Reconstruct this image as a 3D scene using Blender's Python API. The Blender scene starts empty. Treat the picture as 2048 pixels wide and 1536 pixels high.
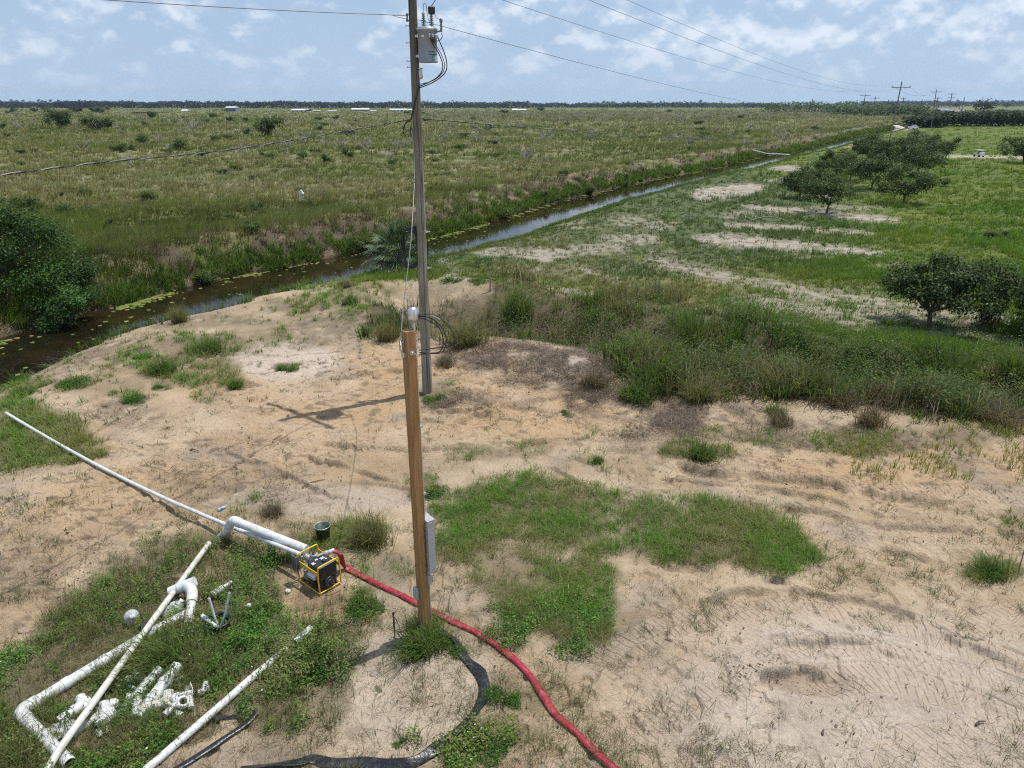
import bpy, bmesh, math, random
import numpy as np
from mathutils import Vector, Matrix

# ------------------------------------------------------------------ camera, sky, sun, exposure
H = 8.0                       # drone height (m)
F = 1422.0                    # focal length in pixels of the 2048 px photograph
PITCH = math.radians(21.5)
SUN_EL = math.radians(70.5)
SUN_DIR = Vector((0.30, 0.16, 0.0)).normalized() * math.cos(SUN_EL) + Vector((0, 0, math.sin(SUN_EL)))
EXPOSURE = 0.30
SUN_W = 3.6
SKY_W = 0.075

sc = bpy.context.scene
COL = sc.collection
cam_d = bpy.data.cameras.new("camera")
cam = bpy.data.objects.new("camera", cam_d)
COL.objects.link(cam)
cam.location = (0, 0, H)
cam.rotation_euler = (math.radians(90) - PITCH, 0, 0)
cam_d.sensor_fit = 'HORIZONTAL'
cam_d.sensor_width = 36.0
cam_d.lens = 36.0 * F / 2048.0
cam_d.clip_start = 0.1
cam_d.clip_end = 30000
sc.camera = cam
sc.view_settings.view_transform = 'Standard'
sc.view_settings.look = 'None'
sc.view_settings.gamma = 1.0
sc.view_settings.exposure = EXPOSURE
sc.view_settings.use_curve_mapping = False
sc.render.engine = 'CYCLES'
sc.cycles.max_bounces = 6
sc.cycles.diffuse_bounces = 3
sc.cycles.glossy_bounces = 3
sc.cycles.transmission_bounces = 4
sc.cycles.transparent_max_bounces = 8
sc.cycles.volume_bounces = 0
sc.cycles.use_denoising = False
sc.cycles.filter_width = 1.15
sc.cycles.sample_clamp_indirect = 3.0

sun_d = bpy.data.lights.new("sun", 'SUN')
sun_d.energy = SUN_W
sun_d.angle = math.radians(0.5)
sun_d.color = (1.0, 0.965, 0.91)
sun_o = bpy.data.objects.new("sun", sun_d)
COL.objects.link(sun_o)
sun_o.rotation_euler = SUN_DIR.to_track_quat('Z', 'Y').to_euler()
sun_o.location = SUN_DIR * 60

world = bpy.data.worlds.new("World")
sc.world = world
world.use_nodes = True


class NT:
    """tiny helper to write node trees"""
    def __init__(s, tree):
        s.t = tree

    def n(s, kind, _in=None, **kw):
        nd = s.t.nodes.new(kind)
        for k, v in kw.items():
            setattr(nd, k, v)
        for k, v in (_in or {}).items():
            s.set(nd.inputs[k], v)
        return nd

    def set(s, sock, v):
        if isinstance(v, bpy.types.NodeSocket):
            s.t.links.new(v, sock)
        elif isinstance(v, bpy.types.Node):
            s.t.links.new(v.outputs[0], sock)
        else:
            sock.default_value = v

    def math(s, op, a, b=0.0, c=0.0, clamp=False):
        nd = s.n('ShaderNodeMath', operation=op, use_clamp=clamp)
        s.set(nd.inputs[0], a); s.set(nd.inputs[1], b); s.set(nd.inputs[2], c)
        return nd.outputs[0]

    def mix(s, f, a, b, blend='MIX'):
        nd = s.n('ShaderNodeMix', data_type='RGBA', blend_type=blend)
        s.set(nd.inputs[0], f)
        for i, v in ((6, a), (7, b)):
            s.set(nd.inputs[i], v if not isinstance(v, tuple) else (*v[:3], 1.0))
        return nd.outputs[2]

    def ramp(s, v, stops, interp='LINEAR'):
        nd = s.n('ShaderNodeValToRGB')
        r = nd.color_ramp
        r.interpolation = interp
        while len(r.elements) < len(stops):
            r.elements.new(0.5)
        for e, (p, c) in zip(r.elements, stops):
            e.position = p
            e.color = c if isinstance(c, tuple) and len(c) == 4 else ((*c, 1) if isinstance(c, tuple) else (c, c, c, 1))
        s.set(nd.inputs[0], v)
        return nd.outputs[0]

    def noise(s, vec, scale, detail=4.0, rough=0.55, dist=0.0, dims='3D'):
        nd = s.n('ShaderNodeTexNoise', noise_dimensions=dims)
        if vec is not None:
            s.set(nd.inputs['Vector'], vec)
        s.set(nd.inputs['Scale'], scale); s.set(nd.inputs['Detail'], detail)
        s.set(nd.inputs['Roughness'], rough); s.set(nd.inputs['Distortion'], dist)
        return nd.outputs[0]

    def mapping(s, vec, loc=(0, 0, 0), rot=(0, 0, 0), scale=(1, 1, 1)):
        nd = s.n('ShaderNodeMapping')
        s.set(nd.inputs[0], vec)
        nd.inputs[1].default_value = loc; nd.inputs[2].default_value = rot; nd.inputs[3].default_value = scale
        return nd.outputs[0]


def build_world():
    t = world.node_tree
    t.nodes.clear()
    g = NT(t)
    sky = g.n('ShaderNodeTexSky', sky_type='NISHITA', sun_disc=False)
    sky.sun_elevation = SUN_EL
    sky.sun_rotation = math.atan2(SUN_DIR.x, SUN_DIR.y)
    sky.air_density = 1.0
    sky.dust_density = 0.6
    sky.ozone_density = 1.5
    tc = g.n('ShaderNodeTexCoord')
    d = tc.outputs['Generated']
    sep = g.n('ShaderNodeSeparateXYZ', {0: d})
    x, y, z = sep.outputs
    # cumulus seen low over a plain: puffs wider than high, packed flatter towards the horizon
    zs = g.math('MULTIPLY', z, 1.55)
    vec = g.n('ShaderNodeCombineXYZ', {0: x, 1: y, 2: zs}).outputs[0]
    up = g.n('ShaderNodeCombineXYZ', {0: x, 1: y, 2: g.math('ADD', zs, 0.017)}).outputs[0]
    v1 = g.mapping(vec, loc=(3.1, 1.7, 0.4), scale=(1, 1, 1.0))
    v2 = g.mapping(up, loc=(3.1, 1.7, 0.4), scale=(1, 1, 1.0))
    n1 = g.noise(v1, 16.0, 9, 0.54, 0.0)
    n2 = g.noise(v2, 16.0, 9, 0.54, 0.0)
    big = g.noise(g.mapping(vec, loc=(7.3, 2.2, 5.0), scale=(1, 1, 0.9)), 2.6, 4, 0.55)
    dens = g.math('ADD', n1, g.math('MULTIPLY', g.math('SUBTRACT', big, 0.5), 0.45))
    # more cloud towards the right-hand (sunward) part of the view
    dens = g.math('ADD', dens, g.math('MULTIPLY', x, 0.05))
    puff = g.ramp(dens, [(0.43, 0.0), (0.52, 0.60), (0.62, 1.0)])
    light = g.math('ADD', 0.42, g.math('MULTIPLY', g.math('SUBTRACT', n1, n2), 7.5), clamp=True)
    veil = g.ramp(g.noise(g.mapping(vec, loc=(1.3, 9.2, 0.0), scale=(1, 1, 1.6)), 2.3, 5, 0.6), [(0.33, 0.12), (0.72, 0.85)])
    skyc = g.n('ShaderNodeVectorMath', {0: sky.outputs[0], 1: (0.88, 1.02, 1.18)}, operation='MULTIPLY').outputs[0]
    out_h = g.ramp(z, [(0.0, 0.55), (0.06, 0.25), (0.16, 0.0)])
    lowz = g.ramp(z, [(0.0, 1.0), (0.10, 0.72), (0.30, 0.25), (1.0, 0.0)])
    base = g.mix(g.math('MULTIPLY', lowz, 0.85), skyc, (4.2, 5.9, 8.5))    # pale humid air near the horizon
    base = g.mix(out_h, base, (6.2, 7.6, 9.4))
    base = g.mix(g.math('MULTIPLY', veil, 0.50), base, (5.9, 7.3, 9.3))
    cc = g.mix(light, (5.6, 7.0, 9.0), (10.6, 11.2, 11.9))
    fade = g.ramp(z, [(0.0, 0.0), (0.025, 0.30), (0.07, 0.85), (0.2, 0.95)])
    out = g.mix(g.math('MULTIPLY', g.math('MULTIPLY', puff, fade), 0.74), base, cc)
    bg = g.n('ShaderNodeBackground', {0: out, 1: SKY_W})
    o = g.n('ShaderNodeOutputWorld', {0: bg.outputs[0]})


build_world()

# ------------------------------------------------------------------ projection helpers
CP, SP = math.cos(PITCH), math.sin(PITCH)


def P(px, py, z=0.0):
    """ground point (height z) seen at photo pixel"""
    v = py - 768.0
    down = F * SP + v * CP
    k = (H - z) / down
    return np.array([(px - 1024.0) * k, (F * CP - v * SP) * k, z])


def Q(px, py, Y):
    """point at forward distance Y seen at photo pixel"""
    v = py - 768.0
    k = Y / (F * CP - v * SP)
    return np.array([(px - 1024.0) * k, Y, H - (F * SP + v * CP) * k])


def to_px(X, Y, Z=0.0):
    dep = Y * CP + (H - Z) * SP
    dep = np.where(dep < 0.5, 0.5, dep)
    up = Y * SP - (H - Z) * CP
    return 1024.0 + X / dep * F, 768.0 - up / dep * F


# ------------------------------------------------------------------ numpy noise
_rs = np.random.RandomState(7)
_PERM = _rs.permutation(4096)
_VAL = _rs.rand(4096)


def vnoise(x, y, seed=0):
    xi = np.floor(x).astype(np.int64); yi = np.floor(y).astype(np.int64)
    fx = x - xi; fy = y - yi
    fx = fx * fx * (3 - 2 * fx); fy = fy * fy * (3 - 2 * fy)

    def h(a, b):
        return _VAL[(_PERM[(a + seed * 131) & 4095] + b * 57 + _PERM[(b + seed * 17) & 4095]) & 4095]
    a = h(xi, yi); b = h(xi + 1, yi); c = h(xi, yi + 1); d = h(xi + 1, yi + 1)
    return (a + (b - a) * fx) * (1 - fy) + (c + (d - c) * fx) * fy


def fbm(x, y, oct=4, seed=0, gain=0.5):
    s = 0; a = 1.0; t = 0
    c, sn = math.cos(0.6), math.sin(0.6)
    for i in range(oct):
        s = s + a * vnoise(x, y, seed + i); t += a
        a *= gain
        x, y = (x * c - y * sn) * 2.03 + 11.3, (x * sn + y * c) * 2.03 + 5.7
    return s / t


def sstep(a, b, x):
    t = np.clip((x - a) / (b - a), 0, 1)
    return t * t * (3 - 2 * t)


def polyline_dist(pts, X, Y):
    """distance, signed side (+ = left of direction) and arc length"""
    pts = np.asarray(pts, float)
    best = np.full(X.shape, 1e9); side = np.zeros(X.shape); arc = np.zeros(X.shape)
    L = 0.0
    for i in range(len(pts) - 1):
        ax, ay = pts[i][:2]; bx, by = pts[i + 1][:2]
        dx, dy = bx - ax, by - ay
        l = math.hypot(dx, dy)
        t = np.clip(((X - ax) * dx + (Y - ay) * dy) / (l * l), 0, 1)
        ex = X - (ax + t * dx); ey = Y - (ay + t * dy)
        d = np.sqrt(ex * ex + ey * ey)
        m = d < best
        best = np.where(m, d, best)
        side = np.where(m, np.sign(dx * ey - dy * ex), side)
        arc = np.where(m, L + t * l, arc)
        L += l
    return best, side, arc


def poly_sd(pts, px, py):
    """signed distance to polygon in the given plane, + inside"""
    n = len(pts)
    d = np.full(px.shape, 1e18)
    ins = np.zeros(px.shape, bool)
    for i in range(n):
        ax, ay = pts[i]; bx, by = pts[(i + 1) % n]
        dx, dy = bx - ax, by - ay
        t = np.clip(((px - ax) * dx + (py - ay) * dy) / (dx * dx + dy * dy + 1e-9), 0, 1)
        e = (px - ax - t * dx) ** 2 + (py - ay - t * dy) ** 2
        d = np.minimum(d, e)
        c = ((ay > py) != (by > py)) & (px < (bx - ax) * (py - ay) / ((by - ay) if by != ay else 1e-9) + ax)
        ins ^= c
    d = np.sqrt(d)
    return np.where(ins, d, -d)


def region(shapes, px, py, soft=10.0):
    """max over soft polygons / ellipses given in map coordinates (the photo's own ground grid)"""
    out = np.zeros(px.shape)
    for s in shapes:
        if s[0] == 'e':
            _, cx, cy, rx, ry = s[:5]
            w = s[5] if len(s) > 5 else 1.0
            m = (abs(px - cx) < rx * 1.7) & (abs(py - cy) < ry * 1.7)
            if not m.any():
                continue
            r = np.sqrt(((px[m] - cx) / rx) ** 2 + ((py[m] - cy) / ry) ** 2)
            v = w * sstep(1.35, 0.75, r)
            out[m] = np.maximum(out[m], v)
        else:
            _, pts = s[:2]
            w = s[2] if len(s) > 2 else 1.0
            sf = s[3] if len(s) > 3 else soft
            a = np.array(pts)
            m = (px > a[:, 0].min() - sf) & (px < a[:, 0].max() + sf) & (py > a[:, 1].min() - sf) & (py < a[:, 1].max() + sf)
            if not m.any():
                continue
            v = w * sstep(-sf, sf, poly_sd(pts, px[m], py[m]))
            out[m] = np.maximum(out[m], v)
    return out


# ------------------------------------------------------------------ object helpers
def tag(o, label=None, cat=None, group=None, kind=None):
    if label: o['label'] = label
    if cat: o['category'] = cat
    if group: o['group'] = group
    if kind: o['kind'] = kind
    return o


def empty(name, loc=(0, 0, 0), rz=0.0):
    o = bpy.data.objects.new(name, None)
    o.empty_display_size = 0.2
    COL.objects.link(o)
    o.location = loc
    o.rotation_euler = (0, 0, rz)
    return o


class MB:
    """collects vertices and faces"""
    def __init__(s):
        s.v = []; s.f = []; s.sm = []; s.n = 0

    def add(s, verts, faces, smooth=False):
        b = s.n
        s.v.extend([tuple(map(float, p)) for p in verts]); s.n += len(verts)
        s.f.extend([tuple(b + i for i in f) for f in faces])
        s.sm.extend([smooth] * len(faces))
        return s

    def box(s, c, size, rz=0.0, rot=None, bevel=0.0):
        x, y, z = [k / 2 for k in size]
        M = (rot if rot is not None else Matrix.Rotation(rz, 3, 'Z'))
        c = Vector(c)
        if bevel > 0:
            bm = bmesh.new()
            bmesh.ops.create_cube(bm, size=1.0)
            for v in bm.verts:
                v.co = Vector((v.co.x * 2 * x, v.co.y * 2 * y, v.co.z * 2 * z))
            bmesh.ops.bevel(bm, geom=bm.edges[:] + bm.verts[:], offset=bevel, segments=2, profile=0.5, affect='EDGES')
            vs = [tuple(c + M @ v.co) for v in bm.verts]
            fs = [tuple(v.index for v in f.verts) for f in bm.faces]
            bm.free()
            return s.add(vs, fs)
        vs = [c + M @ Vector((sx * x, sy * y, sz * z)) for sx in (-1, 1) for sy in (-1, 1) for sz in (-1, 1)]
        fs = [(0, 1, 3, 2), (4, 6, 7, 5), (0, 4, 5, 1), (2, 3, 7, 6), (0, 2, 6, 4), (1, 5, 7, 3)]
        return s.add(vs, fs)

    def tube(s, pts, r, n=10, caps=True, hollow=0.0, flat=None, twist=0.0):
        """sweep a circle (or flat ellipse: flat = (width, thickness)) along pts; hollow = wall thickness for open ends"""
        pts = [Vector(p) for p in pts]
        m = len(pts)
        rs = r if isinstance(r, (list, tuple, np.ndarray)) else [r] * m
        tg = []
        for i in range(m):
            a = pts[max(i - 1, 0)]; b = pts[min(i + 1, m - 1)]
            t = (b - a)
            tg.append(t.normalized() if t.length > 1e-9 else Vector((0, 0, 1)))
        ref = Vector((0, 0, 1)) if abs(tg[0].z) < 0.9 else Vector((1, 0, 0))
        u = (ref - tg[0] * ref.dot(tg[0])).normalized()
        rings = []
        for i in range(m):
            u = (u - tg[i] * u.dot(tg[i]))
            u = u.normalized() if u.length > 1e-6 else tg[i].orthogonal().normalized()
            w = tg[i].cross(u)
            ring = []
            for k in range(n):
                a = 2 * math.pi * k / n + twist
                if flat:
                    fw, ft = flat
                    ring.append(pts[i] + w * (math.cos(a) * fw * 0.5 * rs[i]) + u * (math.sin(a) * ft * 0.5 * rs[i]))
                else:
                    ring.append(pts[i] + (u * math.cos(a) + w * math.sin(a)) * rs[i])
            rings.append(ring)
        vs = [p for rg in rings for p in rg]
        fs = []
        for i in range(m - 1):
            for k in range(n):
                k2 = (k + 1) % n
                fs.append((i * n + k, (i + 1) * n + k, (i + 1) * n + k2, i * n + k2))
        s.add(vs, fs, True)
        if hollow > 0:
            for end in (0, m - 1):
                inward = tg[end] if end == 0 else -tg[end]
                c = pts[end]; q = (rs[end] - hollow) / rs[end]
                outer = rings[end]
                inner = [c + (p - c) * q for p in outer]
                deep = [p + inward * rs[end] * 3 for p in inner]
                b = outer + inner + deep
                f2 = []
                for k in range(n):
                    k2 = (k + 1) % n
                    f2 += [(k, k2, n + k2, n + k), (n + k, n + k2, 2 * n + k2, 2 * n + k)]
                f2.append(tuple(2 * n + k for k in range(n)))
                s.add(b, f2, False)
        elif caps:
            s.add(rings[0], [tuple(range(n))[::-1]])
            s.add(rings[-1], [tuple(range(n))])
        return s

    def lathe(s, prof, c=(0, 0, 0), n=20, axis=None, smooth=True):
        """prof: list of (radius, height) along the axis"""
        M = Matrix.Identity(3)
        if axis is not None:
            M = Vector(axis).to_track_quat('Z', 'Y').to_matrix()
        c = Vector(c)
        vs = []
        for r, h in prof:
            for k in range(n):
                a = 2 * math.pi * k / n
                vs.append(c + M @ Vector((r * math.cos(a), r * math.sin(a), h)))
        fs = []
        for i in range(len(prof) - 1):
            for k in range(n):
                k2 = (k + 1) % n
                fs.append((i * n + k, i * n + k2, (i + 1) * n + k2, (i + 1) * n + k))
        return s.add(vs, fs, smooth)

    def build(s, name, mat, parent=None):
        me = bpy.data.meshes.new(name)
        me.from_pydata(s.v, [], s.f)
        me.polygons.foreach_set('use_smooth', s.sm)
        me.materials.append(mat)
        me.update()
        o = bpy.data.objects.new(name, me)
        COL.objects.link(o)
        if parent is not None:
            o.parent = parent
        return o


def tri_mesh(name, verts, tris, cols=None, mat=None, smooth=False, parent=None, link=True):
    """fast mesh of triangles (or quads) with a colour per vertex"""
    verts = np.ascontiguousarray(verts, dtype=np.float32)
    tris = np.ascontiguousarray(tris, dtype=np.int32)
    k = tris.shape[1]
    me = bpy.data.meshes.new(name)
    me.vertices.add(len(verts)); me.vertices.foreach_set('co', verts.ravel())
    me.loops.add(tris.size); me.loops.foreach_set('vertex_index', tris.ravel())
    me.polygons.add(len(tris))
    me.polygons.foreach_set('loop_start', np.arange(0, tris.size, k, dtype=np.int32))
    me.polygons.foreach_set('loop_total', np.full(len(tris), k, dtype=np.int32))
    if smooth:
        me.polygons.foreach_set('use_smooth', np.ones(len(tris), bool))
    if cols is not None:
        a = me.attributes.new('tint', 'FLOAT_COLOR', 'POINT')
        c4 = np.ones((len(verts), 4), np.float32); c4[:, :3] = np.clip(cols, 0, 1)
        a.data.foreach_set('color', c4.ravel())
    me.update(calc_edges=True)
    if mat: me.materials.append(mat)
    o = bpy.data.objects.new(name, me)
    if link: COL.objects.link(o)
    if parent is not None: o.parent = parent
    return o


def copy_tree(o, parent=None):
    c = o.copy(); COL.objects.link(c); c.parent = parent
    for ch in [q for q in bpy.data.objects if q.parent == o]:
        copy_tree(ch, c)
    return c


def smooth_path(pts, per=8):
    """Catmull-Rom through points"""
    pts = [np.array(p, float) for p in pts]
    out = []
    for i in range(len(pts) - 1):
        p0 = pts[max(i - 1, 0)]; p1 = pts[i]; p2 = pts[i + 1]; p3 = pts[min(i + 2, len(pts) - 1)]
        for k in range(per):
            t = k / per
            out.append(0.5 * ((2 * p1) + (-p0 + p2) * t + (2 * p0 - 5 * p1 + 4 * p2 - p3) * t * t + (-p0 + 3 * p1 - 3 * p2 + p3) * t ** 3))
    out.append(pts[-1])
    return out


def catenary(a, b, sag, n=24):
    a = np.array(a, float); b = np.array(b, float)
    return [a + (b - a) * t - np.array([0, 0, 4 * sag * t * (1 - t)]) for t in np.linspace(0, 1, n)]
# ------------------------------------------------------------------ materials
M = {}


def new_mat(name):
    m = bpy.data.materials.new(name); m.use_nodes = True
    m.node_tree.nodes.clear()
    g = NT(m.node_tree)
    M[name] = m
    return m, g


def finish(g, shader, disp=None):
    g.n('ShaderNodeOutputMaterial', {0: shader})


def simple(name, col, rough=0.6, metal=0.0, vary=0.12, scale=12.0, bump=0.0, dirt=None, spec=0.5, coord='Object', stretch=(1, 1, 1), bscale=None):
    m, g = new_mat(name)
    tc = g.n('ShaderNodeTexCoord').outputs[coord]
    v = g.mapping(tc, scale=stretch)
    n = g.noise(v, scale, 6, 0.6)
    f = g.ramp(n, [(0.3, 0.0), (0.7, 1.0)])
    a = tuple(c * (1 - vary) for c in col); b = tuple(min(1, c * (1 + vary)) for c in col)
    c = g.mix(f, a, b)
    if dirt:
        dcol, amt, dscale = dirt
        dn = g.ramp(g.noise(v, dscale, 8, 0.7, 0.5), [(0.50, 0.0), (0.68, amt)])
        c = g.mix(dn, c, dcol)
    p = g.n('ShaderNodeBsdfPrincipled', {'Base Color': c, 'Roughness': rough, 'Metallic': metal, 'Specular IOR Level': spec})
    if bump:
        bn = g.n('ShaderNodeBump', {'Strength': 1.0, 'Distance': bump, 'Height': g.noise(v, bscale or scale * 2, 6, 0.6)})
        g.set(p.inputs['Normal'], bn.outputs[0])
    finish(g, p.outputs[0])
    return m


simple('pvc', (0.62, 0.63, 0.63), 0.42, vary=0.05, scale=6, dirt=((0.34, 0.29, 0.21), 0.75, 7.0))
simple('pvc_old', (0.60, 0.59, 0.53), 0.5, vary=0.06, scale=6, dirt=((0.33, 0.29, 0.20), 0.7, 7.0))
simple('red_hose', (0.28, 0.012, 0.026), 0.5, vary=0.25, scale=5, dirt=((0.48, 0.22, 0.20), 0.55, 6.0), bump=0.012, bscale=11)
simple('black_hose', (0.011, 0.012, 0.016), 0.27, vary=0.3, scale=8, dirt=((0.13, 0.12, 0.11), 0.4, 7.0), bump=0.012, bscale=12)
simple('black_plastic', (0.018, 0.018, 0.02), 0.4, vary=0.2, dirt=((0.10, 0.09, 0.08), 0.4, 12.0))
simple('rubber', (0.015, 0.015, 0.017), 0.7, vary=0.2)
simple('cable_black', (0.02, 0.02, 0.022), 0.5)
simple('cable_alu', (0.22, 0.225, 0.23), 0.45, 0.6, vary=0.2, scale=60)
simple('wire_dark', (0.10, 0.095, 0.09), 0.6, 0.3)
simple('wire_copper', (0.20, 0.10, 0.06), 0.55, 0.4)
simple('galvanised', (0.56, 0.58, 0.60), 0.38, 0.75, vary=0.12, scale=22)
simple('alu_cast', (0.62, 0.63, 0.65), 0.32, 0.8, vary=0.1, scale=10)
simple('tank_grey', (0.25, 0.285, 0.33), 0.45, vary=0.05, scale=4, dirt=((0.25, 0.26, 0.27), 0.35, 6.0))
simple('box_grey', (0.40, 0.42, 0.44), 0.42, 0.15, vary=0.05, scale=4, dirt=((0.25, 0.25, 0.25), 0.3, 8.0))
simple('porcelain', (0.16, 0.17, 0.19), 0.3, vary=0.15)
simple('yellow_paint', (0.72, 0.46, 0.02), 0.4, vary=0.08, dirt=((0.25, 0.16, 0.05), 0.55, 14.0))
simple('pump_alu', (0.36, 0.35, 0.34), 0.5, 0.35, vary=0.15, scale=16, dirt=((0.16, 0.14, 0.12), 0.5, 9.0))
simple('white_sticker', (0.72, 0.73, 0.74), 0.4, vary=0.02)
simple('blue_sticker', (0.03, 0.05, 0.16), 0.4, vary=0.02)
simple('green_sticker', (0.05, 0.26, 0.16), 0.4, vary=0.02)
simple('bucket_green', (0.02, 0.055, 0.04), 0.45, vary=0.2, dirt=((0.2, 0.2, 0.17), 0.4, 12.0))
simple('bucket_white', (0.60, 0.58, 0.54), 0.55, vary=0.06, dirt=((0.30, 0.26, 0.2), 0.6, 9.0))
simple('rag', (0.17, 0.155, 0.14), 0.95, vary=0.3, scale=30, stretch=(1, 1, 0.15), bump=0.01)
simple('copper_rod', (0.50, 0.24, 0.14), 0.45, 0.5, vary=0.15)
simple('blue_label', (0.06, 0.30, 0.58), 0.4)
simple('shed_white', (0.72, 0.74, 0.77), 0.5, vary=0.05, scale=0.3)
simple('shed_red', (0.30, 0.07, 0.06), 0.6, vary=0.1, scale=0.3)
simple('shed_grey', (0.16, 0.19, 0.24), 0.6, vary=0.1, scale=0.3)
simple('rust_brown', (0.16, 0.075, 0.055), 0.7, vary=0.2, scale=0.5)
simple('dark_opening', (0.03, 0.03, 0.035), 0.7)
simple('glass_dark', (0.03, 0.04, 0.05), 0.1)
simple('stone', (0.33, 0.25, 0.20), 0.85, vary=0.2, bump=0.01)
simple('dead_stick', (0.10, 0.08, 0.065), 0.9, vary=0.3, scale=20)
simple('dead_branch', (0.25, 0.225, 0.20), 0.9, vary=0.25, scale=6)
simple('bark', (0.11, 0.085, 0.062), 0.9, vary=0.3, scale=14, bump=0.01)
simple('sand_heap', (0.62, 0.56, 0.48), 0.9, vary=0.1)


def clear_plastic():
    m, g = new_mat('cloudy_plastic')
    p = g.n('ShaderNodeBsdfPrincipled', {'Base Color': (0.72, 0.76, 0.76, 1), 'Roughness': 0.3, 'Transmission Weight': 0.45, 'IOR': 1.2})
    finish(g, p.outputs[0])


clear_plastic()


def wood_post():
    m, g = new_mat('treated_timber')
    tc = g.n('ShaderNodeTexCoord').outputs['Object']
    v = g.mapping(tc, scale=(1, 1, 0.045))
    grain = g.noise(v, 42, 8, 0.65, 0.6)
    wide = g.noise(g.mapping(tc, scale=(1, 1, 0.10)), 9, 4, 0.5, 1.2)
    c = g.ramp(grain, [(0.25, (0.15, 0.078, 0.030)), (0.48, (0.32, 0.18, 0.072)), (0.75, (0.47, 0.30, 0.135))])
    c = g.mix(g.ramp(wide, [(0.35, 0.0), (0.7, 0.55)]), c, (0.25, 0.135, 0.05))
    chk = g.ramp(g.noise(g.mapping(tc, loc=(2, 1, 3), scale=(1, 1, 0.03)), 26, 3, 0.5), [(0.66, 0.0), (0.70, 0.75)])
    c = g.mix(chk, c, (0.05, 0.025, 0.012))
    kn = g.n('ShaderNodeTexVoronoi', {'Vector': g.mapping(tc, scale=(6, 6, 1.7)), 'Scale': 1.0, 'Randomness': 1.0})
    c = g.mix(g.ramp(kn.outputs[0], [(0.06, 0.9), (0.13, 0.0)]), c, (0.075, 0.035, 0.015))
    p = g.n('ShaderNodeBsdfPrincipled', {'Base Color': c, 'Roughness': 0.72, 'Specular IOR Level': 0.3})
    b = g.n('ShaderNodeBump', {'Strength': 0.7, 'Distance': 0.004, 'Height': grain})
    g.set(p.inputs['Normal'], b.outputs[0])
    finish(g, p.outputs[0])


def pole_wood():
    m, g = new_mat('weathered_pole')
    tc = g.n('ShaderNodeTexCoord').outputs['Object']
    v = g.mapping(tc, scale=(1, 1, 0.03))
    grain = g.noise(v, 34, 8, 0.68, 0.4)
    c = g.ramp(grain, [(0.25, (0.085, 0.078, 0.066)), (0.46, (0.25, 0.228, 0.19)), (0.72, (0.42, 0.39, 0.335))])
    chk = g.ramp(g.noise(g.mapping(tc, loc=(4, 1, 3), scale=(1, 1, 0.018)), 24, 3, 0.5), [(0.60, 0.0), (0.65, 0.85)])
    c = g.mix(chk, c, (0.02, 0.017, 0.014))
    blot = g.ramp(g.noise(g.mapping(tc, scale=(1, 1, 0.4)), 3.0, 5, 0.6), [(0.4, 0.0), (0.7, 0.5)])
    c = g.mix(blot, c, (0.13, 0.115, 0.08))
    z = g.n('ShaderNodeSeparateXYZ', {0: tc}).outputs[2]
    # the wood gets darker towards the upper end
    c = g.mix(g.ramp(g.math('MULTIPLY', z, 0.1), [(0.55, 0.0), (0.95, 0.62)]), c, (0.045, 0.037, 0.026))
    p = g.n('ShaderNodeBsdfPrincipled', {'Base Color': c, 'Roughness': 0.85, 'Specular IOR Level': 0.25})
    b = g.n('ShaderNodeBump', {'Strength': 0.9, 'Distance': 0.008, 'Height': grain})
    g.set(p.inputs['Normal'], b.outputs[0])
    finish(g, p.outputs[0])


wood_post(); pole_wood()


def leafy(name, transl=0.35, rough=0.5, spec=0.35, hue=None):
    m, g = new_mat(name)
    a = g.n('ShaderNodeAttribute', attribute_name='tint').outputs[0]
    p = g.n('ShaderNodeBsdfPrincipled', {'Base Color': a, 'Roughness': rough, 'Specular IOR Level': spec})
    tcol = g.n('ShaderNodeVectorMath', {0: a, 1: (1.25, 1.35, 0.7)}, operation='MULTIPLY').outputs[0]
    t = g.n('ShaderNodeBsdfTranslucent', {0: tcol})
    mx = g.n('ShaderNodeMixShader', {0: transl, 1: p.outputs[0], 2: t.outputs[0]})
    finish(g, mx.outputs[0])


leafy('grass_blades', 0.42, 0.6, 0.15)
leafy('leaves', 0.32, 0.55, 0.18)
leafy('citrus_leaves', 0.22, 0.5, 0.2)
leafy('palm_leaves', 0.2, 0.4, 0.4)
leafy('dry_straw', 0.2, 0.8, 0.1)


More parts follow.
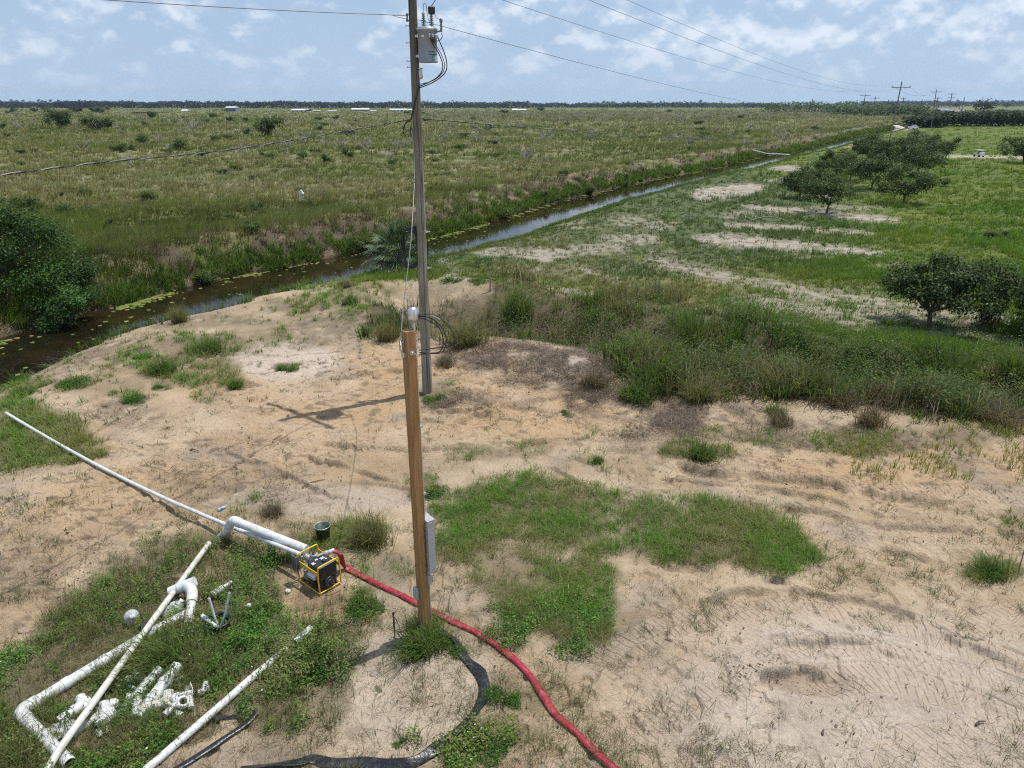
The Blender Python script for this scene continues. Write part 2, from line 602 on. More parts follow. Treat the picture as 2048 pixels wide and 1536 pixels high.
def ground_mat():
    m, g = new_mat('ground')
    tc = g.n('ShaderNodeTexCoord').outputs['Object']
    a = g.n('ShaderNodeAttribute', attribute_name='tint').outputs[0]
    trk = g.n('ShaderNodeAttribute', attribute_name='track')
    ts = g.n('ShaderNodeSeparateColor', {0: trk.outputs[0]})
    n1 = g.noise(tc, 2.2, 8, 0.62)
    n2 = g.noise(tc, 16.0, 8, 0.68)
    n3 = g.noise(tc, 0.02, 7, 0.65)
    f = g.math('ADD', g.math('MULTIPLY', g.math('SUBTRACT', n1, 0.5), 0.35), g.math('MULTIPLY', g.math('SUBTRACT', n2, 0.5), 0.75))
    f = g.math('ADD', f, g.math('MULTIPLY', g.math('SUBTRACT', n3, 0.5), 0.4))
    n4 = g.noise(tc, 55.0, 5, 0.75)
    f = g.math('ADD', f, g.math('MULTIPLY', g.math('SUBTRACT', n4, 0.5), 0.42))
    k = g.math('ADD', 1.0, f)
    c = g.n('ShaderNodeVectorMath', {0: a, 3: k}, operation='SCALE').outputs[0]
    # scattered dark specks: bits of bark, leaf and gravel lying in the sand
    vo = g.n('ShaderNodeTexVoronoi', {'Vector': tc, 'Scale': 13.0, 'Randomness': 1.0})
    sp = g.ramp(vo.outputs[0], [(0.07, 1.0), (0.13, 0.0)])
    spm = g.ramp(g.noise(tc, 0.9, 4, 0.6), [(0.48, 0.0), (0.62, 0.75)])
    c = g.mix(g.math('MULTIPLY', sp, spm), c, (0.09, 0.065, 0.045))
    p = g.n('ShaderNodeBsdfPrincipled', {'Base Color': c, 'Roughness': 0.95, 'Specular IOR Level': 0.12})
    hgt = g.math('ADD', g.math('MULTIPLY', g.noise(tc, 5.0, 10, 0.70), 0.11), g.math('MULTIPLY', g.math('ABSOLUTE', g.math('SUBTRACT', g.noise(tc, 11.0, 5, 0.7), 0.5)), 0.09))
    hgt = g.math('MULTIPLY', hgt, g.math('SUBTRACT', 1.0, g.math('MULTIPLY', ts.outputs[2], 0.6)))
    # lug prints inside the wheel tracks (R = across, G = along, B = strength)
    al = g.math('MULTIPLY', ts.outputs[1], 1.0)
    wob = g.math('MULTIPLY', g.noise(tc, 3.5, 3, 0.5), 0.35)
    wv = g.math('SINE', g.math('MULTIPLY', g.math('ADD', g.math('ADD', al, g.math('ADD', g.math('MULTIPLY', ts.outputs[0], 0.22), g.math('MULTIPLY', g.math('GREATER_THAN', ts.outputs[0], 0.0), 0.0625))), g.math('MULTIPLY', wob, 0.12)), 2 * math.pi / 0.125))
    lug = g.math('MULTIPLY', g.math('MULTIPLY', g.ramp(wv, [(0.0, 0.0), (0.95, 1.0)]), ts.outputs[2]), g.ramp(g.noise(tc, 1.1, 3, 0.5), [(0.28, 0.3), (0.48, 1.0)]))
    hgt = g.math('SUBTRACT', hgt, g.math('MULTIPLY', lug, 0.023))
    b = g.n('ShaderNodeBump', {'Strength': 0.95, 'Distance': 1.0, 'Height': hgt})
    g.set(p.inputs['Normal'], b.outputs[0])
    finish(g, p.outputs[0])


ground_mat()


def water_mat():
    m, g = new_mat('water')
    tc = g.n('ShaderNodeTexCoord').outputs['Object']
    n = g.noise(g.mapping(tc, scale=(1, 1, 1)), 1.3, 4, 0.55)
    c = g.mix(g.ramp(g.noise(tc, 0.35, 5, 0.6), [(0.45, 0.0), (0.65, 1.0)]), (0.010, 0.009, 0.005), (0.030, 0.016, 0.007))
    p = g.n('ShaderNodeBsdfPrincipled', {'Base Color': c, 'Roughness': 0.04, 'IOR': 1.33, 'Specular IOR Level': 0.5})
    h = g.math('ADD', g.math('MULTIPLY', n, 0.006), g.math('MULTIPLY', g.noise(tc, 9.0, 2, 0.5), 0.0006))
    b = g.n('ShaderNodeBump', {'Strength': 0.8, 'Distance': 1.0, 'Height': h})
    g.set(p.inputs['Normal'], b.outputs[0])
    finish(g, p.outputs[0])


water_mat()
# ------------------------------------------------------------------ the lie of the land
WATER_Z = -1.0
CANAL = [(-33, -30), (-27.5, 0), (-21.5, 14), (-19.0, 24), (-18.6, 27.6), (-17.7, 30.2), (-16.4, 32.2), (-15.4, 34.7), (-13.9, 37.4), (-11.4, 40.0),
         (-8.8, 43.8), (-7.4, 46.0), (-3.1, 51.3), (1.1, 59.3), (7.3, 71.9), (15.1, 84.8), (23.9, 98.6), (32.0, 109.0), (48.5, 136.2),
         (62.0, 155.0), (99.0, 214.5), (133.0, 267.0), (190.0, 355.0), (330, 570)]
DITCH = [(-4.5, 30.5), (-2.9, 28.5), (-0.5, 27.2), (2.4, 25.9), (5.8, 24.3), (9.3, 21.9), (12.4, 20.3), (16.3, 18.6), (24, 15.5), (40, 9)]
_PROF_S = [-30, -8.3, -6.9, -5.1, -3.7, -2.85, -1.2, 1.0, 2.4, 2.7, 3.6, 4.8, 6.2, 8.5, 12, 30]
_PROF_Z = [0.0, 0.0, -0.03, -0.34, -0.78, -1.12, -1.7, -1.7, -1.12, -0.75, -0.05, 0.48, 0.70, 0.55, 0.18, 0.0]
LEDGES = [  # little sand berms thrown up at wheel edges: polyline on the ground grid, height, width
    ([(1380, 1205), (1480, 1186), (1560, 1181), (1700, 1197), (1830, 1238), (1950, 1292), (2060, 1345)], 0.045, 0.07),
    ([(1340, 925), (1440, 945), (1540, 952), (1680, 968), (1780, 990), (1870, 1000)], 0.07, 0.09),
    ([(1550, 1008), (1650, 1026), (1720, 1045), (1830, 1055), (2060, 1066)], 0.05, 0.07),
    ([(1330, 960), (1480, 968), (1640, 995), (1720, 1022), (1800, 1035)], 0.035, 0.06),
    ([(1740, 1095), (1800, 1108), (1850, 1118)], 0.05, 0.06),
    ([(900, 845), (980, 822), (1080, 800), (1160, 790)], 0.05, 0.10),
    ([(640, 888), (780, 896), (900, 893), (980, 884), (1100, 880)], 0.045, 0.06),
    ([(600, 912), (700, 935), (780, 956)], 0.04, 0.06),
    ([(450, 900), (560, 940), (660, 985)], 0.03, 0.06),
    ([(660, 760), (760, 742), (810, 744)], 0.05, 0.08),
    ([(860, 825), (1000, 812), (1100, 822)], 0.035, 0.07),
    ([(1540, 1292), (1600, 1281), (1720, 1286), (1790, 1304)], 0.03, 0.05),
    ([(1500, 1350), (1570, 1342), (1640, 1345)], 0.04, 0.06),
    ([(1100, 930), (1180, 980), (1210, 1010)], 0.03, 0.06),
    ([(1450, 1190), (1300, 1290), (1200, 1360), (1130, 1440)], 0.02, 0.10),
    ([(560, 1010), (640, 975), (760, 965), (880, 985)], 0.03, 0.05),
]
TRACKS = [  # wheel tracks with lug prints: centre line, half width (m), strength
    ([(1200, 1345), (1270, 1290), (1340, 1252), (1430, 1228), (1560, 1218), (1700, 1232), (1850, 1266), (2070, 1338)], 0.30, 1.0),
    ([(1520, 1325), (1580, 1303), (1690, 1294), (1800, 1312), (1920, 1342), (2070, 1388)], 0.22, 0.8),
    ([(1640, 1375), (1750, 1352), (1880, 1384), (2070, 1448)], 0.30, 1.0),
    ([(1790, 1520), (1900, 1478), (2070, 1462)], 0.30, 0.8),
    ([(1090, 1560), (1220, 1490), (1320, 1440), (1440, 1392), (1500, 1360)], 0.26, 0.9),
    ([(1900, 1265), (1980, 1240), (2070, 1220)], 0.30, 0.9),
    ([(540, 1020), (600, 950), (690, 905), (760, 885)], 0.30, 0.8),
    ([(430, 1000), (480, 940), (590, 890), (700, 870)], 0.28, 0.6),
    ([(560, 790), (640, 760), (760, 735)], 0.3, 0.6),
    ([(1360, 900), (1500, 935), (1700, 975), (1900, 985), (2070, 1000)], 0.35, 0.7),
    ([(860, 815), (1000, 795), (1150, 830)], 0.3, 0.6),
    ([(180, 960), (280, 870), (400, 830), (500, 790)], 0.3, 0.5),
    ([(1180, 930), (1340, 990), (1560, 1030), (1800, 1075), (2070, 1110)], 0.3, 0.45),
]
# ---- ground cover drawn on the ground grid
POLY_SAND_FAR = [
    ('p', [(1375, 392), (1400, 375), (1500, 367), (1535, 372), (1520, 385), (1460, 398), (1400, 402)], 1.0, 5),
    ('p', [(1480, 407), (1560, 413), (1660, 421), (1800, 436), (1800, 445), (1740, 442), (1620, 430), (1500, 422)], 0.95, 5),
    ('p', [(1450, 446), (1560, 449), (1700, 459), (1785, 470), (1690, 466), (1560, 460), (1460, 454)], 0.95, 4),
    ('p', [(1385, 470), (1450, 466), (1600, 480), (1700, 492), (1790, 504), (1740, 510), (1600, 502), (1450, 492), (1390, 485)], 0.95, 6),
    ('p', [(1320, 512), (1380, 530), (1480, 552), (1600, 570), (1760, 590), (1900, 610), (2070, 630), (2070, 660), (1880, 660), (1740, 640), (1700, 615), (1560, 585), (1440, 568), (1340, 545), (1290, 520)], 0.75, 12),
    ('p', [(1500, 590), (1600, 600), (1760, 625), (1760, 665), (1690, 655), (1560, 628), (1480, 606)], 0.8, 12),
    ('p', [(1700, 640), (1800, 650), (2070, 672), (2070, 690), (1800, 668), (1690, 660)], 0.8, 8),
    ('p', [(1870, 309), (1950, 310), (2070, 313), (2070, 319), (1950, 317), (1880, 315)], 1.0, 2),
    ('e', 1580, 338, 40, 6, 0.9), ('e', 1560, 360, 30, 4, 0.7), ('e', 1640, 392, 40, 5, 0.6),
    ('e', 1260, 478, 60, 10, 0.7), ('e', 1190, 500, 70, 12, 0.6), ('e', 1080, 510, 60, 12, 0.75), ('e', 1000, 505, 45, 10, 0.7),
    ('e', 1330, 450, 40, 8, 0.6), ('e', 1260, 440, 30, 6, 0.5), ('e', 1150, 440, 30, 5, 0.5),
    ('p', [(880, 555), (940, 560), (985, 600), (1000, 630), (940, 640), (880, 610)], 0.95, 12),
    ('e', 1130, 590, 55, 14, 0.75), ('e', 1210, 610, 60, 14, 0.7), ('e', 1170, 640, 50, 12, 0.5), ('e', 1390, 650, 60, 10, 0.4),
    ('e', 1550, 655, 70, 8, 0.6), ('e', 1590, 512, 70, 5, 0.5), ('e', 1780, 530, 50, 5, 0.4), ('e', 1690, 415, 80, 5, 0.5), ('e', 1500, 430, 60, 8, 0.5),
    ('e', 1790, 256, 40, 5, 0.9), ('e', 1730, 268, 50, 5, 0.6), ('e', 1690, 290, 40, 5, 0.5),
]
LAWN = [  # short lush grass
    ('p', [(905, 990), (960, 958), (1090, 950), (1200, 985), (1300, 990), (1430, 1002), (1550, 1035), (1640, 1085), (1640, 1125), (1560, 1148), (1440, 1120), (1330, 1130), (1200, 1100), (1060, 1075), (960, 1075), (890, 1040)], 1.0, 18),
    ('p', [(880, 1060), (1000, 1060), (1120, 1080), (1200, 1130), (1200, 1200), (1250, 1245), (1240, 1290), (1130, 1292), (1010, 1262), (930, 1205), (890, 1150)], 0.75, 25),
    ('p', [(-60, 800), (60, 790), (150, 830), (215, 890), (180, 925), (60, 945), (-60, 950)], 0.95, 18),
    ('p', [(-60, 735), (60, 730), (110, 760), (60, 790), (-60, 800)], 0.9, 14),
    ('e', 1185, 1085, 80, 45, 0.85), ('e', 1215, 1180, 60, 50, 0.7),
    ('e', 370, 735, 95, 32, 1.0), ('e', 430, 690, 70, 24, 0.95), ('e', 545, 672, 48, 20, 0.8), ('e', 620, 690, 40, 14, 0.5),
    ('e', 700, 640, 50, 22, 0.7), ('e', 620, 610, 90, 22, 0.85), ('e', 720, 590, 80, 20, 0.85), ('e', 660, 575, 60, 14, 0.8),
    ('e', 470, 763, 28, 20, 0.9), ('e', 250, 790, 30, 12, 0.7), ('e', 420, 785, 35, 22, 0.5),
    ('e', 960, 905, 50, 18, 0.6), ('e', 1050, 895, 60, 18, 0.55), ('e', 1195, 915, 20, 14, 0.8), ('e', 1200, 945, 20, 10, 0.6),
    ('e', 1390, 905, 60, 18, 0.9), ('e', 1540, 880, 80, 18, 0.6), ('e', 1680, 880, 90, 22, 0.7), ('e', 1760, 905, 60, 14, 0.7),
    ('e', 1975, 1135, 55, 26, 0.75), ('e', 1900, 870, 140, 24, 0.5), ('e', 1440, 870, 60, 14, 0.5), ('e', 1900, 925, 60, 16, 0.35), ('e', 2040, 1040, 40, 24, 0.5),
    ('e', 1230, 1240, 50, 40, 0.4), ('e', 1180, 1330, 90, 60, 0.22), ('e', 690, 1075, 60, 26, 0.6), ('e', 760, 1140, 70, 40, 0.4),
    ('e', 1020, 1160, 80, 60, 0.5), ('e', 620, 540, 40, 10, 0.6),
    ('p', [(60, 720), (300, 650), (500, 600), (760, 545), (800, 620), (740, 680), (560, 690), (480, 720), (300, 780), (120, 800)], 0.42, 30),
    ('p', [(860, 560), (1000, 520), (1300, 560), (1300, 620), (1000, 610), (880, 640)], 0.45, 20), ('p', [(300, 960), (900, 880), (1300, 860), (1340, 940), (900, 990), (500, 1060), (300, 1050)], 0.22, 30),
]
WEEDS = [  # leafy broad weeds
    ('p', [(-60, 1310), (20, 1330), (90, 1270), (110, 1230), (190, 1150), (290, 1085), (420, 1060), (470, 1070), (570, 1060), (585, 1110), (575, 1190), (560, 1215), (640, 1235), (700, 1260), (685, 1330), (690, 1380), (600, 1410), (560, 1470), (470, 1440), (400, 1500), (330, 1580), (-60, 1580)], 0.9, 22),
    ('p', [(690, 1180), (760, 1180), (785, 1215), (760, 1240), (700, 1252), (670, 1215)], 0.95, 12),
    ('e', 850, 1275, 62, 34, 1.0), ('e', 860, 970, 34, 28, 0.95), ('e', 810, 965, 30, 16, 0.5),
    ('e', 590, 1060, 45, 24, 0.9), ('e', 640, 1075, 40, 26, 0.8), ('e', 540, 1020, 45, 16, 0.55),
    ('e', 575, 733, 32, 10, 1.0), ('e', 145, 760, 42, 14, 1.0), ('e', 280, 708, 30, 14, 0.95), ('e', 230, 770, 55, 20, 0.5),
    ('e', 315, 772, 18, 10, 0.9), ('e', 270, 800, 24, 12, 0.8), ('e', 240, 720, 30, 16, 0.9), ('e', 40, 745, 50, 20, 0.7),
    ('e', 960, 1245, 90, 40, 0.55), ('e', 1140, 1230, 80, 36, 0.55), ('e', 1130, 1290, 60, 24, 0.4),
    ('e', 1020, 1395, 55, 34, 0.6), ('e', 960, 1470, 55, 34, 0.6), ('e', 900, 1525, 60, 22, 0.6), ('e', 1000, 1290, 40, 24, 0.5),
    ('e', 700, 1470, 40, 18, 0.4), ('e', 800, 1485, 14, 12, 0.9), ('e', 690, 1390, 12, 10, 0.5), ('e', 790, 1385, 8, 8, 0.9),
    ('e', 860, 1490, 18, 12, 0.8), ('e', 655, 1540, 30, 12, 0.9), ('e', 870, 790, 34, 24, 0.7), ('e', 890, 720, 22, 12, 0.8),
    ('e', 560, 1500, 50, 40, 0.35), ('e', 620, 1350, 70, 90, 0.7), ('e', 740, 590, 20, 10, 0.6), ('e', 900, 560, 40, 10, 0.8), ('e', 960, 550, 36, 16, 0.95),
    ('e', 1135, 823, 12, 6, 0.9), ('e', 480, 640, 30, 10, 0.7), ('e', 160, 700, 40, 10, 0.5),
]
BARE = [  # sand showing inside the weeds
    ('p', [(575, 1195), (600, 1170), (680, 1150), (720, 1175), (700, 1200), (650, 1240), (590, 1220)], 1.0, 8),
    ('p', [(440, 1450), (480, 1425), (530, 1430), (500, 1470), (420, 1536), (340, 1560), (360, 1520)], 0.9, 8),
    ('p', [(150, 1440), (200, 1445), (210, 1480), (170, 1510), (140, 1480)], 0.85, 8),
    ('e', 385, 1405, 16, 22, 0.8), ('e', 525, 1160, 20, 8, 0.5),
]
LITTER = [  # dead grass and dry stems on the ground
    ('p', [(880, 690), (1000, 700), (1120, 705), (1250, 735), (1300, 790), (1250, 840), (1150, 830), (1130, 790), (1040, 780), (880, 720)], 0.9, 18),
    ('e', 920, 800, 70, 18, 0.7), ('e', 640, 660, 90, 26, 0.5), ('e', 260, 690, 200, 26, 0.55), ('e', 400, 640, 100, 14, 0.5),
    ('e', 1400, 830, 130, 30, 0.85), ('e', 1600, 870, 130, 26, 0.6), ('e', 1330, 880, 80, 26, 0.5), ('e', 1750, 880, 200, 20, 0.5),
    ('e', 1850, 740, 200, 40, 0.4), ('e', 440, 950, 130, 60, 0.25), ('e', 100, 1130, 150, 80, 0.25), ('e', 1080, 640, 60, 20, 0.6), ('e', 900, 620, 60, 20, 0.5),
    ('e', 1190, 770, 90, 26, 0.9), ('e', 460, 1000, 60, 20, 0.4), ('e', 250, 830, 60, 26, 0.5), ('e', 1150, 640, 60, 14, 0.6),
]
TALL = [  # tall rank grass of the overgrown ditch
    ('p', [(730, 610), (790, 600), (850, 600), (960, 610), (1010, 560), (1060, 545), (1100, 590), (1180, 600), (1260, 590), (1340, 595), (1480, 640), (1620, 680), (1800, 722), (2070, 765), (2600, 850),
           (2600, 960), (2070, 850), (1930, 850), (1800, 838), (1640, 812), (1560, 800), (1430, 800), (1290, 800), (1240, 770), (1190, 720), (1060, 692), (960, 682), (860, 682), (740, 680)], 1.0, 14),
]


def ground_px(X, Y):
    """the ground grid: where a flat-ground point falls in the photograph (used as a map of the site)"""
    return to_px(X, Y, 0.0)


def canal_s(X, Y):
    d, side, arc = polyline_dist(CANAL, X, Y)
    # the channel is narrower at its near end
    return np.where(side < 0, -(d + 1.15 * sstep(38, 27, Y)), d), arc


def zf(X, Y):
    X = np.atleast_1d(np.asarray(X, float)); Y = np.atleast_1d(np.asarray(Y, float))
    r = np.sqrt(X * X + Y * Y)
    z = (fbm(X * 0.12, Y * 0.12, 4, 3) - 0.5) * 0.30 * sstep(16, 60, r) + (fbm(X * 0.5, Y * 0.5, 3, 9) - 0.5) * 0.10
    s, arc = canal_s(X, Y)
    wob = (fbm(arc * 0.35, s * 0.25, 3, 21) - 0.5) * 1.6 * sstep(2.0, 4.5, np.abs(s))
    prof = np.interp(s + wob, _PROF_S, _PROF_Z)
    near = sstep(14.0, 5.0, np.abs(s))
    z = z * (1 - near * 0.6) + prof
    dd, _, _ = polyline_dist(DITCH, X, Y)
    z = z - 0.75 * sstep(2.3, 0.3, dd) + 0.16 * np.exp(-((dd - 3.2) / 1.0) ** 2)
    # low spoil heaps by the pole and the worn slope by the palm
    for (cx, cy, rad, h) in ((0.6, 21.9, 2.0, 0.28), (3.2, 21.0, 1.6, 0.22), (-5.0, 28.0, 3.0, 0.25), (-1.0, 31.5, 2.5, 0.35), (4.6, 9.6, 0.9, 0.05), (-1.41, 9.22, 0.7, 0.05)):
        z = z + h * np.exp(-((X - cx) ** 2 + (Y - cy) ** 2) / (rad * rad))
    # the vehicle scrape lower right
    px, py = ground_px(X, Y)
    z = z - 0.05 * region([('e', 1620, 1362, 80, 26)], px, py) + 0.06 * region([('e', 1680, 1255, 190, 30)], px, py)
    return z


def zpt(x, y):
    return float(zf(x, y)[0])


def G(px, py, dz=0.0):
    """point on the real terrain under a photo pixel"""
    z = 0.0
    for _ in range(6):
        p = P(px, py, z)
        z = 0.5 * z + 0.5 * zpt(p[0], p[1])
    p = P(px, py, z + dz)
    return np.array([p[0], p[1], z + dz])


def covers(X, Y):
    """all cover masks at world points"""
    px, py = ground_px(X, Y)
    r = np.sqrt(X * X + Y * Y)
    amp = F / np.maximum(r, 5.0)
    far_att = sstep(160, 40, r) * 0.9 + 0.1
    jx = px + (fbm(X * 1.1, Y * 1.1, 4, 31) - 0.5) * 1.3 * amp * far_att
    jy = py + (fbm(X * 1.1 + 40, Y * 1.1, 4, 37) - 0.5) * 0.8 * amp * SP * far_att
    s, arc = canal_s(X, Y)
    c = {'px': px, 'py': py, 's': s, 'arc': arc, 'r': r}
    c['tall'] = region(TALL, jx, jy)
    c['lawn'] = region(LAWN, jx, jy)
    c['weeds'] = region(WEEDS, jx, jy)
    c['bare'] = region(BARE, jx, jy)
    c['litter'] = region(LITTER, jx, jy)
    c['fsand'] = region(POLY_SAND_FAR, jx, jy)
    # the two fields
    c['left'] = sstep(2.3, 3.2, s)
    # right-hand meadow: beyond the overgrown ditch, right of the canal
    d, side, _ = polyline_dist([(-7.5, 33.5), (-4.0, 33.0), (-1.5, 31.5), (1.5, 29.3), (6.0, 26.5), (12.4, 22.5), (24, 18.5), (60, 2)], X, Y)
    jd = d * side + (fbm(X * 0.6, Y * 0.6, 3, 51) - 0.5) * 1.6
    c['right'] = sstep(-0.5, 0.6, jd) * (1 - sstep(-3.0, -2.2, s))
    return c


def mixc(a, b, t):
    return a + (b - a) * t[:, None]


def C3(*c):
    return np.array(c, float)


def build_terrain():
    az_d = np.radians(np.linspace(-41, 41, 860))
    az_l = np.radians(np.linspace(-180, -41, 56)[:-1]); az_r = np.radians(np.linspace(41, 180, 56)[1:-1])
    az = np.concatenate([az_l, az_d, az_r])
    rr = [0.5, 1.5, 2.6, 3.6, 4.4]
    q = 5.0
    while q < 45:
        rr.append(q); q *= 1.0032
    while q < 9000:
        rr.append(q); q *= 1.0032 + 0.012 * min(1, (q - 45) / 600)
    rr = np.array(rr)
    nr, na = len(rr), len(az)
    RR, AA = np.meshgrid(rr, az, indexing='ij')
    X = (RR * np.sin(AA)).ravel(); Y = (RR * np.cos(AA)).ravel()
    c = covers(X, Y)
    px, py, s, r = c['px'], c['py'], c['s'], c['r']
    Z = zf(X, Y)
    nearf = sstep(60, 25, r)
    nsand = (1 - c['left']) * (1 - c['right'])
    # churned sand relief
    rough = 0.25 + 0.9 * fbm(X * 0.45, Y * 0.45, 3, 61)
    churn = region([('e', 150, 1100, 260, 190), ('e', 420, 940, 260, 80), ('e', 720, 770, 260, 90), ('e', 1000, 830, 300, 80), ('e', 1650, 960, 400, 60)], px, py)
    micro = (fbm(X * 4.5, Y * 4.5, 4, 71, 0.6) - 0.5) * 0.085 + (np.abs(fbm(X * 9, Y * 9, 3, 75, 0.6) - 0.5)) * 0.075
    Z = Z + micro * rough * (0.35 + 0.9 * churn) * nearf
    # hoof / boot pits
    pit = sstep(0.66, 0.74, vnoise(X * 5.3 + 9, Y * 5.3, 81)) * sstep(0.5, 0.62, fbm(X * 0.7, Y * 0.7, 2, 83))
    Z = Z - pit * 0.06 * nearf * nsand
    ledge_shade = np.zeros(len(X))
    ns = np.where((r < 40) & (Y > 3))[0]
    xs, ys = X[ns], Y[ns]
    for pts, h, w in LEDGES:
        wp = np.array([P(*q)[:2] for q in smooth_path(pts, 5)])
        lo = wp.min(0) - 1; hi = wp.max(0) + 1
        m = (xs > lo[0]) & (xs < hi[0]) & (ys > lo[1]) & (ys < hi[1])
        ii = ns[m]
        d, sd, arc = polyline_dist(wp, X[ii] + (fbm(X[ii] * 2, Y[ii] * 2, 3, 91) - 0.5) * 0.25, Y[ii] + (fbm(X[ii] * 2, Y[ii] * 2, 3, 93) - 0.5) * 0.25)
        dl = d * sd
        br = sstep(0.22, 0.45, fbm(arc * 1.2, dl * 0 + 2, 3, 95))
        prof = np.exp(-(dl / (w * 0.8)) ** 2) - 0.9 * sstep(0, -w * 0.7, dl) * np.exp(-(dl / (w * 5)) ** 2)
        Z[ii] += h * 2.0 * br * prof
        ledge_shade[ii] = np.maximum(ledge_shade[ii], br * np.exp(-((dl + w * 0.7) / (w * 0.55)) ** 2) * sstep(0.35, 0.55, fbm(arc * 7, dl * 9, 3, 97)))
    trk = np.zeros((len(X), 3))
    for pts, hw, st in TRACKS:
        wp = np.array([P(*q)[:2] for q in smooth_path(pts, 6)])
        lo = wp.min(0) - 1; hi = wp.max(0) + 1
        m = (xs > lo[0]) & (xs < hi[0]) & (ys > lo[1]) & (ys < hi[1])
        ii = ns[m]
        d, sd, arc = polyline_dist(wp, X[ii], Y[ii])
        a = st * sstep(hw * 1.05, hw * 0.85, d)
        Z[ii] -= 0.022 * a * nearf[ii]
        Z[ii] += 0.014 * st * np.exp(-((d - hw * 1.15) / 0.05) ** 2)
        up = a > trk[ii, 2]
        jj = ii[up]
        trk[jj, 0] = (d * sd)[up]; trk[jj, 1] = arc[up]; trk[jj, 2] = a[up]
    # ---------------- colours (surface tones, plus painted shade along the berms)
    nA = fbm(X * 0.35, Y * 0.35, 4, 101); nB = fbm(X * 1.4, Y * 1.4, 4, 105); nC = fbm(X * 5, Y * 5, 3, 109)
    sand = mixc(np.tile(C3(0.545, 0.42, 0.285), (len(X), 1)), C3(0.45, 0.335, 0.215), sstep(0.35, 0.7, nB))
    orange = region([('e', 700, 770, 330, 80), ('e', 1020, 820, 240, 60), ('e', 1700, 940, 380, 56), ('e', 150, 1100, 330, 210, 0.8), ('e', 500, 930, 300, 80, 0.7), ('e', 640, 1210, 70, 40, 1.0)], px, py)
    sand = mixc(sand, C3(0.50, 0.33, 0.175), orange * sstep(0.32, 0.68, nA) * 0.58)
    pale = region([('e', 1750, 1440, 420, 200, 0.9), ('e', 570, 720, 110, 40, 0.9), ('e', 1120, 745, 60, 20, 1.0), ('e', 800, 1380, 180, 120, 0.6), ('e', 1700, 1280, 200, 20, 1.0), ('e', 1850, 1450, 160, 50, 1.0), ('e', 640, 1000, 180, 30, 0.7)], px, py)
    sand = mixc(sand, C3(0.60, 0.50, 0.405), pale * 0.9)
    sand = mixc(sand, C3(0.34, 0.28, 0.225), sstep(0.54, 0.74, fbm(X * 0.9 + 7, Y * 0.9, 4, 113)) * 0.55 * (1 - pale * 0.6))
    sand = mixc(sand, C3(0.30, 0.205, 0.13), region([('e', 1625, 1360, 80, 26, 0.5), ('e', 645, 1205, 60, 26, 0.75), ('e', 1290, 1230, 50, 10, 0.4)], px, py))
    sand = mixc(sand, C3(0.12, 0.10, 0.085), region([('e', 1553, 1162, 26, 10, 0.9), ('e', 1545, 1355, 30, 10, 0.25)], px, py, 4) * sstep(0.35, 0.6, nC))
    sand = mixc(sand, C3(0.15, 0.118, 0.09), ledge_shade * 0.38)  # dark broken line painted below each berm's drop, standing in for its shadow
    sand = mixc(sand, C3(0.15, 0.115, 0.085), sstep(0.60, 0.72, fbm(X * 3.1, Y * 6.0, 4, 119)) * churn * 0.6)
    sand = mixc(sand, C3(0.33, 0.26, 0.19), trk[:, 2] * 0.6)
    lit = mixc(np.tile(C3(0.20, 0.15, 0.115), (len(X), 1)), C3(0.33, 0.27, 0.22), nC)
    sand = mixc(sand, C3(0.155, 0.12, 0.09), np.clip(c['litter'] * sstep(0.28, 0.52, fbm(X * 2.6, Y * 2.6, 4, 117)), 0, 1) * 0.85)
    under = mixc(np.tile(C3(0.085, 0.085, 0.038), (len(X), 1)), C3(0.20, 0.165, 0.095), nC)
    g_near = np.clip(np.maximum(c['lawn'] * 0.8, c['weeds'] * 0.85) * (1 - c['bare']), 0, 1) * sstep(0.2, 0.55, nB + 0.12)
    col = mixc(sand, under, g_near)
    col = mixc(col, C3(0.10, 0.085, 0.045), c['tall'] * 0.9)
    # right meadow
    mead = mixc(np.tile(C3(0.085, 0.125, 0.028), (len(X), 1)), C3(0.14, 0.165, 0.042), sstep(0.3, 0.7, fbm(X * 0.16, Y * 0.3, 4, 121)))
    dry = region([('p', [(880, 470), (1300, 420), (1360, 520), (1760, 580), (1760, 640), (1400, 600), (1100, 560), (880, 560)], 0.8, 30), ('p', [(1500, 545), (1760, 560), (1760, 580), (1560, 570)], 1.0, 8)], px, py)
    mead = mixc(mead, C3(0.29, 0.235, 0.125), dry * sstep(0.35, 0.65, nA) * 0.85)
    mead = mixc(mead, C3(0.105, 0.125, 0.065), region([('e', 1250, 440, 460, 110, 0.9)], px, py) * sstep(0.2, 0.5, nB))
    wsand = mixc(np.tile(C3(0.42, 0.365, 0.29), (len(X), 1)), C3(0.24, 0.20, 0.155), sstep(0.40, 0.68, fbm(X * 2.2, Y * 3.5, 4, 127)))
    thin = dry * sstep(0.55, 0.75, fbm(X * 0.8, Y * 0.8, 4, 125)) * 0.8
    mead = mixc(mead, wsand * 1.0, 0) if False else mead + (wsand - mead) * np.clip(np.maximum(c['fsand'] * sstep(0.2, 0.45, nB + 0.1), thin), 0, 1)[:, None]
    col = mixc(col, mead, c['right'] * (1 - c['tall'] * 0.9))
    # left field
    f1 = fbm(X * 0.05, Y * 0.11, 5, 131); f2 = fbm(X * 0.3, Y * 0.6, 4, 135)
    fld = mixc(np.tile(C3(0.11, 0.125, 0.04), (len(X), 1)), C3(0.20, 0.185, 0.09), sstep(0.35, 0.65, f1 * 0.5 + f2 * 0.5))
    fld = mixc(fld, C3(0.27, 0.245, 0.165), sstep(0.58, 0.72, f2) * 0.5)
    brown = region([('p', [(850, 222), (1700, 219), (1750, 228), (1500, 244), (1100, 240), (850, 236)], 0.9, 4), ('e', 300, 246, 500, 8, 0.3)], px, py)
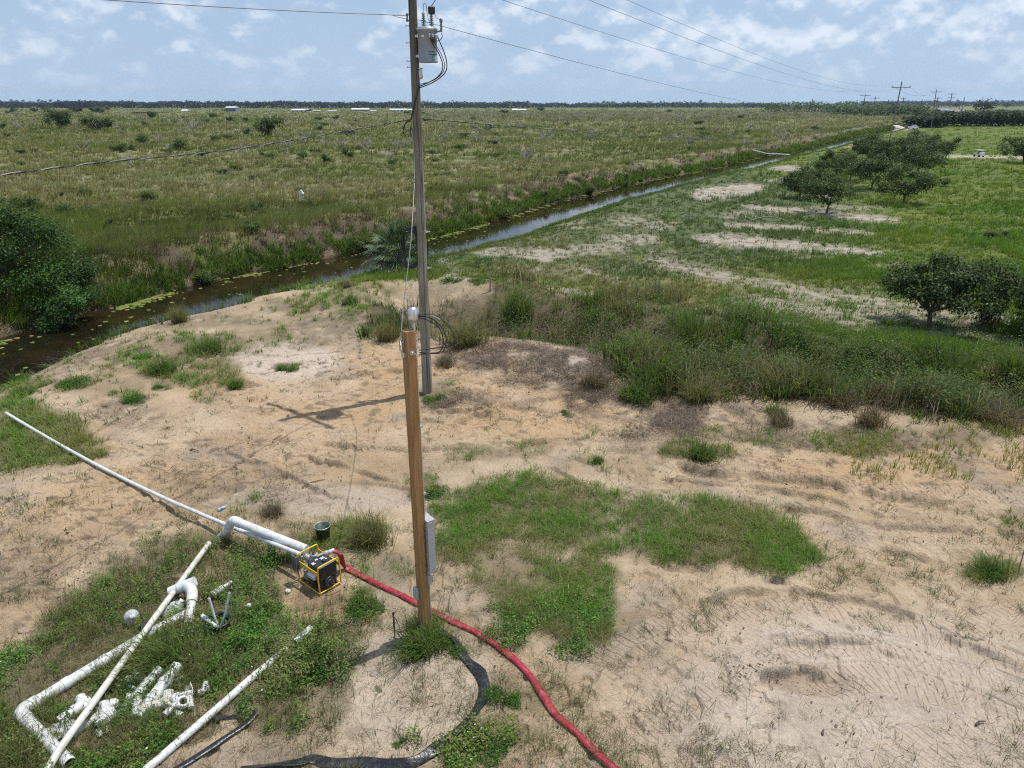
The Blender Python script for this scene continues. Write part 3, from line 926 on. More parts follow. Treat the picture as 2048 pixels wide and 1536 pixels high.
    fld = mixc(fld, C3(0.10, 0.082, 0.062), brown * 0.8)
    fld = mixc(fld, C3(0.14, 0.165, 0.06), sstep(224, 214, py) * 0.7)
    bank = sstep(7.0, 4.8, s) * sstep(2.0, 2.8, s)
    fld = mixc(fld, C3(0.105, 0.080, 0.058), bank * sstep(0.34, 0.52, fbm(X * 0.55, Y * 0.55, 3, 141)) * 0.9)
    fld = mixc(fld, C3(0.26, 0.185, 0.125), bank * sstep(0.66, 0.74, fbm(X * 0.8 + 3, Y * 0.8, 3, 143)) * 0.8)
    col = mixc(col, fld, c['left'])
    # near canal side and bed
    nb = sstep(-4.6, -2.6, s) * (1 - c['left'])
    col = mixc(col, C3(0.10, 0.085, 0.05), nb * 0.75)
    col = mixc(col, C3(0.045, 0.032, 0.018), sstep(2.9, 2.3, np.abs(s)) * (s > 0) + sstep(3.5, 2.9, np.abs(s)) * (s <= 0))
    idx = np.arange(nr * na).reshape(nr, na)
    nxt = np.roll(idx, -1, axis=1)
    quads = np.stack([idx[:-1], nxt[:-1], nxt[1:], idx[1:]], -1).reshape(-1, 4)[:, ::-1]
    V = np.stack([X, Y, Z], 1)
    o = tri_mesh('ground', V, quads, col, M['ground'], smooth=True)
    me = o.data
    a = me.attributes.new('track', 'FLOAT_COLOR', 'POINT')
    c4 = np.ones((len(V), 4), np.float32); c4[:, :3] = trk
    a.data.foreach_set('color', c4.ravel())
    tag(o, 'sandy ground with wheel tracks, grass patches and open scrub fields', 'ground', kind='structure')
    # inner cap under the camera
    return o


ground = build_terrain()


def build_water():
    pts = np.array(smooth_path([(*p, 0) for p in CANAL], 4))[:, :2]
    tg = np.gradient(pts, axis=0); tg /= np.linalg.norm(tg, axis=1)[:, None]
    nrm = np.stack([-tg[:, 1], tg[:, 0]], 1)
    L = pts + nrm * 3.4; Rr = pts - nrm * 4.2
    V = np.concatenate([np.c_[L, np.full(len(L), WATER_Z)], np.c_[Rr, np.full(len(L), WATER_Z)]])
    n = len(pts)
    q = np.array([(i + n, i + 1 + n, i + 1, i) for i in range(n - 1)])
    o = tri_mesh('water', V, q, None, M['water'])
    tag(o, 'dark still canal water reflecting the sky', 'water', kind='structure')
    return o


build_water()
# ------------------------------------------------------------------ plants
rng = np.random.RandomState(11)


class Veg:
    """collects coloured triangles for leaves and blades"""
    def __init__(s):
        s.V = []; s.T = []; s.C = []; s.n = 0

    def add(s, v, t, c):
        s.V.append(v); s.T.append(t + s.n); s.C.append(c); s.n += len(v)

    def blades(s, base, h, w, az, lean, c0, c1, segs=2):
        N = len(base)
        if N == 0: return
        d = np.stack([np.cos(az), np.sin(az)], 1)
        e = np.stack([-d[:, 1], d[:, 0]], 1)
        # turn the blade's flat side by a random amount so that they never line up
        tw = rng.uniform(-1.2, 1.2, N)
        e2 = e * np.cos(tw)[:, None] + d * np.sin(tw)[:, None]
        hw = (w * 0.5)[:, None]
        def pt(off, z, side):
            q = np.empty((N, 3))
            q[:, :2] = base[:, :2] + d * (off * h)[:, None] + e2 * side
            q[:, 2] = base[:, 2] + z * h
            return q
        z1 = 1.0 / np.sqrt(1 + lean ** 2)
        if segs == 2:
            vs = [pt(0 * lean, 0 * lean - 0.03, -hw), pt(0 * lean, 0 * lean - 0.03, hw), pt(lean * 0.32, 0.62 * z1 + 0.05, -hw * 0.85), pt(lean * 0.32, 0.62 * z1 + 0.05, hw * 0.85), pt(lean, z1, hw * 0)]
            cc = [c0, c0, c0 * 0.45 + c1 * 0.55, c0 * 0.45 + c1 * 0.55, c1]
            tr = np.array([(0, 1, 3), (0, 3, 2), (2, 3, 4)])
        else:
            vs = [pt(0 * lean, 0 * lean - 0.03, -hw), pt(0 * lean, 0 * lean - 0.03, hw), pt(lean, z1, hw * 0)]
            cc = [c0, c0, c1]
            tr = np.array([(0, 1, 2)])
        k = len(vs)
        V = np.stack(vs, 1).reshape(-1, 3)
        C = np.stack(cc, 1).reshape(-1, 3)
        T = (np.arange(N)[:, None, None] * k + tr[None]).reshape(-1, 3)
        s.add(V, T, C)

    def tufts(s, cen, nb, rad, h, w, c0, c1, lean=0.5, wind=(0.0, 0.0), jit=0.12, segs=2, hvar=0.35):
        """cen (N,3); nb int; others arrays or scalars per tuft"""
        N = len(cen)
        if N == 0: return
        R = lambda a: np.repeat(np.broadcast_to(a, (N,)), nb)
        M_ = N * nb
        th = rng.uniform(0, 2 * np.pi, M_); rr = R(rad) * np.sqrt(rng.rand(M_))
        b = np.repeat(cen, nb, 0).copy()
        b[:, 0] += np.cos(th) * rr; b[:, 1] += np.sin(th) * rr
        hh = R(h) * (1 + rng.uniform(-hvar, hvar, M_))
        lx = np.cos(th) * rr / (R(rad) + 1e-6) * R(lean) + wind[0] + rng.normal(0, 0.22, M_)
        ly = np.sin(th) * rr / (R(rad) + 1e-6) * R(lean) + wind[1] + rng.normal(0, 0.22, M_)
        az = np.arctan2(ly, lx); ln = np.sqrt(lx * lx + ly * ly)
        k = (1 + rng.uniform(-jit, jit, M_) * 2)[:, None]
        s.blades(b, hh, R(w) * rng.uniform(0.7, 1.3, M_), az, ln, np.repeat(c0, nb, 0) * k, np.repeat(c1, nb, 0) * k, segs)

    def leaves(s, pos, size, col, up=0.5, aspect=0.45, droop=0.0, jit=0.2, out=None):
        """folded diamond leaves"""
        N = len(pos)
        if N == 0: return
        n = rng.normal(0, 1, (N, 3)); n[:, 2] = np.abs(n[:, 2]) + up * 2
        if out is not None: n = n + out * 1.1
        n /= np.linalg.norm(n, axis=1)[:, None]
        a = rng.normal(0, 1, (N, 3)); a[:, 2] -= droop
        a -= n * (a * n).sum(1)[:, None]; a /= np.linalg.norm(a, axis=1)[:, None] + 1e-9
        b = np.cross(n, a)
        L = (np.broadcast_to(size, (N,)) * rng.uniform(0.65, 1.25, N))[:, None]
        W = L * aspect * 0.5
        p0 = pos; p1 = pos + a * L * 0.5 + b * W - n * L * 0.06; p2 = pos + a * L - n * L * 0.16; p3 = pos + a * L * 0.5 - b * W - n * L * 0.06
        V = np.stack([p0, p1, p2, p3], 1).reshape(-1, 3)
        k = (1 + rng.uniform(-jit, jit, N) * 1.6)[:, None]
        C = np.repeat(col * k, 4, 0)
        T = (np.arange(N)[:, None, None] * 4 + np.array([(0, 1, 2), (0, 2, 3)])[None]).reshape(-1, 3)
        s.add(V, T, C)

    def build(s, name, mat, parent=None, link=True):
        return tri_mesh(name, np.concatenate(s.V), np.concatenate(s.T), np.concatenate(s.C), mat, parent=parent, link=link)


def rgb(*c):
    return np.array(c, float)


def pick(n, cols, p=None):
    cols = np.array(cols, float)
    return cols[rng.choice(len(cols), n, p=p)]


def sample(n, x0, x1, y0, y1, ypow=1.0):
    """points spread over the ground grid"""
    px = rng.uniform(x0, x1, n); py = y0 + (y1 - y0) * rng.rand(n) ** ypow
    v = py - 768.0
    k = H / (F * SP + v * CP)
    return (px - 1024.0) * k, (F * CP - v * SP) * k


def keep(X, Y, prob):
    m = rng.rand(len(X)) < prob
    return X[m], Y[m]


def stuff(name, label, cat, veg, mat):
    o = veg.build(name, M[mat])
    tag(o, label, cat, kind='stuff')
    return o


# ---- 1. scrub field across the canal
def field_grass():
    for lo, hi, n, nb, segs in ((212, 300, 40000, 5, 1), (300, 700, 50000, 9, 1)):
        vg = Veg()
        X, Y = sample(n, -260, 1900, lo, hi, 1.25 if lo < 250 else 1.0)
        s, arc = canal_s(X, Y)
        r = np.hypot(X, Y)
        f2 = fbm(X * 0.3, Y * 0.6, 4, 135); fb = fbm(X * 0.6, Y * 0.6, 3, 201)
        bankbare = (s < 7) * sstep(0.46, 0.60, fbm(X * 0.55, Y * 0.55, 3, 141))
        pr = (s > 2.7) * (0.25 + 0.9 * sstep(0.25, 0.5, fb)) * (1 - bankbare * 0.45)
        m = rng.rand(len(X)) < pr
        X, Y, s, r, f2, fb = X[m], Y[m], s[m], r[m], f2[m], fb[m]
        bb = (bankbare[m] * 0.8)[:, None]
        n_ = len(X)
        f1 = fbm(X * 0.05, Y * 0.11, 5, 131)
        t = sstep(0.36, 0.60, f1 * 0.45 + f2 * 0.55 + rng.normal(0, 0.045, n_))
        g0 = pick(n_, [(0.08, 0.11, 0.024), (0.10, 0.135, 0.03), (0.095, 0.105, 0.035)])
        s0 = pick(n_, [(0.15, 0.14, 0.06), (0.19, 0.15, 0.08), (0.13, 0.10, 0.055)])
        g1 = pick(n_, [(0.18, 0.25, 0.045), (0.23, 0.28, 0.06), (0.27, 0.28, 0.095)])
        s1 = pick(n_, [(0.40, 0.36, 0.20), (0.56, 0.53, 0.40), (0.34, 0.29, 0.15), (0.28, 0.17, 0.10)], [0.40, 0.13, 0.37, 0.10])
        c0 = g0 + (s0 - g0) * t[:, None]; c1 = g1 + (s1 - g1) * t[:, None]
        # lush green strip along the foot of the bank
        lush = sstep(5.0, 3.4, s) * (rng.rand(n_) < 0.85)
        c0 = c0 + (rgb(0.05, 0.085, 0.015) - c0) * lush[:, None]; c1 = c1 + (rgb(0.15, 0.24, 0.035) - c1) * lush[:, None]
        big_ = fbm(X * 0.022 + 3, Y * 0.05, 4, 215)
        gk = (sstep(0.50, 0.60, big_) * 0.7)[:, None]; sk = (sstep(0.46, 0.36, big_) * 0.6)[:, None]
        c1 = c1 * (1 - gk) + pick(n_, [(0.14, 0.21, 0.04), (0.11, 0.17, 0.035)]) * gk; c1 = c1 * (1 - sk) + pick(n_, [(0.46, 0.41, 0.25), (0.36, 0.31, 0.17), (0.60, 0.57, 0.44)]) * sk
        c0 = c0 * (1 - bb) + rgb(0.075, 0.055, 0.04) * bb; c1 = c1 * (1 - bb) + pick(n_, [(0.20, 0.15, 0.11), (0.13, 0.095, 0.07), (0.26, 0.21, 0.15)]) * bb
        drk = sstep(0.57, 0.66, fbm(X * 0.25, Y * 0.5, 3, 207))
        c0 = c0 * (1 - 0.45 * drk[:, None]); c1 = c1 * (1 - 0.55 * drk[:, None]) + rgb(0.02, 0.035, 0.0) * drk[:, None]
        h = (0.42 + 0.45 * fbm(X * 0.4, Y * 0.4, 2, 211)) * rng.uniform(0.6, 1.25, n_)
        h = h * (1 + 0.8 * sstep(60, 400, r))
        w = np.maximum(0.012, r / 711 * 0.62)
        rad = np.maximum(0.16, r / 711 * 2.2)
        Z = zf(X, Y)
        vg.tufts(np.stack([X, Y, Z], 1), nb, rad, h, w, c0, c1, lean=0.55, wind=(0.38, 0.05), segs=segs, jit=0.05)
        stuff('grass', 'windswept tawny and green grass of the open scrub field across the canal' if lo > 250 else 'far pale scrub grass stretching to the distant tree line', 'grass', vg, 'grass_blades')


# ---- 2. meadow on the right
def meadow_grass():
    vg = Veg()
    X, Y = sample(56000, 700, 2800, 246, 720, 0.9)
    c = covers(X, Y)
    dry = region([('p', [(880, 470), (1300, 420), (1360, 520), (1760, 580), (1760, 660), (1400, 620), (1100, 580), (880, 560)], 0.8, 30)], c['px'], c['py'])
    sp = sstep(0.35, 0.6, fbm(X * 1.6, Y * 1.6, 3, 221))
    pr = c['right'] * (c['s'] < -3.4) * (1 - 0.93 * c['fsand']) * (1 - dry * 0.62 * (1 - sp)) * (1 - c['tall'] * 0.7)
    m = rng.rand(len(X)) < pr
    X, Y, dry = X[m], Y[m], dry[m]; n_ = len(X); r = np.hypot(X, Y)
    f = fbm(X * 0.16, Y * 0.3, 4, 121) + rng.normal(0, 0.05, n_)
    t = sstep(0.38, 0.62, f)[:, None]
    c0 = (1 - t) * pick(n_, [(0.040, 0.085, 0.016), (0.055, 0.10, 0.02)]) + t * pick(n_, [(0.08, 0.12, 0.022), (0.12, 0.13, 0.03)])
    c1 = (1 - t) * pick(n_, [(0.14, 0.26, 0.035), (0.19, 0.29, 0.045)]) + t * pick(n_, [(0.21, 0.29, 0.05), (0.26, 0.30, 0.065), (0.17, 0.25, 0.045)])
    bl = region([('e', 1220, 450, 470, 120, 1.0)], *ground_px(X, Y))[:, None] * 0.8
    c0 = c0 * (1 - bl) + rgb(0.05, 0.075, 0.035) * bl
    c1 = c1 * (1 - bl) + pick(n_, [(0.12, 0.18, 0.085), (0.16, 0.20, 0.10), (0.10, 0.16, 0.06)]) * bl
    dd = (dry * 0.55 * sstep(0.4, 0.6, fbm(X * 0.5, Y * 0.8, 3, 225)))[:, None]
    c0 = c0 * (1 - dd) + rgb(0.20, 0.14, 0.06) * dd; c1 = c1 * (1 - dd) + rgb(0.36, 0.26, 0.13) * dd
    pale = sstep(270, 240, ground_px(X, Y)[1])[:, None] * 0.5
    c1 = c1 * (1 - pale) + rgb(0.30, 0.31, 0.14) * pale
    h = 0.17 + 0.30 * sstep(0.45, 0.7, fbm(X * 0.35, Y * 0.35, 3, 231)) * (1 - dry * 0.8)
    h = h * rng.uniform(0.6, 1.2, n_) * (1 + 0.7 * sstep(60, 250, r))
    w = np.maximum(0.012, r / 711 * 0.6)
    vg.tufts(np.stack([X, Y, zf(X, Y)], 1), 8, np.maximum(0.12, r / 711 * 2.0), h, w, c0, c1, lean=0.7, segs=1)
    stuff('grass', 'bright green meadow grass between the pale sand strips of the orchard', 'grass', vg, 'grass_blades')


# ---- 3. the working area
def near_grass():
    vg = Veg()
    X, Y = sample(76000, -220, 2280, 540, 1620, 0.85)
    c = covers(X, Y)
    clump = sstep(0.30, 0.55, fbm(X * 1.3, Y * 1.3, 3, 241))
    nz = fbm(X * 0.9, Y * 0.9, 4, 243)
    pr = sstep(0.26, 0.66, c['lawn'] * 0.72 + nz * 0.95 - 0.44) * (c['lawn'] > 0.02) * (0.3 + 0.7 * clump) * (c['s'] < -3.0) * (1 - c['tall'] * 0.6) * (1 - c['bare'])
    m = rng.rand(len(X)) < pr
    X, Y = X[m], Y[m]; n_ = len(X); r = np.hypot(X, Y)
    f = (fbm(X * 0.8, Y * 0.8, 3, 245) + rng.normal(0, 0.06, n_))
    t = sstep(0.4, 0.66, f)[:, None]
    c0 = (1 - t) * pick(n_, [(0.045, 0.10, 0.018), (0.065, 0.125, 0.024)]) + t * pick(n_, [(0.10, 0.12, 0.035), (0.15, 0.135, 0.055)])
    c1 = (1 - t) * pick(n_, [(0.15, 0.27, 0.045), (0.19, 0.32, 0.06)]) + t * pick(n_, [(0.21, 0.26, 0.07), (0.31, 0.29, 0.14)])
    h = rng.uniform(0.08, 0.20, n_) * (1 + 0.8 * region([('e', 20, 860, 160, 60), ('e', 1380, 1060, 240, 60, 0.35), ('e', 380, 730, 110, 40, 0.6), ('e', 700, 590, 140, 50, 0.9), ('e', 430, 690, 60, 24, 0.5)], *ground_px(X, Y)))
    w = np.maximum(0.006, r / 711 * 0.42)
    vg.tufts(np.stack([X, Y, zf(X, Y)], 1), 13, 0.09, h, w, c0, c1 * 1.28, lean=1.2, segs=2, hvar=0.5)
    stuff('grass', 'short lush grass patches growing over the bare sand', 'grass', vg, 'grass_blades')
    # lone tufts and seedlings all over the sand
    vg = Veg()
    X, Y = sample(22000, -220, 2280, 570, 1620, 0.7)
    c = covers(X, Y)
    dens = 0.13 + 0.75 * sstep(0.44, 0.66, fbm(X * 0.55, Y * 0.55, 4, 251)) * sstep(0.35, 0.6, fbm(X * 2.2, Y * 2.2, 2, 255))
    clean = region([('e', 1780, 1400, 330, 160, 0.85), ('e', 700, 1000, 150, 50, 0.7), ('e', 600, 860, 200, 60, 0.45), ('e', 560, 700, 70, 30, 0.8), ('e', 1760, 1290, 300, 90, 0.4), ('e', 1700, 960, 250, 35, 0.6)], c['px'], c['py'])
    pr = dens * (1 - clean) * (c['s'] < -3.2) * (1 - c['right'])
    m = rng.rand(len(X)) < pr
    X, Y = X[m], Y[m]; n_ = len(X); r = np.hypot(X, Y)
    c0 = pick(n_, [(0.05, 0.08, 0.025), (0.10, 0.10, 0.04), (0.17, 0.13, 0.08)], [0.55, 0.25, 0.2]); c1 = c0 * np.array([1.9, 1.9, 1.5])
    vg.tufts(np.stack([X, Y, zf(X, Y)], 1), 9, 0.05, rng.uniform(0.05, 0.17, n_), np.maximum(0.005, r / 711 * 0.36), c0, c1, lean=1.5, segs=2, hvar=0.5)
    # yellowish seedlings on the right bank
    X, Y = sample(1100, 1700, 2100, 860, 980)
    m = rng.rand(len(X)) < sstep(0.4, 0.6, fbm(X, Y, 2, 259)) * 0.5
    X, Y = X[m], Y[m]; n_ = len(X)
    vg.tufts(np.stack([X, Y, zf(X, Y)], 1), 5, 0.04, rng.uniform(0.12, 0.28, n_), 0.012, pick(n_, [(0.16, 0.17, 0.04)]), pick(n_, [(0.34, 0.33, 0.09)]), lean=0.5)
    stuff('grass', 'sparse single grass tufts dotted over the open sand', 'grass', vg, 'grass_blades')


def near_weeds():
    vg = Veg()
    X, Y = sample(19000, -220, 2200, 560, 1640, 0.85)
    c = covers(X, Y)
    nz = fbm(X * 1.0, Y * 1.0, 4, 263)
    pr = sstep(0.36, 0.56, c['weeds'] * 0.58 + nz * 1.1 - 0.46) * (c['weeds'] > 0.02) * (1 - c['bare']) * (0.3 + 0.7 * sstep(0.3, 0.5, fbm(X * 1.5, Y * 1.5, 3, 261))) * (c['s'] < -3.2)
    # the tangle thins out where the pipes and fittings lie
    pr = pr * (1 - 0.75 * region(PIPE_CLEAR, c['px'], c['py'], 8))
    m = rng.rand(len(X)) < pr
    X, Y = X[m], Y[m]; n_ = len(X); r = np.hypot(X, Y)
    hgt = region([('e', 600, 1330, 110, 110, 0.9), ('e', 480, 1250, 130, 80, 0.8), ('e', 520, 1120, 90, 50, 0.7)], *ground_px(X, Y))
    Hh = rng.uniform(0.12, 0.31, n_) * (1 + 0.8 * hgt)
    k = 34
    R_ = rng.uniform(0.07, 0.16, n_)
    P0 = np.repeat(np.stack([X, Y, zf(X, Y)], 1), k, 0)
    th = rng.uniform(0, 2 * np.pi, n_ * k); rr = np.sqrt(rng.rand(n_ * k)) * np.repeat(R_, k)
    zz = rng.rand(n_ * k) ** 0.6 * np.repeat(Hh, k) * (1 - 0.5 * (rr / np.repeat(R_, k)) ** 2)
    P0[:, 0] += np.cos(th) * rr; P0[:, 1] += np.sin(th) * rr; P0[:, 2] += zz
    f = fbm(X * 0.9, Y * 0.9, 3, 265) + rng.normal(0, 0.08, n_)
    t = sstep(0.42, 0.66, f)[:, None]
    colr = (1 - t) * pick(n_, [(0.09, 0.20, 0.032), (0.13, 0.25, 0.042), (0.065, 0.145, 0.026)]) + t * pick(n_, [(0.16, 0.24, 0.05), (0.20, 0.24, 0.07), (0.22, 0.19, 0.09)])
    o = np.stack([np.cos(th), np.sin(th), 0 * th], 1) * 0.7
    vg.leaves(P0, 0.048, np.repeat(colr, k, 0), up=0.5, aspect=0.42, droop=0.3, out=o)
    # a few tiny white flowers
    q = rng.rand(len(P0)) < 0.0012
    fp = P0[q].copy(); fp[:, 2] += 0.05
    vg.leaves(fp, 0.028, np.tile(rgb(0.75, 0.75, 0.72), (len(fp), 1)), up=2.0, aspect=0.9, jit=0.05)
    stuff('weeds', 'low leafy green weeds with tiny white flowers creeping round pipes and pump', 'weeds', vg, 'leaves')
    # grass mixed into the weed patches
    vg = Veg()
    X, Y = sample(9000, -220, 900, 1040, 1620, 0.9)
    c = covers(X, Y)
    grassy = region([('e', 330, 1330, 130, 90, 1.0), ('e', 200, 1240, 120, 60, 0.8), ('e', 60, 1480, 130, 80, 0.7), ('e', 280, 1460, 90, 60, 0.6), ('e', 420, 1110, 120, 40, 0.6), ('e', 350, 1180, 120, 50, 0.6), ('e', 640, 1230, 60, 40, 0.6), ('e', 850, 1270, 60, 34, 0.9)], c['px'], c['py'])
    pr = np.maximum(grassy, 0.25) * c['weeds'] * (1 - c['bare']) * (1 - 0.7 * region(PIPE_CLEAR, c['px'], c['py'], 8))
    m = rng.rand(len(X)) < pr
    X, Y, gz = X[m], Y[m], grassy[m]; n_ = len(X)
    c0 = pick(n_, [(0.05, 0.075, 0.02), (0.09, 0.10, 0.035), (0.13, 0.10, 0.05)]); c1 = pick(n_, [(0.15, 0.20, 0.06), (0.24, 0.26, 0.10), (0.30, 0.25, 0.14)])
    vg.tufts(np.stack([X, Y, zf(X, Y)], 1), 12, 0.10, rng.uniform(0.12, 0.30, n_) * (0.8 + 0.5 * gz), 0.0075, c0, c1, lean=0.9, segs=2, hvar=0.5)
    stuff('grass', 'wiry yellow green grass tangled among the scattered pipes', 'grass', vg, 'grass_blades')


def ditch_grass():
    vg = Veg()
    X, Y = sample(18500, 690, 2600, 535, 930, 1.0)
    c = covers(X, Y)
    m = rng.rand(len(X)) < c['tall'] * (0.15 + 0.85 * sstep(0.36, 0.54, fbm(X * 0.9, Y * 0.9, 3, 271))) * (1 - 0.45 * region([('e', 930, 640, 200, 60)], c['px'], c['py']))
    X, Y = X[m], Y[m]; n_ = len(X); px, py = ground_px(X, Y)
    f = fbm(X * 0.45, Y * 0.45, 4, 275) + rng.normal(0, 0.05, n_)
    big = sstep(0.42, 0.66, fbm(X * 0.62 + 5, Y * 0.62, 3, 279))
    h = (0.13 + 0.66 * big) * (1 - 0.35 * region([('e', 930, 630, 200, 70)], px, py)) * rng.uniform(0.65, 1.15, n_)
    t = sstep(0.42, 0.62, f)[:, None]
    c0 = (1 - t) * pick(n_, [(0.032, 0.060, 0.014), (0.045, 0.075, 0.018)]) + t * pick(n_, [(0.085, 0.075, 0.035), (0.12, 0.10, 0.05), (0.10, 0.065, 0.045)])
    c1 = (1 - t) * pick(n_, [(0.11, 0.19, 0.035), (0.15, 0.23, 0.05), (0.07, 0.13, 0.025)]) + t * pick(n_, [(0.23, 0.22, 0.10), (0.34, 0.30, 0.17), (0.17, 0.19, 0.06)])
    # the sun-dried front edge is brown and purple-grey
    edge = (1 - sstep(0, 0, py)) if False else region([('p', [(1230, 770), (1290, 800), (1430, 805), (1640, 815), (1930, 852), (2100, 860), (2100, 900), (1900, 890), (1600, 850), (1400, 850), (1230, 820)], 0.9, 16), ('e', 1790, 810, 90, 26, 0.9), ('e', 2010, 830, 70, 40, 0.8), ('e', 960, 670, 90, 16, 0.6), ('e', 760, 640, 50, 24, 0.4)], px, py)
    ed = (edge * (rng.rand(n_) < 0.75))[:, None]
    c0 = c0 * (1 - ed) + rgb(0.085, 0.058, 0.042) * ed; c1 = c1 * (1 - ed) + pick(n_, [(0.24, 0.18, 0.14), (0.17, 0.12, 0.095), (0.30, 0.25, 0.19)]) * ed
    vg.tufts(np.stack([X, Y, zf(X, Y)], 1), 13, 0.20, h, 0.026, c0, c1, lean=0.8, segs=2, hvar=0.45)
    stuff('grass', 'tall rank grass and dried stems filling the overgrown side ditch', 'grass', vg, 'grass_blades')
    vs_ = Veg()
    X, Y = sample(2600, 730, 2200, 560, 870)
    c = covers(X, Y)
    m = rng.rand(len(X)) < c['tall'] * sstep(0.45, 0.65, fbm(X * 0.5, Y * 0.5, 3, 287))
    X, Y = X[m], Y[m]; n_ = len(X)
    c0 = pick(n_, [(0.16, 0.115, 0.085), (0.28, 0.23, 0.16), (0.10, 0.07, 0.05), (0.36, 0.32, 0.22)])
    vs_.tufts(np.stack([X, Y, zf(X, Y)], 1), 5, 0.15, rng.uniform(0.4, 0.95, n_), 0.018, c0, c0 * 1.4, lean=0.35, segs=2, hvar=0.4)
    stuff('dry_stalks', 'dead brown stalks and seed heads rising out of the side ditch', 'stalks', vs_, 'dry_straw')
    # broad leaved plants mixed in the ditch
    vg = Veg()
    X, Y = sample(9500, 900, 2200, 580, 850)
    c = covers(X, Y)
    w_ = region([('e', 1450, 700, 240, 50, 0.3), ('e', 1330, 740, 90, 50, 0.35), ('e', 1100, 640, 90, 30, 0.3), ('e', 1900, 780, 200, 50, 0.4), ('e', 1700, 745, 150, 30, 1.0), ('e', 1600, 715, 60, 20, 0.7), ('e', 1860, 790, 90, 30, 0.7), ('e', 1480, 680, 90, 26, 0.4), ('e', 1250, 650, 120, 30, 0.25), ('e', 1600, 770, 200, 20, 0.3), ('e', 1950, 740, 120, 30, 0.4)], c['px'], c['py'])
    m = rng.rand(len(X)) < w_
    X, Y = X[m], Y[m]; n_ = len(X); k = 46
    P0 = np.repeat(np.stack([X, Y, zf(X, Y)], 1), k, 0)
    th = rng.uniform(0, 2 * np.pi, n_ * k); rr = np.sqrt(rng.rand(n_ * k)) * 0.35
    P0[:, 0] += np.cos(th) * rr; P0[:, 1] += np.sin(th) * rr; P0[:, 2] += rng.rand(n_ * k) ** 0.5 * np.repeat((0.25 + 1.1 * sstep(0.4, 0.68, fbm(X * 0.8, Y * 0.8, 3, 283))) * rng.uniform(0.6, 1.1, n_), k)
    vg.leaves(P0, 0.085, np.repeat(pick(n_, [(0.075, 0.125, 0.026), (0.11, 0.165, 0.036), (0.05, 0.085, 0.020), (0.12, 0.12, 0.045)]), k, 0), up=0.6, aspect=0.4)
    stuff('weeds', 'grey green broad leaved weeds standing in the side ditch', 'weeds', vg, 'leaves')


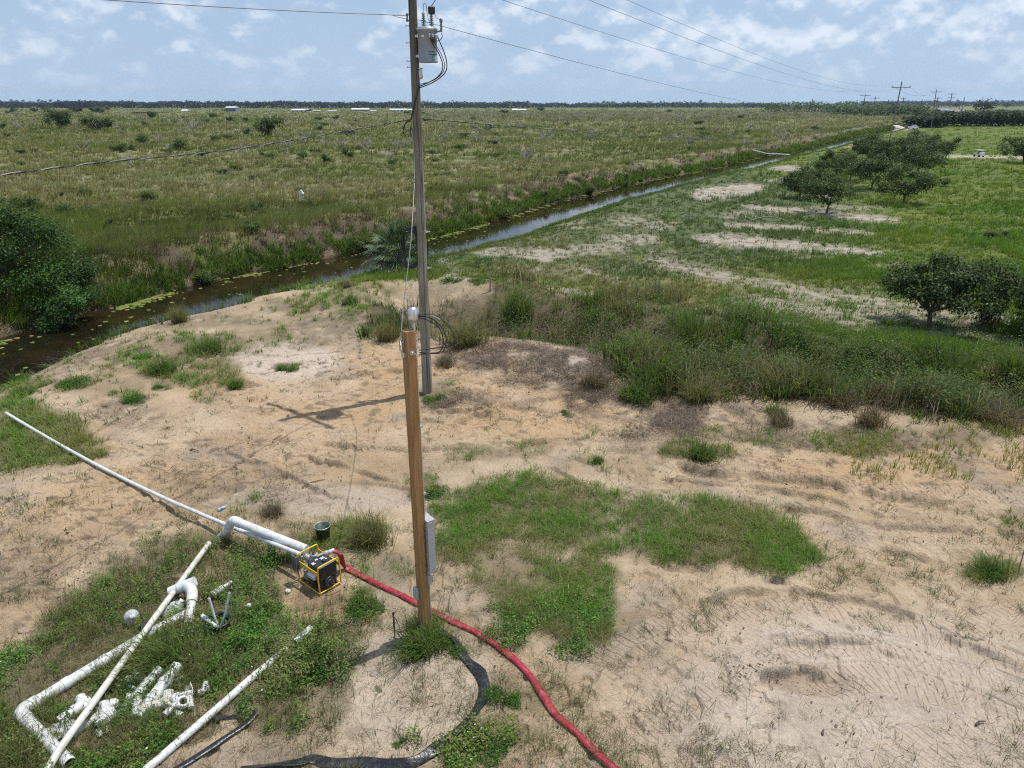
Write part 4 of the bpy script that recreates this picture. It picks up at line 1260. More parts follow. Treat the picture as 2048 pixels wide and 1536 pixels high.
def bank_plants():
    vg = Veg(); vl = Veg()
    # both water edges
    path = np.array(smooth_path([(*p, 0) for p in CANAL], 10))[:, :2]
    tg = np.gradient(path, axis=0); tg /= np.linalg.norm(tg, axis=1)[:, None]
    nr = np.stack([-tg[:, 1], tg[:, 0]], 1)
    ok = (path[:, 1] > 12) & (path[:, 1] < 320)
    path, nr = path[ok], nr[ok]
    d = np.hypot(path[:, 0], path[:, 1])
    wgt = np.hypot(*np.gradient(path, axis=0).T) / d; wgt /= wgt.sum()
    i = rng.choice(len(path), 11000, p=wgt)
    side = rng.choice([-1, 1], len(i), p=[0.55, 0.45])
    off = np.where(side > 0, 2.45 + np.abs(rng.normal(0, 0.55, len(i))), 3.1 - 1.15 * sstep(38, 27, path[i][:, 1]) + np.abs(rng.normal(0, 1.1, len(i))))
    seg = rng.normal(0, 0.35, len(i))[:, None] * np.stack([nr[i, 1], -nr[i, 0]], 1) * (d[i] / 30)[:, None]
    q = path[i] + nr[i] * (side * off)[:, None] + seg
    X, Y = q[:, 0], q[:, 1]; r = np.hypot(X, Y)
    px, py = ground_px(X, Y)
    nearopen = region([('p', [(-300, 560), (740, 520), (740, 600), (330, 800), (-300, 900)], 0.85, 12)], px, py)
    m = (rng.rand(len(X)) < sstep(0.3, 0.5, fbm(X * 0.7, Y * 0.7, 3, 281)) * (1 - nearopen * (side < 0)))
    X, Y, r, side = X[m], Y[m], r[m], side[m]; n_ = len(X)
    c0 = pick(n_, [(0.04, 0.075, 0.015), (0.06, 0.09, 0.02), (0.11, 0.09, 0.045)], [0.5, 0.32, 0.18]); c1 = pick(n_, [(0.12, 0.22, 0.03), (0.17, 0.26, 0.05), (0.11, 0.19, 0.06), (0.28, 0.24, 0.12)], [0.4, 0.25, 0.2, 0.15])
    h = rng.uniform(0.22, 0.62, n_) * np.where(side > 0, 1.0, np.where(r > 44, 0.35, 0.7))
    vg.tufts(np.stack([X, Y, zf(X, Y)], 1), 12, np.maximum(0.13, r / 711 * 2), h, np.maximum(0.011, r / 711 * 0.6), c0, c1, lean=0.6, segs=2, hvar=0.45)
    stuff('grass', 'lush green grass fringe leaning over both canal edges', 'grass', vg, 'grass_blades')
    # lily pads
    i = rng.choice(len(path), 9000, p=wgt)
    arcn = np.cumsum(np.r_[0, np.hypot(*np.diff(path, axis=0).T)])
    off = 2.55 - np.abs(rng.normal(0, 0.42, len(i)))
    q = path[i] + nr[i] * off[:, None] + rng.normal(0, 0.15, (len(i), 2))
    X, Y = q.T; r = np.hypot(X, Y)
    dens = sstep(0.40, 0.58, fbm(X * 0.35, Y * 0.35, 3, 291)) * (0.35 + 0.65 * (off > 1.7))
    m = rng.rand(len(i)) < dens
    # stray pads in mid-water
    j = rng.choice(len(path), 230, p=wgt)
    q2 = path[j] + nr[j] * rng.uniform(-1.5, 2.0, len(j))[:, None]
    X = np.r_[X[m], q2[:, 0]]; Y = np.r_[Y[m], q2[:, 1]]; r = np.hypot(X, Y); n_ = len(X)
    rad = np.maximum(rng.uniform(0.05, 0.12, n_), r / 711 * 0.7)
    k = 7
    a = np.linspace(0.3, 2 * np.pi - 0.3, k)
    rot = rng.uniform(0, 6.28, n_)
    V = np.zeros((n_, k + 1, 3)); V[:, 0, 0] = X; V[:, 0, 1] = Y
    V[:, 1:, 0] = X[:, None] + np.cos(a[None] + rot[:, None]) * rad[:, None]
    V[:, 1:, 1] = Y[:, None] + np.sin(a[None] + rot[:, None]) * rad[:, None]
    V[:, :, 2] = WATER_Z + 0.012 + rng.uniform(0, 0.012, n_)[:, None]
    T = (np.arange(n_)[:, None, None] * (k + 1) + np.array([(0, t, t + 1) for t in range(1, k)])[None]).reshape(-1, 3)
    C = np.repeat(pick(n_, [(0.24, 0.31, 0.07), (0.32, 0.36, 0.12), (0.17, 0.26, 0.06), (0.36, 0.30, 0.12)]), k + 1, 0)
    vl.add(V.reshape(-1, 3), T, C)
    stuff('lily_pads', 'pale yellow green lily pads floating along the far canal edge', 'lily pads', vl, 'leaves')


def ground_litter():
    """straws, twigs and crumbs of dry stem on the sand"""
    vg = Veg()
    X, Y = sample(75000, -200, 2250, 560, 1620, 0.8)
    c = covers(X, Y)
    clean = region([('e', 1780, 1380, 360, 200, 0.8), ('e', 700, 1000, 150, 50, 0.6), ('e', 800, 1400, 150, 100, 0.5), ('e', 600, 860, 220, 70, 0.5)], c['px'], c['py'])
    pr = (0.065 * (1 - clean) + 0.9 * c['litter']) * sstep(0.35, 0.62, fbm(X * 1.7, Y * 1.7, 3, 301)) * (1 - c['right']) * (c['s'] < -2.6)
    m = rng.rand(len(X)) < pr
    X, Y = X[m], Y[m]; n_ = len(X)
    c0 = pick(n_, [(0.14, 0.105, 0.08), (0.22, 0.175, 0.135), (0.085, 0.062, 0.05), (0.33, 0.28, 0.22)])
    vg.tufts(np.stack([X, Y, zf(X, Y)], 1), 7, 0.10, rng.uniform(0.05, 0.22, n_), np.maximum(0.005, np.hypot(X, Y) / 711 * 0.34), c0, c0 * 1.2, lean=3.5, segs=1, hvar=0.6)
    X, Y = sample(14000, 850, 1400, 655, 880)
    c = covers(X, Y)
    m = rng.rand(len(X)) < c['litter'] * sstep(0.35, 0.6, fbm(X * 1.4, Y * 1.4, 3, 303)) * (1 - c['tall'] * 0.6)
    X, Y = X[m], Y[m]; n_ = len(X)
    c0 = pick(n_, [(0.13, 0.095, 0.075), (0.21, 0.165, 0.13), (0.085, 0.062, 0.052), (0.28, 0.23, 0.18)])
    vg.tufts(np.stack([X, Y, zf(X, Y)], 1), 9, 0.12, rng.uniform(0.06, 0.20, n_), 0.012, c0, c0 * 1.3, lean=2.2, segs=1, hvar=0.6)
    stuff('dry_litter', 'dry brown straw and stem litter strewn over the sand', 'litter', vg, 'dry_straw')


PIPE_CLEAR = [
    ('p', [(10, 1390), (290, 1245), (390, 1205), (395, 1240), (300, 1285), (60, 1405), (60, 1430), (160, 1530), (130, 1550), (10, 1440)], 0.9, 8),
    ('p', [(395, 1085), (425, 1085), (130, 1550), (80, 1550)], 0.9, 8),
    ('p', [(500, 1350), (600, 1255), (630, 1258), (520, 1365), (330, 1550), (280, 1550)], 0.75, 8),
    ('p', [(140, 1390), (270, 1355), (400, 1350), (420, 1400), (380, 1430), (240, 1440), (190, 1480), (150, 1450)], 0.62, 12),
    ('p', [(400, 1200), (470, 1200), (480, 1275), (405, 1270)], 0.8, 10),
    ('e', 262, 1228, 22, 18, 0.9), ('e', 335, 1228, 22, 14, 0.9),
    ('p', [(340, 1160), (400, 1160), (400, 1250), (360, 1250)], 0.9, 10),
    ('p', [(570, 1090), (690, 1090), (700, 1200), (640, 1240), (560, 1190)], 0.8, 8),
    ('p', [(440, 1040), (480, 1030), (620, 1100), (600, 1120), (470, 1070)], 0.6, 8),
    ('p', [(640, 1100), (900, 1215), (1060, 1340), (1250, 1560), (1150, 1560), (1000, 1330), (860, 1240), (660, 1130)], 0.85, 8),
    ('p', [(900, 1280), (940, 1300), (990, 1380), (960, 1450), (860, 1530), (820, 1530), (930, 1440), (945, 1370)], 0.85, 8),
    ('e', 600, 1530, 200, 16, 0.8),
    ('e', 645, 1068, 22, 26, 0.8),
    ('e', 790, 1262, 14, 26, 0.8),
]

def clods():
    """crumbs and small lumps of soil turned up by wheels"""
    X, Y = sample(26000, -200, 2250, 600, 1620, 0.7)
    c = covers(X, Y)
    churn = region([('e', 150, 1100, 260, 190), ('e', 420, 940, 260, 80), ('e', 720, 770, 260, 90), ('e', 1000, 830, 300, 80), ('e', 1650, 960, 400, 60), ('e', 1150, 740, 140, 50), ('e', 1550, 1350, 90, 40, 0.8)], c['px'], c['py'])
    pr = (0.06 + 0.8 * churn) * sstep(0.45, 0.68, fbm(X * 1.5, Y * 2.6, 4, 311)) * (1 - c['right']) * (c['s'] < -2.8) * (1 - c['weeds'])
    m = rng.rand(len(X)) < pr
    X, Y = X[m], Y[m]; n = len(X)
    r = rng.uniform(0.006, 0.020, n) * (1 + (rng.rand(n) < 0.03))
    base = np.array([(1, 0, 0), (0.3, 0.95, 0), (-0.8, 0.6, 0), (-0.8, -0.6, 0), (0.3, -0.95, 0), (0.1, 0, 0.9), (0, 0, -0.5)], float)
    V = base[None] * r[:, None, None] * rng.uniform(0.6, 1.4, (n, 7, 1)); a = rng.uniform(0, 6.28, n)
    x = V[..., 0] * np.cos(a)[:, None] - V[..., 1] * np.sin(a)[:, None]; y = V[..., 0] * np.sin(a)[:, None] + V[..., 1] * np.cos(a)[:, None]
    V[..., 0] = x + X[:, None]; V[..., 1] = y + Y[:, None]; V[..., 2] += zf(X, Y)[:, None] + r[:, None] * 0.9 + 0.012
    tr = np.array([(0, 1, 5), (1, 2, 5), (2, 3, 5), (3, 4, 5), (4, 0, 5), (1, 0, 6), (2, 1, 6), (3, 2, 6), (4, 3, 6), (0, 4, 6)])
    vg = Veg(); vg.add(V.reshape(-1, 3), (np.arange(n)[:, None, None] * 7 + tr[None]).reshape(-1, 3), np.repeat(pick(n, [(0.34, 0.26, 0.18), (0.26, 0.20, 0.14), (0.40, 0.32, 0.23), (0.16, 0.12, 0.09)]), 7, 0))
    stuff('soil_clods', 'small crumbs and lumps of soil turned up by wheels on the sand', 'soil', vg, 'dry_straw')


clods()
field_grass(); meadow_grass(); near_grass(); near_weeds(); ditch_grass(); bank_plants(); ground_litter()
# ------------------------------------------------------------------ trees and shrubs
def limb_paths(rs, trunk_h, spread, height, n_limb, lean=0.0, curve=0.25):
    """trunk path and limb paths, base at the origin"""
    top = Vector((rs.uniform(-1, 1) * lean, rs.uniform(-1, 1) * lean, trunk_h))
    paths = [([Vector((0, 0, -0.15)), Vector((top.x * 0.3, top.y * 0.3, trunk_h * 0.5)), top], 1.0, 0.75)]
    ends = []
    for i in range(n_limb):
        a = 2 * math.pi * (i + rs.rand() * 0.7) / n_limb
        d = spread * rs.uniform(0.5, 0.85)
        e = Vector((top.x + math.cos(a) * d, top.y + math.sin(a) * d, height * rs.uniform(0.45, 0.85)))
        m1 = top.lerp(e, 0.4) + Vector((rs.uniform(-1, 1), rs.uniform(-1, 1), rs.uniform(-0.2, 0.8))) * curve * d * 0.4
        paths.append(([top, m1, e], 0.62, 0.16))
        ends.append(e)
        for j in range(3):
            s_ = top.lerp(e, rs.uniform(0.35, 0.8)) if j else m1
            e2 = s_ + Vector((rs.uniform(-1, 1), rs.uniform(-1, 1), rs.uniform(-0.1, 0.9))) * spread * 0.4
            paths.append(([s_, s_.lerp(e2, 0.5) + Vector((0, 0, 0.05)), e2], 0.26, 0.08))
            ends.append(e2)
    return paths, ends


def make_tree(name, seed, height, spread, trunk_h, r0, leaf, nleaf, cols, mat='citrus_leaves', clumps=26, low=0.2, clump_r=0.27, droop=0.6, n_limb=6, flat=1.0, skirt=False, bark='bark', dome=False, up=0.35):
    rs = np.random.RandomState(seed)
    root = empty(name)
    paths, ends = limb_paths(rs, trunk_h, spread, height, n_limb, lean=0.1)
    mb = MB()
    for pts, a, b in paths:
        sm = smooth_path([tuple(p) for p in pts], 5)
        mb.tube(sm, list(np.linspace(r0 * a, r0 * b, len(sm))), n=7, caps=False)
    mb.build('trunk', M[bark], root)
    # crown: leaf clumps round the limb ends and over an uneven dome
    cs = [np.array(e) for e in ends]
    while len(cs) < clumps:
        a = rs.uniform(0, 2 * math.pi); t = rs.rand() ** (0.6 if dome else 0.9)
        zf_ = low + (1 - low) * (1 - t ** 2.2) * rs.uniform(0.72, 1.0)
        if skirt and rs.rand() < 0.35:
            zf_ = low * rs.uniform(0.5, 1.6); t = rs.uniform(0.75, 1.0)
        cs.append(np.array((math.cos(a) * t * spread * 0.86, math.sin(a) * t * spread * 0.86, height * zf_)))
    cs = np.array(cs[:max(clumps, len(ends))])
    cs[:, 2] = np.clip(cs[:, 2], height * low * 0.6, height * 0.93)
    per = nleaf // len(cs)
    vg = Veg()
    for c in cs:
        cr = spread * clump_r * rs.uniform(0.6, 1.35)
        k = int(per * rs.uniform(0.6, 1.4))
        d = rs.normal(0, 1, (k, 3)); d /= np.linalg.norm(d, axis=1)[:, None]
        rad = cr * rs.rand(k) ** 0.42
        p = c + d * rad[:, None] * np.array([1, 1, 0.72 * flat])
        # twiggy unevenness
        p += (rs.rand(k) < 0.2)[:, None] * d * cr * 0.3
        tint = np.array(cols)[rs.choice(len(cols), k)] * rs.uniform(0.6, 1.45)
        vg.leaves(p, leaf, tint, up=up, aspect=0.5, droop=droop, out=d)
    vg.build('crown', M[mat], root)
    return root


def place(root, x, y, scale=1.0, rz=0.0, z=None, sink=0.03):
    zz = zpt(x, y) if z is None else z
    root.location = (x, y, zz - sink)
    root.rotation_euler = (0, 0, rz)
    root.scale = (scale, scale, scale) if not isinstance(scale, tuple) else scale
    return root


def dup_tree(root):
    r = root.copy(); COL.objects.link(r)
    for ch in root.children:
        c = ch.copy(); COL.objects.link(c); c.parent = r
    return r


CIT = [(0.040, 0.068, 0.015), (0.055, 0.088, 0.019), (0.028, 0.050, 0.012), (0.080, 0.11, 0.026)]

CITN = [(0.026, 0.048, 0.011), (0.036, 0.062, 0.014), (0.018, 0.034, 0.009), (0.062, 0.09, 0.02)]
t = make_tree('citrus_tree', 5, 2.75, 2.35, 0.62, 0.105, 0.12, 13000, CITN, clumps=46, low=0.40, clump_r=0.19, n_limb=8)
p = G(1858, 652); place(t, p[0], p[1], 1.0, 0.4)
tag(t, 'spreading citrus tree with a low open crown and visible trunk, nearest in the orchard', 'tree', 'orchard trees')
t = make_tree('citrus_tree', 9, 2.9, 2.3, 0.6, 0.11, 0.12, 15000, CITN, clumps=50, low=0.24, clump_r=0.22, n_limb=7, skirt=True)
p = G(2075, 668); place(t, p[0], p[1], 1.0, 1.4)
tag(t, 'dense citrus tree cut by the right edge of the photo beside the spreading one', 'tree', 'orchard trees')

ORCH = [make_tree('citrus_tree', 20 + i, 2.8, 2.3, 0.62, 0.09, 0.14, 7000, CIT, clumps=34, low=0.34, clump_r=0.23, n_limb=6) for i in range(4)]
ORCH_SPOTS = [  # px, py of the trunk foot, scale, label
    (1599, 397, 0.92, 'small citrus tree with a thin bare trunk, leftmost of the orchard cluster'),
    (1653, 426, 1.06, 'rounded citrus tree standing alone in front of the cluster on a sand strip'),
    (1806, 408, 1.18, 'tall narrow citrus tree on the right front of the orchard cluster'),
    (1628, 380, 1.02, 'citrus tree right behind the small leftmost one of the cluster'),
    (1672, 350, 1.10, 'citrus tree at the left back of the orchard cluster, trunk visible below its crown'),
    (1742, 378, 1.25, 'broad dark citrus tree in the middle of the orchard cluster'),
    (1700, 362, 1.05, 'citrus tree half hidden between the two middle trees of the cluster'),
    (1735, 325, 1.45, 'large citrus tree left of the leaning power pole foot'),
    (1782, 338, 1.45, 'citrus tree in front of the leaning power pole foot'),
    (1818, 318, 1.62, 'highest rounded citrus tree at the back of the cluster'),
    (1862, 326, 1.45, 'citrus tree at the right back of the cluster near the sand path'),
    (1835, 352, 1.30, 'citrus tree behind the tall narrow one on the right of the cluster'),
    (2046, 326, 1.45, 'lone citrus tree cut by the right edge beside the sand path end'),
]
used = set()
for i, (px, py, sc_, lab) in enumerate(ORCH_SPOTS):
    v = i % 4
    t = ORCH[v] if v not in used else dup_tree(ORCH[v])
    used.add(v)
    p = G(px, py)
    place(t, p[0], p[1], sc_, i * 1.7)
    tag(t, lab, 'tree', 'orchard trees')

# big glossy tree on the far bank, left
t = make_tree('broadleaf_tree', 77, 3.3, 3.9, 0.7, 0.16, 0.14, 32000, [(0.030, 0.070, 0.015), (0.045, 0.10, 0.02), (0.020, 0.045, 0.012), (0.08, 0.145, 0.03)], mat='leaves', clumps=90, low=0.10, clump_r=0.22, n_limb=7, skirt=True, dome=True)
place(t, -22.9, 31.6, 1.0, 0.7)
tag(t, 'big dense glossy green tree overhanging the canal at the left edge', 'tree')
t = make_tree('broadleaf_shrub', 78, 2.1, 1.5, 0.3, 0.07, 0.12, 6500, [(0.045, 0.10, 0.022), (0.065, 0.14, 0.03)], mat='leaves', clumps=26, low=0.12, clump_r=0.3, n_limb=5, dome=True)
p = P(130, 585, 0.4); place(t, p[0], p[1], 1.0, 0.3)
tag(t, 'smaller leafy shrub on the canal bank touching the big left tree', 'shrub')

# ---- shrubs of the field
SH_C = [(0.045, 0.080, 0.018), (0.065, 0.105, 0.026), (0.032, 0.058, 0.015)]
SH_Y = [(0.09, 0.13, 0.03), (0.12, 0.16, 0.04), (0.07, 0.10, 0.025)]


def field_shrub(seed, cols, name='field_shrub', h=1.5, r=1.2, n=2600, leaf=0.16):
    return make_tree(name, seed, h, r, 0.15, 0.04, leaf, n, cols, mat='leaves', clumps=16, low=0.15, clump_r=0.36, n_limb=4, dome=True, up=0.5)


SHR = [field_shrub(100, SH_C), field_shrub(101, SH_C), field_shrub(102, SH_Y), field_shrub(103, SH_Y, h=1.3, r=1.4), field_shrub(104, SH_C, h=1.8, r=1.0)]
SHRUB_SPOTS = [  # px, py(base), width px, label, variant
    (539, 273, 62, 'large rounded dark green bush standing alone in the field behind the cable', 0),
    (197, 262, 60, 'wide dark green bush with pale dead branches in the left field', 1),
    (122, 258, 64, 'spreading green bush left of the one with dead branches', 0),
    (305, 238, 26, 'small round bush near the rust brown sheds', 1),
    (656, 327, 24, 'small dark spiky bush in the middle of the field', 4),
    (264, 302, 18, 'small dark upright bush under the sagging cable', 4),
    (405, 315, 24, 'dark low bush just under the sagging cable', 1),
    (288, 288, 34, 'yellow green bush above the sagging cable on the left', 2),
    (535, 318, 36, 'yellow green bush right below the cable in mid field', 3),
    (608, 318, 28, 'rounded yellow green bush in mid field', 2),
    (240, 305, 40, 'low wide green bush in the left field', 3),
    (362, 300, 40, 'light green bush crossed by the sagging cable', 2),
    (456, 278, 18, 'small dark round bush left of the large one', 1),
    (430, 283, 22, 'small brownish bush left of the large rounded bush', 0),
    (492, 270, 18, 'small dark bush just left of the large rounded bush', 4),
    (460, 243, 18, 'little dark bush in front of the two storey barn', 1),
    (492, 243, 14, 'little round bush right of the barn', 0),
    (427, 236, 22, 'bright green low bush left of the barn', 2),
    (95, 225, 22, 'small pale tree shaped bush near the left tree line', 2),
    (70, 225, 18, 'small thin bush near the left tree line', 1),
    (27, 224, 16, 'leftmost small bush near the tree line', 0),
    (153, 226, 26, 'rounded bush below the dark pine group', 1),
    (205, 226, 30, 'light green low bush right of the dark pine group', 3),
    (300, 405, 44, 'tall green weed clump in the left field', 2),
    (60, 420, 70, 'broad dark green bush above the big left tree', 3),
    (130, 430, 46, 'olive bush right above the big left tree', 2),
    (500, 466, 50, 'lush bright green bush on the canal bank', 3),
    (410, 549, 62, 'rounded bright green bush at the water edge of the far bank', 2),
    (1010, 428, 40, 'bright green bush on the far canal bank right of the pole', 2),
    (1085, 398, 40, 'leafy bush on the far canal bank', 3),
    (1180, 372, 36, 'dark green bush on the far canal bank', 0),
    (1250, 350, 36, 'green bush halfway along the far canal bank', 3),
    (1630, 262, 22, 'bush on the far end of the canal bank', 2),
    (700, 272, 24, 'small bush left of the big pole', 1),
    (920, 300, 26, 'olive bush right of the big pole', 3),
    (640, 262, 20, 'small bush in the brown scrub', 0),
    (975, 262, 18, 'small dark bush in the brown scrub right of the pole', 4),
    (720, 470, 60, 'green bush left of the palm on the far bank', 3),
    (1990, 478, 46, 'low olive weed mound in the meadow above the near orchard trees', 3),
    (1890, 372, 30, 'grey green weed clump in the meadow', 2),
    (1870, 330, 26, 'small bush beside the orchard cluster', 3),
]
used2 = set()


def place_shrub(px, py, wpx, v, z=None):
    t = SHR[v] if v not in used2 else dup_tree(SHR[v])
    used2.add(v)
    p = G(px, py)
    dep = p[1] * CP + H * SP
    wid = wpx * dep / F
    base_r = (1.2, 1.2, 1.2, 1.4, 1.0)[v] * 2
    k = wid / base_r * 0.92
    hh = k * rng.uniform(0.85, 1.1)
    place(t, p[0], p[1], (k, k, hh), rng.uniform(0, 6.28))
    return t


for px, py, w_, lab, v in SHRUB_SPOTS:
    tag(place_shrub(px, py, w_, v), lab, 'shrub', 'shrubs of the open fields')
n_sh = 0
while n_sh < 90:
    px = rng.uniform(-60, 1500); py = 222 + 300 * rng.rand() ** 1.5
    if 480 < px < 600 and 230 < py < 290: continue
    X, Y, _ = P(px, py)
    s_, _a = canal_s(np.array([X]), np.array([Y]))
    if s_[0] < 7: continue
    v = rng.choice(5)
    w_ = rng.uniform(10, 20) + (py - 220) * 0.09
    t = place_shrub(px, py, w_, v)
    k = t.scale[0]
    t.scale = (k, k, k * rng.uniform(0.5, 0.85))
    tag(t, 'small low scrub bush scattered in the tawny field across the canal', 'shrub', 'small scrub bushes of the field')
    n_sh += 1

# ---- bare grey dead shrubs
def dead_shrub(seed, h=1.6, n=9):
    rs = np.random.RandomState(seed)
    mb = MB()
    for i in range(n):
        a = rs.uniform(0, 6.28); d = rs.uniform(0.2, 0.7) * h
        e = Vector((math.cos(a) * d, math.sin(a) * d, h * rs.uniform(0.6, 1.0)))
        m1 = e * 0.5 + Vector((rs.uniform(-.15, .15), rs.uniform(-.15, .15), 0.08))
        mb.tube([Vector((0, 0, -0.1)), m1, e], [0.035, 0.022, 0.008], n=5, caps=False)
        for j in range(4):
            b = m1.lerp(e, rs.rand()); q = b + Vector((rs.uniform(-1, 1), rs.uniform(-1, 1), rs.uniform(0.1, 0.9))) * h * 0.3
            mb.tube([b, b.lerp(q, 0.5) + Vector((0.02, 0, 0.03)), q], [0.014, 0.01, 0.004], n=4, caps=False)
    o = mb.build('dead_shrub', M['dead_branch'])
    return o


DS = [dead_shrub(300 + i) for i in range(4)]
for o in DS: COL.objects.unlink(o)
DSP = [(45, 258, 2.0), (388, 258, 2.2), (196, 262, 2.2), (960, 268, 1.4), (1090, 275, 1.2)]
k = 0
while len(DSP) < 110:
    if rng.rand() < 0.7:
        px, py = rng.uniform(560, 1640), rng.uniform(226, 300)
    else:
        px, py = rng.uniform(0, 1200), rng.uniform(232, 340)
    X, Y, _ = P(px, py)
    if canal_s(np.array([X]), np.array([Y]))[0][0] > 9: DSP.append((px, py, rng.uniform(0.7, 1.25)))
for i, (px, py, s_) in enumerate(DSP):
    o = DS[i % 4].copy(); COL.objects.link(o)
    p = G(px, py)
    thick = 1.0 + p[1] / 160
    o.location = p; o.rotation_euler = (0, 0, rng.uniform(0, 6.28)); o.scale = (s_ * thick, s_ * thick, s_)
    tag(o, 'leafless grey dead shrub standing in the scrub field', 'dead shrub', 'bare grey dead shrubs in the field')

# dead branch lying on the sand strip in the orchard
mb = MB()
b0 = G(1545, 443)
for pts, r0, r1 in (([(0.9, 0, 0.1), (0.3, 0.1, 0.25), (-0.4, 0, 0.35), (-1.0, 0.2, 0.2), (-1.6, 0.1, 0.05)], 0.03, 0.06),
                    ([(0.3, 0.1, 0.25), (0.5, 0.2, 0.6), (0.35, 0.2, 1.1), (0.5, 0.3, 1.5)], 0.03, 0.01),
                    ([(-0.4, 0, 0.35), (-0.1, -0.1, 0.75), (0.25, -0.1, 0.9)], 0.03, 0.01),
                    ([(0.9, 0, 0.1), (1.1, 0.2, 0.5), (1.05, 0.2, 0.95), (1.2, 0.2, 1.1)], 0.03, 0.01),
                    ([(0.9, 0, 0.2), (1.4, -0.1, 0.5), (1.6, 0, 0.55)], 0.02, 0.008),
                    ([(-1.0, 0.2, 0.2), (-1.4, 0.3, 0.7), (-1.35, 0.3, 1.2), (-1.5, 0.3, 1.5)], 0.03, 0.01),
                    ([(-1.4, 0.3, 0.7), (-1.7, 0.2, 0.9), (-1.75, 0.2, 1.2)], 0.02, 0.008)):
    sp_ = smooth_path(pts, 4)
    mb.tube(sp_, list(np.linspace(r0, r1, len(sp_))), n=5, caps=False)
o = mb.build('fallen_branch', M['dead_branch']); o.location = b0
tag(o, 'bare forked fallen branch on the sand strip in the orchard', 'branch')

# ---- palm on the near bank
def palm():
    rs = np.random.RandomState(5)
    root = empty('palm_tree')
    tr = MB(); tr.tube([(0, 0, -0.3), (0.02, 0, 0.5), (0, 0.03, 1.1)], [0.26, 0.24, 0.2], n=12)
    tr.build('trunk', M['bark'], root)
    for i in range(34):
        a = i * 2.399 + rs.uniform(-0.2, 0.2)
        el = math.radians(78 - 108 * (i / 34.0) ** 0.85 + rs.uniform(-8, 8))
        L = rs.uniform(0.75, 1.1)
        d = Vector((math.cos(a) * math.cos(el), math.sin(a) * math.cos(el), math.sin(el)))
        base = Vector((0, 0, 1.0)) + Vector((d.x, d.y, 0)) * 0.12
        hub = base + d * L + Vector((0, 0, -0.10 * L))
        vg = Veg()
        side = d.cross(Vector((0, 0, 1)))
        side = side.normalized() if side.length > 0.1 else Vector((1, 0, 0))
        nrm = side.cross(d).normalized()
        n_ = 30
        ang = np.linspace(-1.95, 1.95, n_) + rs.normal(0, 0.03, n_)
        V = []; T = []; C = []
        deadf = (i > 29)
        for j, t_ in enumerate(ang):
            dirv = d * math.cos(t_) + side * math.sin(t_)
            l = (0.95 - 0.18 * abs(t_)) * rs.uniform(0.85, 1.1)
            w = Vector(nrm) * 0.012 + (dirv.cross(nrm)).normalized() * 0.026
            m1 = hub + dirv * l * 0.55 - Vector((0, 0, 0.02)) + nrm * 0.05 * (1 if j % 2 else -0.3)
            e = hub + dirv * l + Vector((0, 0, -0.26 * l * (0.6 + abs(t_) * 0.5)))
            b = len(V)
            V += [hub - w * 0.35, hub + w * 0.35, m1 - w, m1 + w, e]
            T += [(b, b + 1, b + 3), (b, b + 3, b + 2), (b + 2, b + 3, b + 4)]
            c0 = np.array((0.055, 0.095, 0.035)) * rs.uniform(0.7, 1.3); c1 = np.array((0.22, 0.25, 0.12)) if rs.rand() < 0.3 else np.array((0.10, 0.15, 0.06))
            if deadf: c0 = c1 = np.array((0.30, 0.25, 0.14))
            C += [c0, c0, c0, c0, c1]
        # leaf stalk
        st = MB(); st.tube([base, base.lerp(hub, 0.5) + Vector((0, 0, 0.04)), hub], [0.022, 0.016, 0.012], n=5, caps=False)
        b = len(V)
        V += [Vector(q) for q in st.v]; C += [np.array((0.10, 0.15, 0.05))] * len(st.v)
        for f in st.f:
            T += [(b + f[0], b + f[1], b + f[2]), (b + f[0], b + f[2], b + f[3])]
        vg.add(np.array([tuple(q) for q in V]), np.array(T), np.array(C))
        o = vg.build('frond', M['palm_leaves'], root)
    return root


t = palm()
p = P(800, 545, -0.35)
place(t, p[0], p[1], 1.0, 0.5, z=zpt(p[0], p[1]))
tag(t, 'young fan palm with drooping fronds on the canal edge behind the pole', 'palm')

# ---- tussocks and weed clumps that stand out near the ditch
def tussock(seed, h, r, n, c0s, c1s, lean=0.9, leafn=0, leafc=None):
    """uneven clump made of several lobes"""
    global rng
    keep_ = rng; rng = np.random.RandomState(seed)
    vg = Veg()
    cen = np.zeros((n, 3)); th = rng.uniform(0, 6.28, n); rr = r * 0.55 * np.sqrt(rng.rand(n))
    cen[:, 0] = np.cos(th) * rr; cen[:, 1] = np.sin(th) * rr
    cen += rng.normal(0, r * 0.12, (n, 3)) * np.array([1, 1, 0])
    for q_ in range(n):
        vg.tufts(cen[q_:q_ + 1], 16, r * rng.uniform(0.2, 0.5), h * rng.uniform(0.45, 1.15), 0.013, pick(1, c0s), pick(1, c1s), lean=lean * 0.55, wind=tuple(rng.normal(0, 0.35, 2)), segs=2, hvar=0.5)
    if leafn:
        nl = 11
        la = rng.uniform(0, 6.28, nl); lr = r * rng.uniform(0.1, 1.0, nl); ls = r * rng.uniform(0.14, 0.42, nl); lh = h * rng.uniform(0.35, 1.1, nl)
        li = rng.choice(nl, leafn, p=(ls ** 2) / (ls ** 2).sum())
        a = rng.uniform(0, 6.28, leafn); q = np.sqrt(rng.rand(leafn)) * (1 + 0.5 * (rng.rand(leafn) < 0.12))
        pos = np.stack([np.cos(la[li]) * lr[li] + np.cos(a) * q * ls[li], np.sin(la[li]) * lr[li] + np.sin(a) * q * ls[li], lh[li] * rng.rand(leafn) ** 0.7 * (1 - 0.5 * np.minimum(q, 1) ** 2)], 1)
        vg.leaves(pos, 0.052, pick(leafn, leafc), up=0.5, aspect=0.4, out=np.stack([np.cos(a), np.sin(a), 0 * a], 1) * 0.6)
    o = vg.build('tussock', M['grass_blades'])
    COL.objects.unlink(o)
    rng = keep_
    return o


